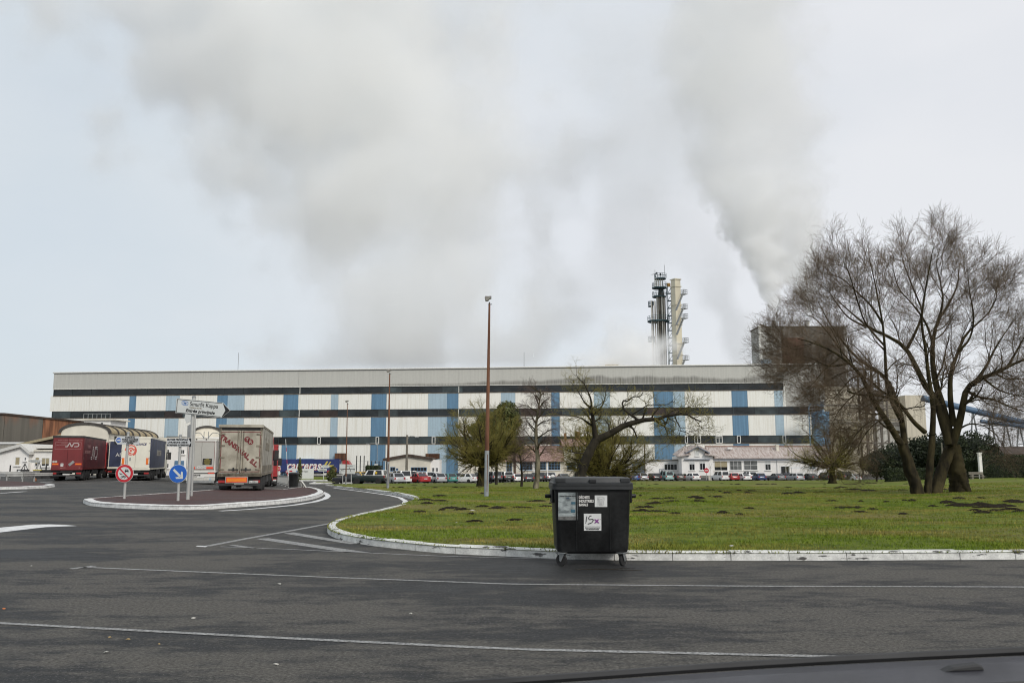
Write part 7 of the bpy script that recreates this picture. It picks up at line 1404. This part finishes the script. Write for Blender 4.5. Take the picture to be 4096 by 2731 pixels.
# ================================================================== left side furniture
ZA = lambda zx, zy: (zx * .20408, 1640 + zy * .20408)
def guard_rail(label, zpts, hz_, n, curve=True):
    P = [G(*ZA(*p)) for p in zpts]; o = P[0]; t = thing('guard_rail', label, 'guard rail', o); W_ = resample([tuple(p - o) for p in P], 2.0)
    for k in range(len(W_) - 1):
        a, b = Vector(W_[k]), Vector(W_[k + 1]); d = (b - a); nrm = Vector((d.y, -d.x, 0)).normalized(); prof = [(0, .45), (.05, .50), (0, .56), (0, .62), (.05, .68), (0, .74)]
        vs = [a + nrm * (p + .06) + Vector((0, 0, h)) for p, h in prof] + [b + nrm * (p + .06) + Vector((0, 0, h)) for p, h in prof]; m = len(prof); MB().add(vs + [v - nrm * .012 for v in vs], [(i, i + 1, m + i + 1, m + i) for i in range(m - 1)] + [(2 * m + i, 3 * m + i, 3 * m + i + 1, 2 * m + i + 1) for i in range(m - 1)]).build('rail', M_GALV, t)
        MB().box(-.045, .045, -.03, .03, 0, .76).build('post', M_GALV, t, loc=tuple(a + Vector((0, .05, 0))))
    return t
guard_rail('steel guard rail at the left edge beyond the red island', [(-500, 1395), (0, 1410), (195, 1415), (425, 1408), (640, 1398), (830, 1392), (1010, 1388)], 0, 5); guard_rail('farther steel guard rail before the cottage', [(-400, 1335), (0, 1352), (320, 1350), (560, 1345), (760, 1340)], 0, 5)
t, f_, o = stand('direction_sign', 'white arrow sign on splayed legs before the cottage', *ZA(735, 1325)); f = lambda a, b: f_(*ZA(a, b)); b_ = MB().prism([f(570, 1000), f(615, 970), f(795, 975), f(790, 1028), f(610, 1026)], -.1, -.06, 'y').build('board', M_SIGNW, t); mb = MB()
p = f(735, 1000); MB().tube([(0, 0, 0), (p[0], 0, p[1])], .05, 8).build('post', M_GALV, t); p = f(720, 990); text('LIVRAISONS USINE', .20, M_PEN, b_, (p[0], -.11, p[1])); p = f(720, 1010); text('Poste de pesage', .16, M_PEN, b_, (p[0], -.11, p[1]))
for s in (-1, 1): MB().tube([(s * .55, .1, .1), (0, .05, 1.75)], .035, 6).build('leg', M_CHAS, t)
t, f_, o = stand('trestle_crate', 'black crate under a tripod stand before the cottage', *ZA(450, 1300), cat='crate'); f = lambda a, b: f_(*ZA(a, b)); a, b = f(365, 1160), f(540, 1222); MB().box(a[0], b[0], -.4, .4, .05, a[1]).build('crate', M_CHAS, t, bevel=.03); MB().box(a[0] + .15, a[0] + .45, -.41, -.4, a[1] - .45, a[1] - .1).build('notice', M_STICK, t); p = f(490, 1050)
for q in (-.35, 0, .35): MB().tube([(p[0] + q, .0, a[1]), (p[0] + q * .05, 0, p[1])], .04, 6).build('strut', M_CHAS, t)
for i, (zx, top) in enumerate(((185, 1075), (890, 1050))): x, y = ZA(zx, 1330); o = G(x, y); h = at(x, ZA(0, top)[1], o.y).z - o.z; t = thing('post', ('dark fence post left of the black crate', 'dark post between arrow sign and red lorry')[i], 'post', o); MB().tube([(0, 0, 0), (0, 0, h)], .07, 6).build('post', M_CHAS, t); MB().box(-.1, .1, -.1, .1, 0, .05).build('foot', M_STEEL, t)
for i, (zx, zy, m_) in enumerate(((765, 1335, M_YEL), (935, 1335, M_CHAS))): o = G(*ZA(zx, zy)); t = thing('storage_tub', ('black tub with a yellow rim before the cottage', 'small dark tub left of the red lorry')[i], 'tub', o); MB().frustum((-.4, .4, -.3, .3, 0), (-.48, .48, -.36, .36, .8)).build('tub', M_CHAS, t); MB().box(-.5, .5, -.38, .38, .8, .88).build('rim', m_, t)
o = G(*ZA(690, 1390)); tag(MB().lathe([(.12, 0), (.14, .1), (.10, .22), (.05, .26)], 10).build('rust_bollard', M_RUST, None, loc=o), 'stubby rusty bollard under the guard rail', 'bollard')
# the bench and gatepost in the right hedge gap
t = thing('gatepost', 'white square gatepost between the two right hedges', 'gatepost', gp(3924, 98)); MB().box(-.16, .16, -.16, .16, 0, 3.0).build('pillar', M_WALL, t); MB().box(-.21, .21, -.21, .21, 3.0, 3.12).build('cap', M_WALL, t)
t = thing('stone_bench', 'pale stone bench at the foot of the right hedge', 'bench', gp(3908, 95)); MB().box(-.8, .8, -.22, .22, .40, .50).build('seat', M_CONC, t, bevel=.02); MB().box(-.8, .8, .18, .26, .65, .95).build('backrest', M_CONC, t, bevel=.02)
for s in (-1, 1): MB().box(s * .55 - .1, s * .55 + .1, -.18, .24, 0, .66 if True else .4).build('leg', M_CONC, t)
# ================================================================== person in a high visibility jacket behind the red lorry
def person(label, o, rz):
    t = thing('person', label, 'person', o, rz)
    def skin(vs, es, rs, m_, name, sub=2):
        me_ = bpy.data.meshes.new(name); me_.from_pydata(vs, es, []); ob = link(name, me_, None, t); sk = ob.modifiers.new('skin', 'SKIN'); 
        for i, r in enumerate(rs): me_.skin_vertices[0].data[i].radius = (r, r * .85)
        me_.skin_vertices[0].data[0].use_root = True; ob.modifiers.new('sub', 'SUBSURF').levels = sub; dg = bpy.context.evaluated_depsgraph_get(); ev = bpy.data.meshes.new_from_object(ob.evaluated_get(dg)); ob.modifiers.clear(); ob.data = ev; ev.materials.clear(); ev.materials.append(m_); ev.polygons.foreach_set('use_smooth', [True] * len(ev.polygons)); return ob
    V = [(0, 0, .95), (0, 0, 1.15), (0, .01, 1.38), (0, .02, 1.50), (0, .03, 1.56), (0, .04, 1.68), (.18, 0, 1.40), (.26, .02, 1.14), (.24, .14, .94), (.24, .20, .86), (-.18, 0, 1.40), (-.26, .02, 1.14), (-.26, .08, .92), (-.26, .11, .83), (.10, 0, .90), (.12, .03, .50), (.13, -.02, .10), (.13, .14, .05), (-.10, 0, .90), (-.12, -.02, .50), (-.13, -.08, .10), (-.13, .08, .05)]
    E = [(0, 1), (1, 2), (2, 3), (3, 4), (4, 5), (2, 6), (6, 7), (7, 8), (8, 9), (2, 10), (10, 11), (11, 12), (12, 13), (0, 14), (14, 15), (15, 16), (16, 17), (0, 18), (18, 19), (19, 20), (20, 21)]
    Rr = [.15, .15, .16, .06, .07, .10, .075, .055, .045, .04, .075, .055, .045, .04, .10, .07, .055, .05, .10, .07, .055, .05]
    skin(V, E, Rr, mat('work_trousers', (.015, .018, .028), .8, var=.2), 'body')
    skin([(0, 0, .98), (0, 0, 1.18), (0, .01, 1.40), (.19, 0, 1.42), (.265, .02, 1.14), (-.19, 0, 1.42), (-.265, .02, 1.14)], [(0, 1), (1, 2), (2, 3), (3, 4), (2, 5), (5, 6)], [.185, .185, .18, .095, .075, .095, .075], mat('hi_vis_jacket', (.42, .62, .02), .6, var=.08), 'jacket')
    MB().lathe([(.19, 0), (.195, .03), (.19, .06)], 16, (0, 0, 1.08)).build('reflective_band', M_SHUT, t)
    MB().lathe([(.02, 1.56), (.085, 1.60), (.098, 1.68), (.085, 1.76), (.03, 1.80)], 14, (0, .04, 0)).build('head', mat('skin_tone', (.42, .26, .19), .6, var=.05), t, smooth=True); MB().lathe([(.125, 1.715), (.11, 1.73), (.105, 1.78), (.06, 1.83), (.01, 1.845)], 14, (0, .04, 0)).build('helmet', M_STICK, t, smooth=True)
    return t
po2 = G(*ZA(1035, 1358)); person('person in a yellow green jacket half hidden behind the red lorry', (po2.x, po2.y + 0.5, float(gz(po2.x, po2.y))), R(30))

# ================================================================== molehills, litter
M_SOIL = mat('mole_soil', (0.014, 0.011, 0.007), .95, var=.35, vs=6, col2=(0.030, 0.023, 0.014), bump=.8, bs=25, spec=.1)
def mole_mesh(k):
    g = np.random.default_rng(100 + k); n, m_ = 18, 5; vs, fs_ = [], []
    ph = g.random(6) * 6.28
    for i in range(m_ + 1):
        f = i / m_
        for j in range(n):
            a = 2 * math.pi * j / n; rr = f * (1 + .25 * math.sin(2 * a + ph[0]) + .18 * math.sin(3 * a + ph[1]) + .08 * g.normal()); z = (1 - f ** 2.3) * (.8 + .25 * math.sin(a * 2 + ph[2]) * f) + .16 * g.normal() * (1 - f) * (f > 0); vs.append((rr * math.cos(a), rr * math.sin(a), max(z, -.15) if f < 1 else -.3))
    for i in range(m_):
        for j in range(n): fs_.append((i * n + j, i * n + (j + 1) % n, (i + 1) * n + (j + 1) % n, (i + 1) * n + j))
    me_ = bpy.data.meshes.new('molehill'); me_.from_pydata(vs, [], fs_); me_.polygons.foreach_set('use_smooth', [True] * len(fs_)); return me_
MOLE = [mole_mesh(k) for k in range(6)]; LP = np.array(LAWN); spots = []
fixed = [(2350, 2075, .5), (1990, 2035, .8), (1930, 2030, .5), (2080, 2033, .4), (1700, 2005, .55), (1760, 2008, .5), (1800, 2035, .6), (1850, 2040, .45), (1900, 2086, .4), (2055, 2080, .45), (1760, 1985, .6), (2570, 2045, .6), (2590, 2030, .5), (2620, 2018, .55), (2690, 2012, .5), (2790, 2012, .4), (2780, 1990, .6), (2680, 1992, .5), (2800, 1996, .45), (2870, 1990, .5), (2560, 2030, .35), (2620, 2048, .6), (2960, 2062, .4), (2540, 2046, .4), (2700, 2058, .45), (2890, 2055, .5), (3365, 2035, .6), (3400, 2036, .55), (3430, 2030, .5), (3440, 2052, .45), (3490, 2042, .5), (3790, 2015, .7), (3830, 2022, .6), (3870, 2025, .8), (3920, 2022, .8), (3960, 2030, .9), (4010, 2028, .9), (4060, 2015, .8), (4040, 2040, .6), (4080, 2050, .55), (3980, 2045, .5), (3900, 2042, .5), (3930, 2055, .5), (3840, 1998, .5), (3920, 1995, .45), (3150, 1980, .5), (3200, 1975, .5), (3420, 1962, .6), (3470, 1966, .6), (2220, 2010, .5), (2150, 2003, .55), (2180, 2025, .5), (2290, 2030, .4), (3000, 2040, .3), (1710, 2020, .35)]
for px, py, r in fixed: q = G(px, py, .1); spots.append((q.x, q.y, r * q.y / 46))
while len(spots) < 230:
    d = 24 + 85 * rng.random() ** .8; u = rng.random() * 1.15 - .52; x = u * d
    if np.sin(x * .21 + 1) * np.sin(d * .33 + x * .05) < -.1: continue
    for k in range(int(rng.integers(1, 7))):       # moles work in runs
        x2, y2 = x + rng.normal() * 1.1, d + rng.normal() * .5
        if inside(np.array([[x2, y2]]), LP)[0] and inside(np.array([[x2, y2 - 1.0]]), LP)[0]: spots.append((x2, y2, .10 + .26 * rng.random() ** 1.6 + .001 * d))
for i, (x, y, r) in enumerate(spots):
    o = link('molehill', MOLE[i % 6], M_SOIL, None, (x, y, float(lawn_z(x, y)) + .0)); r = min(r * .72, .6); o.scale = (r * (1 + .9 * rng.random()), r * .95, .035 + .10 * r + .03 * rng.random()); o.rotation_euler.z = rng.random() * .9
    tag(o, 'low dark molehill of fresh soil on the lawn', 'molehill', 'molehills on the lawn')
M_PAPER = mat('paper_scrap', (0.42, 0.41, 0.37), .8, var=.1); M_LEAF = mat('dry_leaf', (0.42, 0.30, 0.13), .8, var=.2)
sc_l = [('white paper scrap beside the near parking line', 773, 2475, M_PAPER, .07), ('pale scrap in the lower left of the asphalt', 425, 2612, M_PAPER, .06), ('tan dry leaf on the lower left asphalt', 512, 2561, M_LEAF, .06), ('small ochre crumb left of the tan leaf', 440, 2551, M_LEAF, .035), ('pale scrap below the middle of the near line', 1103, 2661, M_PAPER, .06), ('white scrap between the two long parking lines', 1118, 2338, M_PAPER, .07), ('orange scrap at the left edge of the asphalt', 16, 2437, mat('orange_scrap', (.5, .16, .05), .7, var=.1), .05), ('tiny white scrap left of the parking tick', 126, 2265, M_PAPER, .05), ('white cigarette paper right of the middle', 1643, 2456, M_PAPER, .045), ('tiny pale scrap under the near line', 636, 2578, M_LEAF, .03), ('crumpled white paper on the grass right of the bin', 2927, 2192, M_PAPER, .12), ('white bag scrap on the lawn below the tall post', 1890, 2047, M_PAPER, .22), ('white cup on the lawn left of the bin', 1826, 2096, M_PAPER, .09), ('small white litter on the lawn nearer the kerb tip', 1575, 2084, M_PAPER, .08), ('pale litter on the kerb side grass', 1614, 2164, M_PAPER, .05)]
for lb, px, py, m_, r in sc_l:
    q = G(px, py); on = inside(np.array([[q.x, q.y]]), LP)[0]
    if on: q = G(px, py, .14)
    mb = MB(); n = 7; vs = [(0, 0, .012 + r * .15)] + [(r * (.7 + .5 * random.random()) * math.cos(6.28 * k / n) * .42, r * .26 * (.7 + .5 * random.random()) * math.sin(6.28 * k / n), .006 + r * .18 * random.random()) for k in range(n)]
    mb.add(vs + [(a, b, c - .003) for a, b, c in vs], [(0, 1 + k, 1 + (k + 1) % n) for k in range(n)] + [(n + 1, n + 2 + (k + 1) % n, n + 2 + k) for k in range(n)]); tag(mb.build('litter_scrap', m_, None, loc=(q.x, q.y, q.z + (.03 if on else .002))), lb, 'litter')
tw = thing('fallen_twig', 'thin dark twig lying on the asphalt right of the bin wheels', 'twig', G(2440, 2280)); MB().tube([(-.55, 0, .012), (-.2, .05, .016), (.1, -.02, .014), (.5, -.1, .010)], [.004, .007, .006, .003], 5).build('stem', M_BARKD, tw); MB().tube([(.0, 0, .014), (.2, .12, .018), (.42, .16, .012)], [.005, .004, .002], 5).build('side_stem', M_BARKD, tw)

# ================================================================== bonnet of the car the picture is taken from
M_BON = mat('bonnet_paint', (0.026, 0.026, 0.033), .6, .0, var=.2, vs=6, coat=.15, var2=.15, vs2=60)
cb_ = thing('dark_car', 'dark grey car bonnet across the lower right corner', 'car', (.62, 1.9, 0))
X_ = np.linspace(-1.05, 1.25, 36); Y_ = np.r_[np.linspace(-1.0, .30, 22), .345, .37, .375]; vs = []
edge = lambda px: np.interp(px, [1200, 1740, 2300, 2700, 3000, 3400, 4096, 4600], [2790, 2733, 2694, 2665, 2645, 2622, 2589, 2572])
for yy_ in Y_:
    for xx_ in X_:
        wx, wy = .62 + xx_, 1.9 + yy_
        crest = EYE + ray(2048 + F * wx / 2.27 * 1.04, edge(2048 + F * wx / 2.27 * 1.04))[1] * 2.25
        f = (yy_ - .30) / 1.3; z = crest - .007 - .055 * f * f
        if yy_ > .31: z -= (yy_ - .31) * [1.0, 1.4, 6][min(2, int((yy_ - .31) / .03))] 
        vs.append((xx_, yy_, z))
nx2 = len(X_); fs2 = [(j * nx2 + i, j * nx2 + i + 1, (j + 1) * nx2 + i + 1, (j + 1) * nx2 + i) for j in range(len(Y_) - 1) for i in range(nx2 - 1)]
bme = bpy.data.meshes.new('bonnet'); bme.from_pydata(vs, [], fs2); bme.polygons.foreach_set('use_smooth', [True] * len(fs2)); bo_ = link('bonnet', bme, M_BON, cb_); sf = bo_.modifiers.new('t', 'SOLIDIFY'); sf.thickness = .012
zb = lambda x, y: float(np.interp(x, X_, [vs[int(np.abs(Y_ - y).argmin()) * nx2 + i][2] for i in range(nx2)]))
MB().tube([(x, .35, zb(x, .30) + .0) for x in np.linspace(-1.0, 1.2, 40)], .011, 6).build('rubber_seal', M_CHAS, cb_, smooth=True)
MB().tube([(x, .05 + .03 * x, zb(x, .05) + .001) for x in np.linspace(.15, .62, 12)], .006, 5).build('panel_seam', M_CHAS, cb_)
nz_ = MB().prism([(-.06, 0), (-.035, .011), (.025, .016), (.035, .012), (.038, 0)], -.015, .015, 'y').build('washer_nozzle', M_CHAS, cb_, bevel=.004, loc=(.45, .20, zb(.45, .2) - .002), rot=(0, R(-2), 0))
MB().box(-.98, 1.2, -1.0, .30, .55, .95).build('engine_bay', M_CHAS, cb_); MB().box(-.95, 1.15, .28, .34, .45, .98).build('front_panel', M_BON, cb_)
for s in (-.75, .95): put_wheel(cb_, s, -.1, .31, CW)
# ================================================================== steam
def steam_mat(name, dens, col=(1.0, 1.0, 0.985), aniso=0.2):
    m = bpy.data.materials.new(name); m.use_nodes = True; t = m.node_tree; t.nodes.clear()
    o = t.nodes.new('ShaderNodeOutputMaterial'); v = t.nodes.new('ShaderNodeVolumePrincipled')
    v.inputs['Color'].default_value = (*col, 1); v.inputs['Density'].default_value = dens; v.inputs['Density Attribute'].default_value = 'density'
    v.inputs['Anisotropy'].default_value = aniso
    t.links.new(v.outputs[0], o.inputs['Volume']); return m
def plume(label, Y, path, dens, nscale, warp, res, edge=(0.0, 0.5), depth=1.0, amp=1.0, col=(1.0, 1.0, 0.985), seed=0.0, aniso=0.2, rise=1.0, name='steam'):
    """path: (px, py, radius px, density factor) from the source upwards; stands at distance Y"""
    K = []
    for px, py, r, dd in path:
        c = at(px, py, Y); K.append((c.x, c.z, r * Y / F, dd))
    K = np.array(K); z0, z1 = K[:, 1].min(), K[:, 1].max(); x0, x1 = (K[:, 0] - K[:, 2] * 1.55).min(), (K[:, 0] + K[:, 2] * 1.55).max()
    base = Vector((K[0, 0], Y, z0)); hy = K[:, 2].max() * depth * 1.3
    me = bpy.data.meshes.new(name); o = link(name, me, None, None, base)
    ng = bpy.data.node_groups.new(name, 'GeometryNodeTree'); ng.interface.new_socket('Geometry', in_out='OUTPUT', socket_type='NodeSocketGeometry')
    nn = ng.nodes.new; L = ng.links.new
    def val(x, s):
        if hasattr(x, 'is_output'): L(x, s)
        else: s.default_value = x
    def ma(op, a, b=0.0, c=0.0, clamp=False):
        n = nn('ShaderNodeMath'); n.operation = op; n.use_clamp = clamp; val(a, n.inputs[0]); val(b, n.inputs[1]); val(c, n.inputs[2]); return n.outputs[0]
    pos = nn('GeometryNodeInputPosition').outputs[0]
    def noise(scale, det, off):
        a = nn('ShaderNodeVectorMath'); a.operation = 'ADD'; L(pos, a.inputs[0]); a.inputs[1].default_value = (off, off * 1.7, off * .6)
        n = nn('ShaderNodeTexNoise'); n.inputs['Scale'].default_value = 1.0 / scale; n.inputs['Detail'].default_value = det; n.inputs['Roughness'].default_value = 0.6; L(a.outputs[0], n.inputs['Vector']); return n
    w = noise(nscale * 2.2, 2, seed + 11.3)
    sc = nn('ShaderNodeVectorMath'); sc.operation = 'SUBTRACT'; L(w.outputs['Color'], sc.inputs[0]); sc.inputs[1].default_value = (.5, .5, .5)
    s0 = nn('ShaderNodeSeparateXYZ'); L(pos, s0.inputs[0])
    s2 = nn('ShaderNodeVectorMath'); s2.operation = 'SCALE'; L(sc.outputs[0], s2.inputs[0])
    L(ma('MULTIPLY', ma('MULTIPLY_ADD', s0.outputs[2], 1 / rise, 0.04, clamp=True), warp), s2.inputs['Scale'])      # calm at the source
    ad = nn('ShaderNodeVectorMath'); ad.operation = 'ADD'; L(pos, ad.inputs[0]); L(s2.outputs[0], ad.inputs[1])
    sx = nn('ShaderNodeSeparateXYZ'); L(ad.outputs[0], sx.inputs[0]); px_, py_, pz_ = sx.outputs
    tz = ma('DIVIDE', pz_, z1 - z0, clamp=True)
    def curve(vals, vmin, vmax):
        fc = nn('ShaderNodeFloatCurve'); cm = fc.mapping.curves[0]; T = (K[:, 1] - z0) / (z1 - z0)
        T, ui = np.unique(T, return_index=True); V = (vals[ui] - vmin) / (vmax - vmin)
        pts = list(zip(T, V)); cm.points[0].location = pts[0]; cm.points[1].location = pts[-1]
        for q in pts[1:-1]: cm.points.new(*q)
        for q in cm.points: q.handle_type = 'AUTO_CLAMPED'
        fc.mapping.update(); L(tz, fc.inputs['Value']); return ma('MULTIPLY_ADD', fc.outputs[0], vmax - vmin, vmin)
    cx = curve(K[:, 0] - base.x, K[:, 0].min() - base.x - .01, K[:, 0].max() - base.x + .01); rx = curve(K[:, 2], 0, K[:, 2].max()); df = curve(K[:, 3], 0, K[:, 3].max())
    dx = ma('SUBTRACT', px_, cx); dist = ma('SQRT', ma('ADD', ma('MULTIPLY', dx, dx), ma('MULTIPLY', ma('MULTIPLY', py_, py_), 1 / depth ** 2)))
    q = ma('SUBTRACT', 1.0, ma('DIVIDE', dist, rx))
    nb = noise(nscale, 6, seed)
    f = ma('ADD', q, ma('MULTIPLY', ma('MULTIPLY', ma('SUBTRACT', nb.outputs[0], 0.5), amp * 2), ma('MULTIPLY_ADD', s0.outputs[2], 1 / rise, 0.25, clamp=True)))
    mr = nn('ShaderNodeMapRange'); mr.interpolation_type = 'SMOOTHSTEP'; L(f, mr.inputs[0]); mr.inputs[1].default_value = edge[0]; mr.inputs[2].default_value = edge[1]
    # soft fade at the very top and at the foot of the box
    zt = ma('DIVIDE', s0.outputs[2], z1 - z0); fade = ma('MULTIPLY', ma('MULTIPLY', zt, 60.0, clamp=True), ma('MULTIPLY', ma('SUBTRACT', 1.0, zt), 9.0, clamp=True))
    den = ma('MULTIPLY', ma('MULTIPLY', mr.outputs[0], df), fade)
    vc = nn('GeometryNodeVolumeCube'); L(den, vc.inputs['Density'])
    vc.inputs['Min'].default_value = (x0 - base.x, -hy, 0); vc.inputs['Max'].default_value = (x1 - base.x, hy, z1 - z0)
    vc.inputs['Resolution X'].default_value = max(8, int((x1 - x0) / res)); vc.inputs['Resolution Y'].default_value = max(8, int(2 * hy / res)); vc.inputs['Resolution Z'].default_value = max(8, int((z1 - z0) / res))
    sm = nn('GeometryNodeSetMaterial'); sm.inputs['Material'].default_value = steam_mat(name, dens, col, aniso); L(vc.outputs[0], sm.inputs[0])
    go = nn('NodeGroupOutput'); L(sm.outputs[0], go.inputs[0])
    md = o.modifiers.new('steam', 'NODES'); md.node_group = ng
    return tag(o, label, 'steam', kind='stuff')
GR = (0.988, 0.989, 0.980); WH = (1.0, 1.0, 0.998); MD = (0.99, 0.99, 0.982)
plume('narrow white steam plume rising from the tall stack', 229,
      [(3110, 1276, 11, 1.6), (3104, 1250, 17, 1.6), (3094, 1215, 28, 1.5), (3070, 1140, 52, 1.3), (3043, 1040, 82, 1.1), (3012, 920, 120, .75), (2985, 800, 155, .4), (2965, 660, 190, .12)],
      0.34, 5.0, 9.0, .62, edge=(0.0, 0.24), amp=1.3, col=WH, rise=11, aniso=-.4)
plume('tall grey steam column widening above the boiler house', 246,
      [(3085, 1060, 60, .04), (3050, 960, 140, .25), (3010, 850, 200, .6), (2970, 700, 275, 1.0), (2950, 480, 350, 1.0), (2945, 100, 385, .95), (2945, -320, 400, .9)],
      0.052, 17.0, 16.0, 1.9, edge=(0.05, 0.46), amp=1.3, col=GR, seed=3, depth=.8, aniso=-.1)
plume('second white steam plume rising behind the bare tree', 229,
      [(3246, 1276, 10, 1.5), (3240, 1240, 18, 1.5), (3228, 1190, 34, 1.4), (3205, 1110, 60, 1.0), (3190, 1000, 90, .7), (3175, 850, 130, .35), (3160, 650, 150, .1), (3150, 500, 160, .03)],
      0.30, 6.0, 8.0, .8, edge=(0.0, 0.24), amp=1.3, seed=21, col=WH, rise=11, aniso=-.4)
plume('broad grey steam cloud drifting left from the factory roof', 300,
      [(1620, 1480, 600, .8), (1620, 1380, 620, 1.0), (1650, 1250, 640, 1.0), (1680, 1100, 660, 1.0), (1590, 950, 790, .95), (1500, 780, 860, .95), (1420, 560, 900, .9), (1330, 350, 1000, .85), (1230, 150, 1140, .8), (1200, -50, 1180, .75), (1200, -350, 1180, .7)],
      0.058, 30.0, 40.0, 2.4, edge=(0.05, 0.58), amp=1.4, depth=0.34, seed=5, col=GR, aniso=-.1)
plume('low white steam puff round the foot of the pipe tower', 236,
      [(2500, 1500, 230, 1.0), (2505, 1450, 235, 1.0), (2525, 1395, 205, .95), (2530, 1345, 150, .6), (2490, 1290, 80, .25), (2470, 1240, 50, .1)],
      0.70, 7.0, 7.0, 1.0, edge=(-.05, 0.45), amp=0.95, depth=0.16, seed=40, col=WH, aniso=-.3)
plume('thin steam wisps left of the boiler house', 250,
      [(2985, 1470, 70, .9), (2975, 1380, 85, .8), (2960, 1280, 95, .6), (2900, 1200, 120, .5), (2850, 1080, 150, .4), (2800, 950, 170, .2), (2760, 800, 180, .1)],
      0.085, 9.0, 10.0, 1.5, edge=(0.0, 0.6), amp=1.1, depth=0.8, seed=63, col=GR)
plume('faint drifting steam between the two great plumes', 320,
      [(2450, 1250, 220, .4), (2500, 1000, 320, .7), (2560, 780, 400, .8), (2600, 560, 440, .8), (2600, 300, 440, .7), (2600, 0, 430, .6)],
      0.028, 26.0, 24.0, 3.0, edge=(0.05, 0.6), amp=1.25, depth=0.4, seed=81, col=MD)
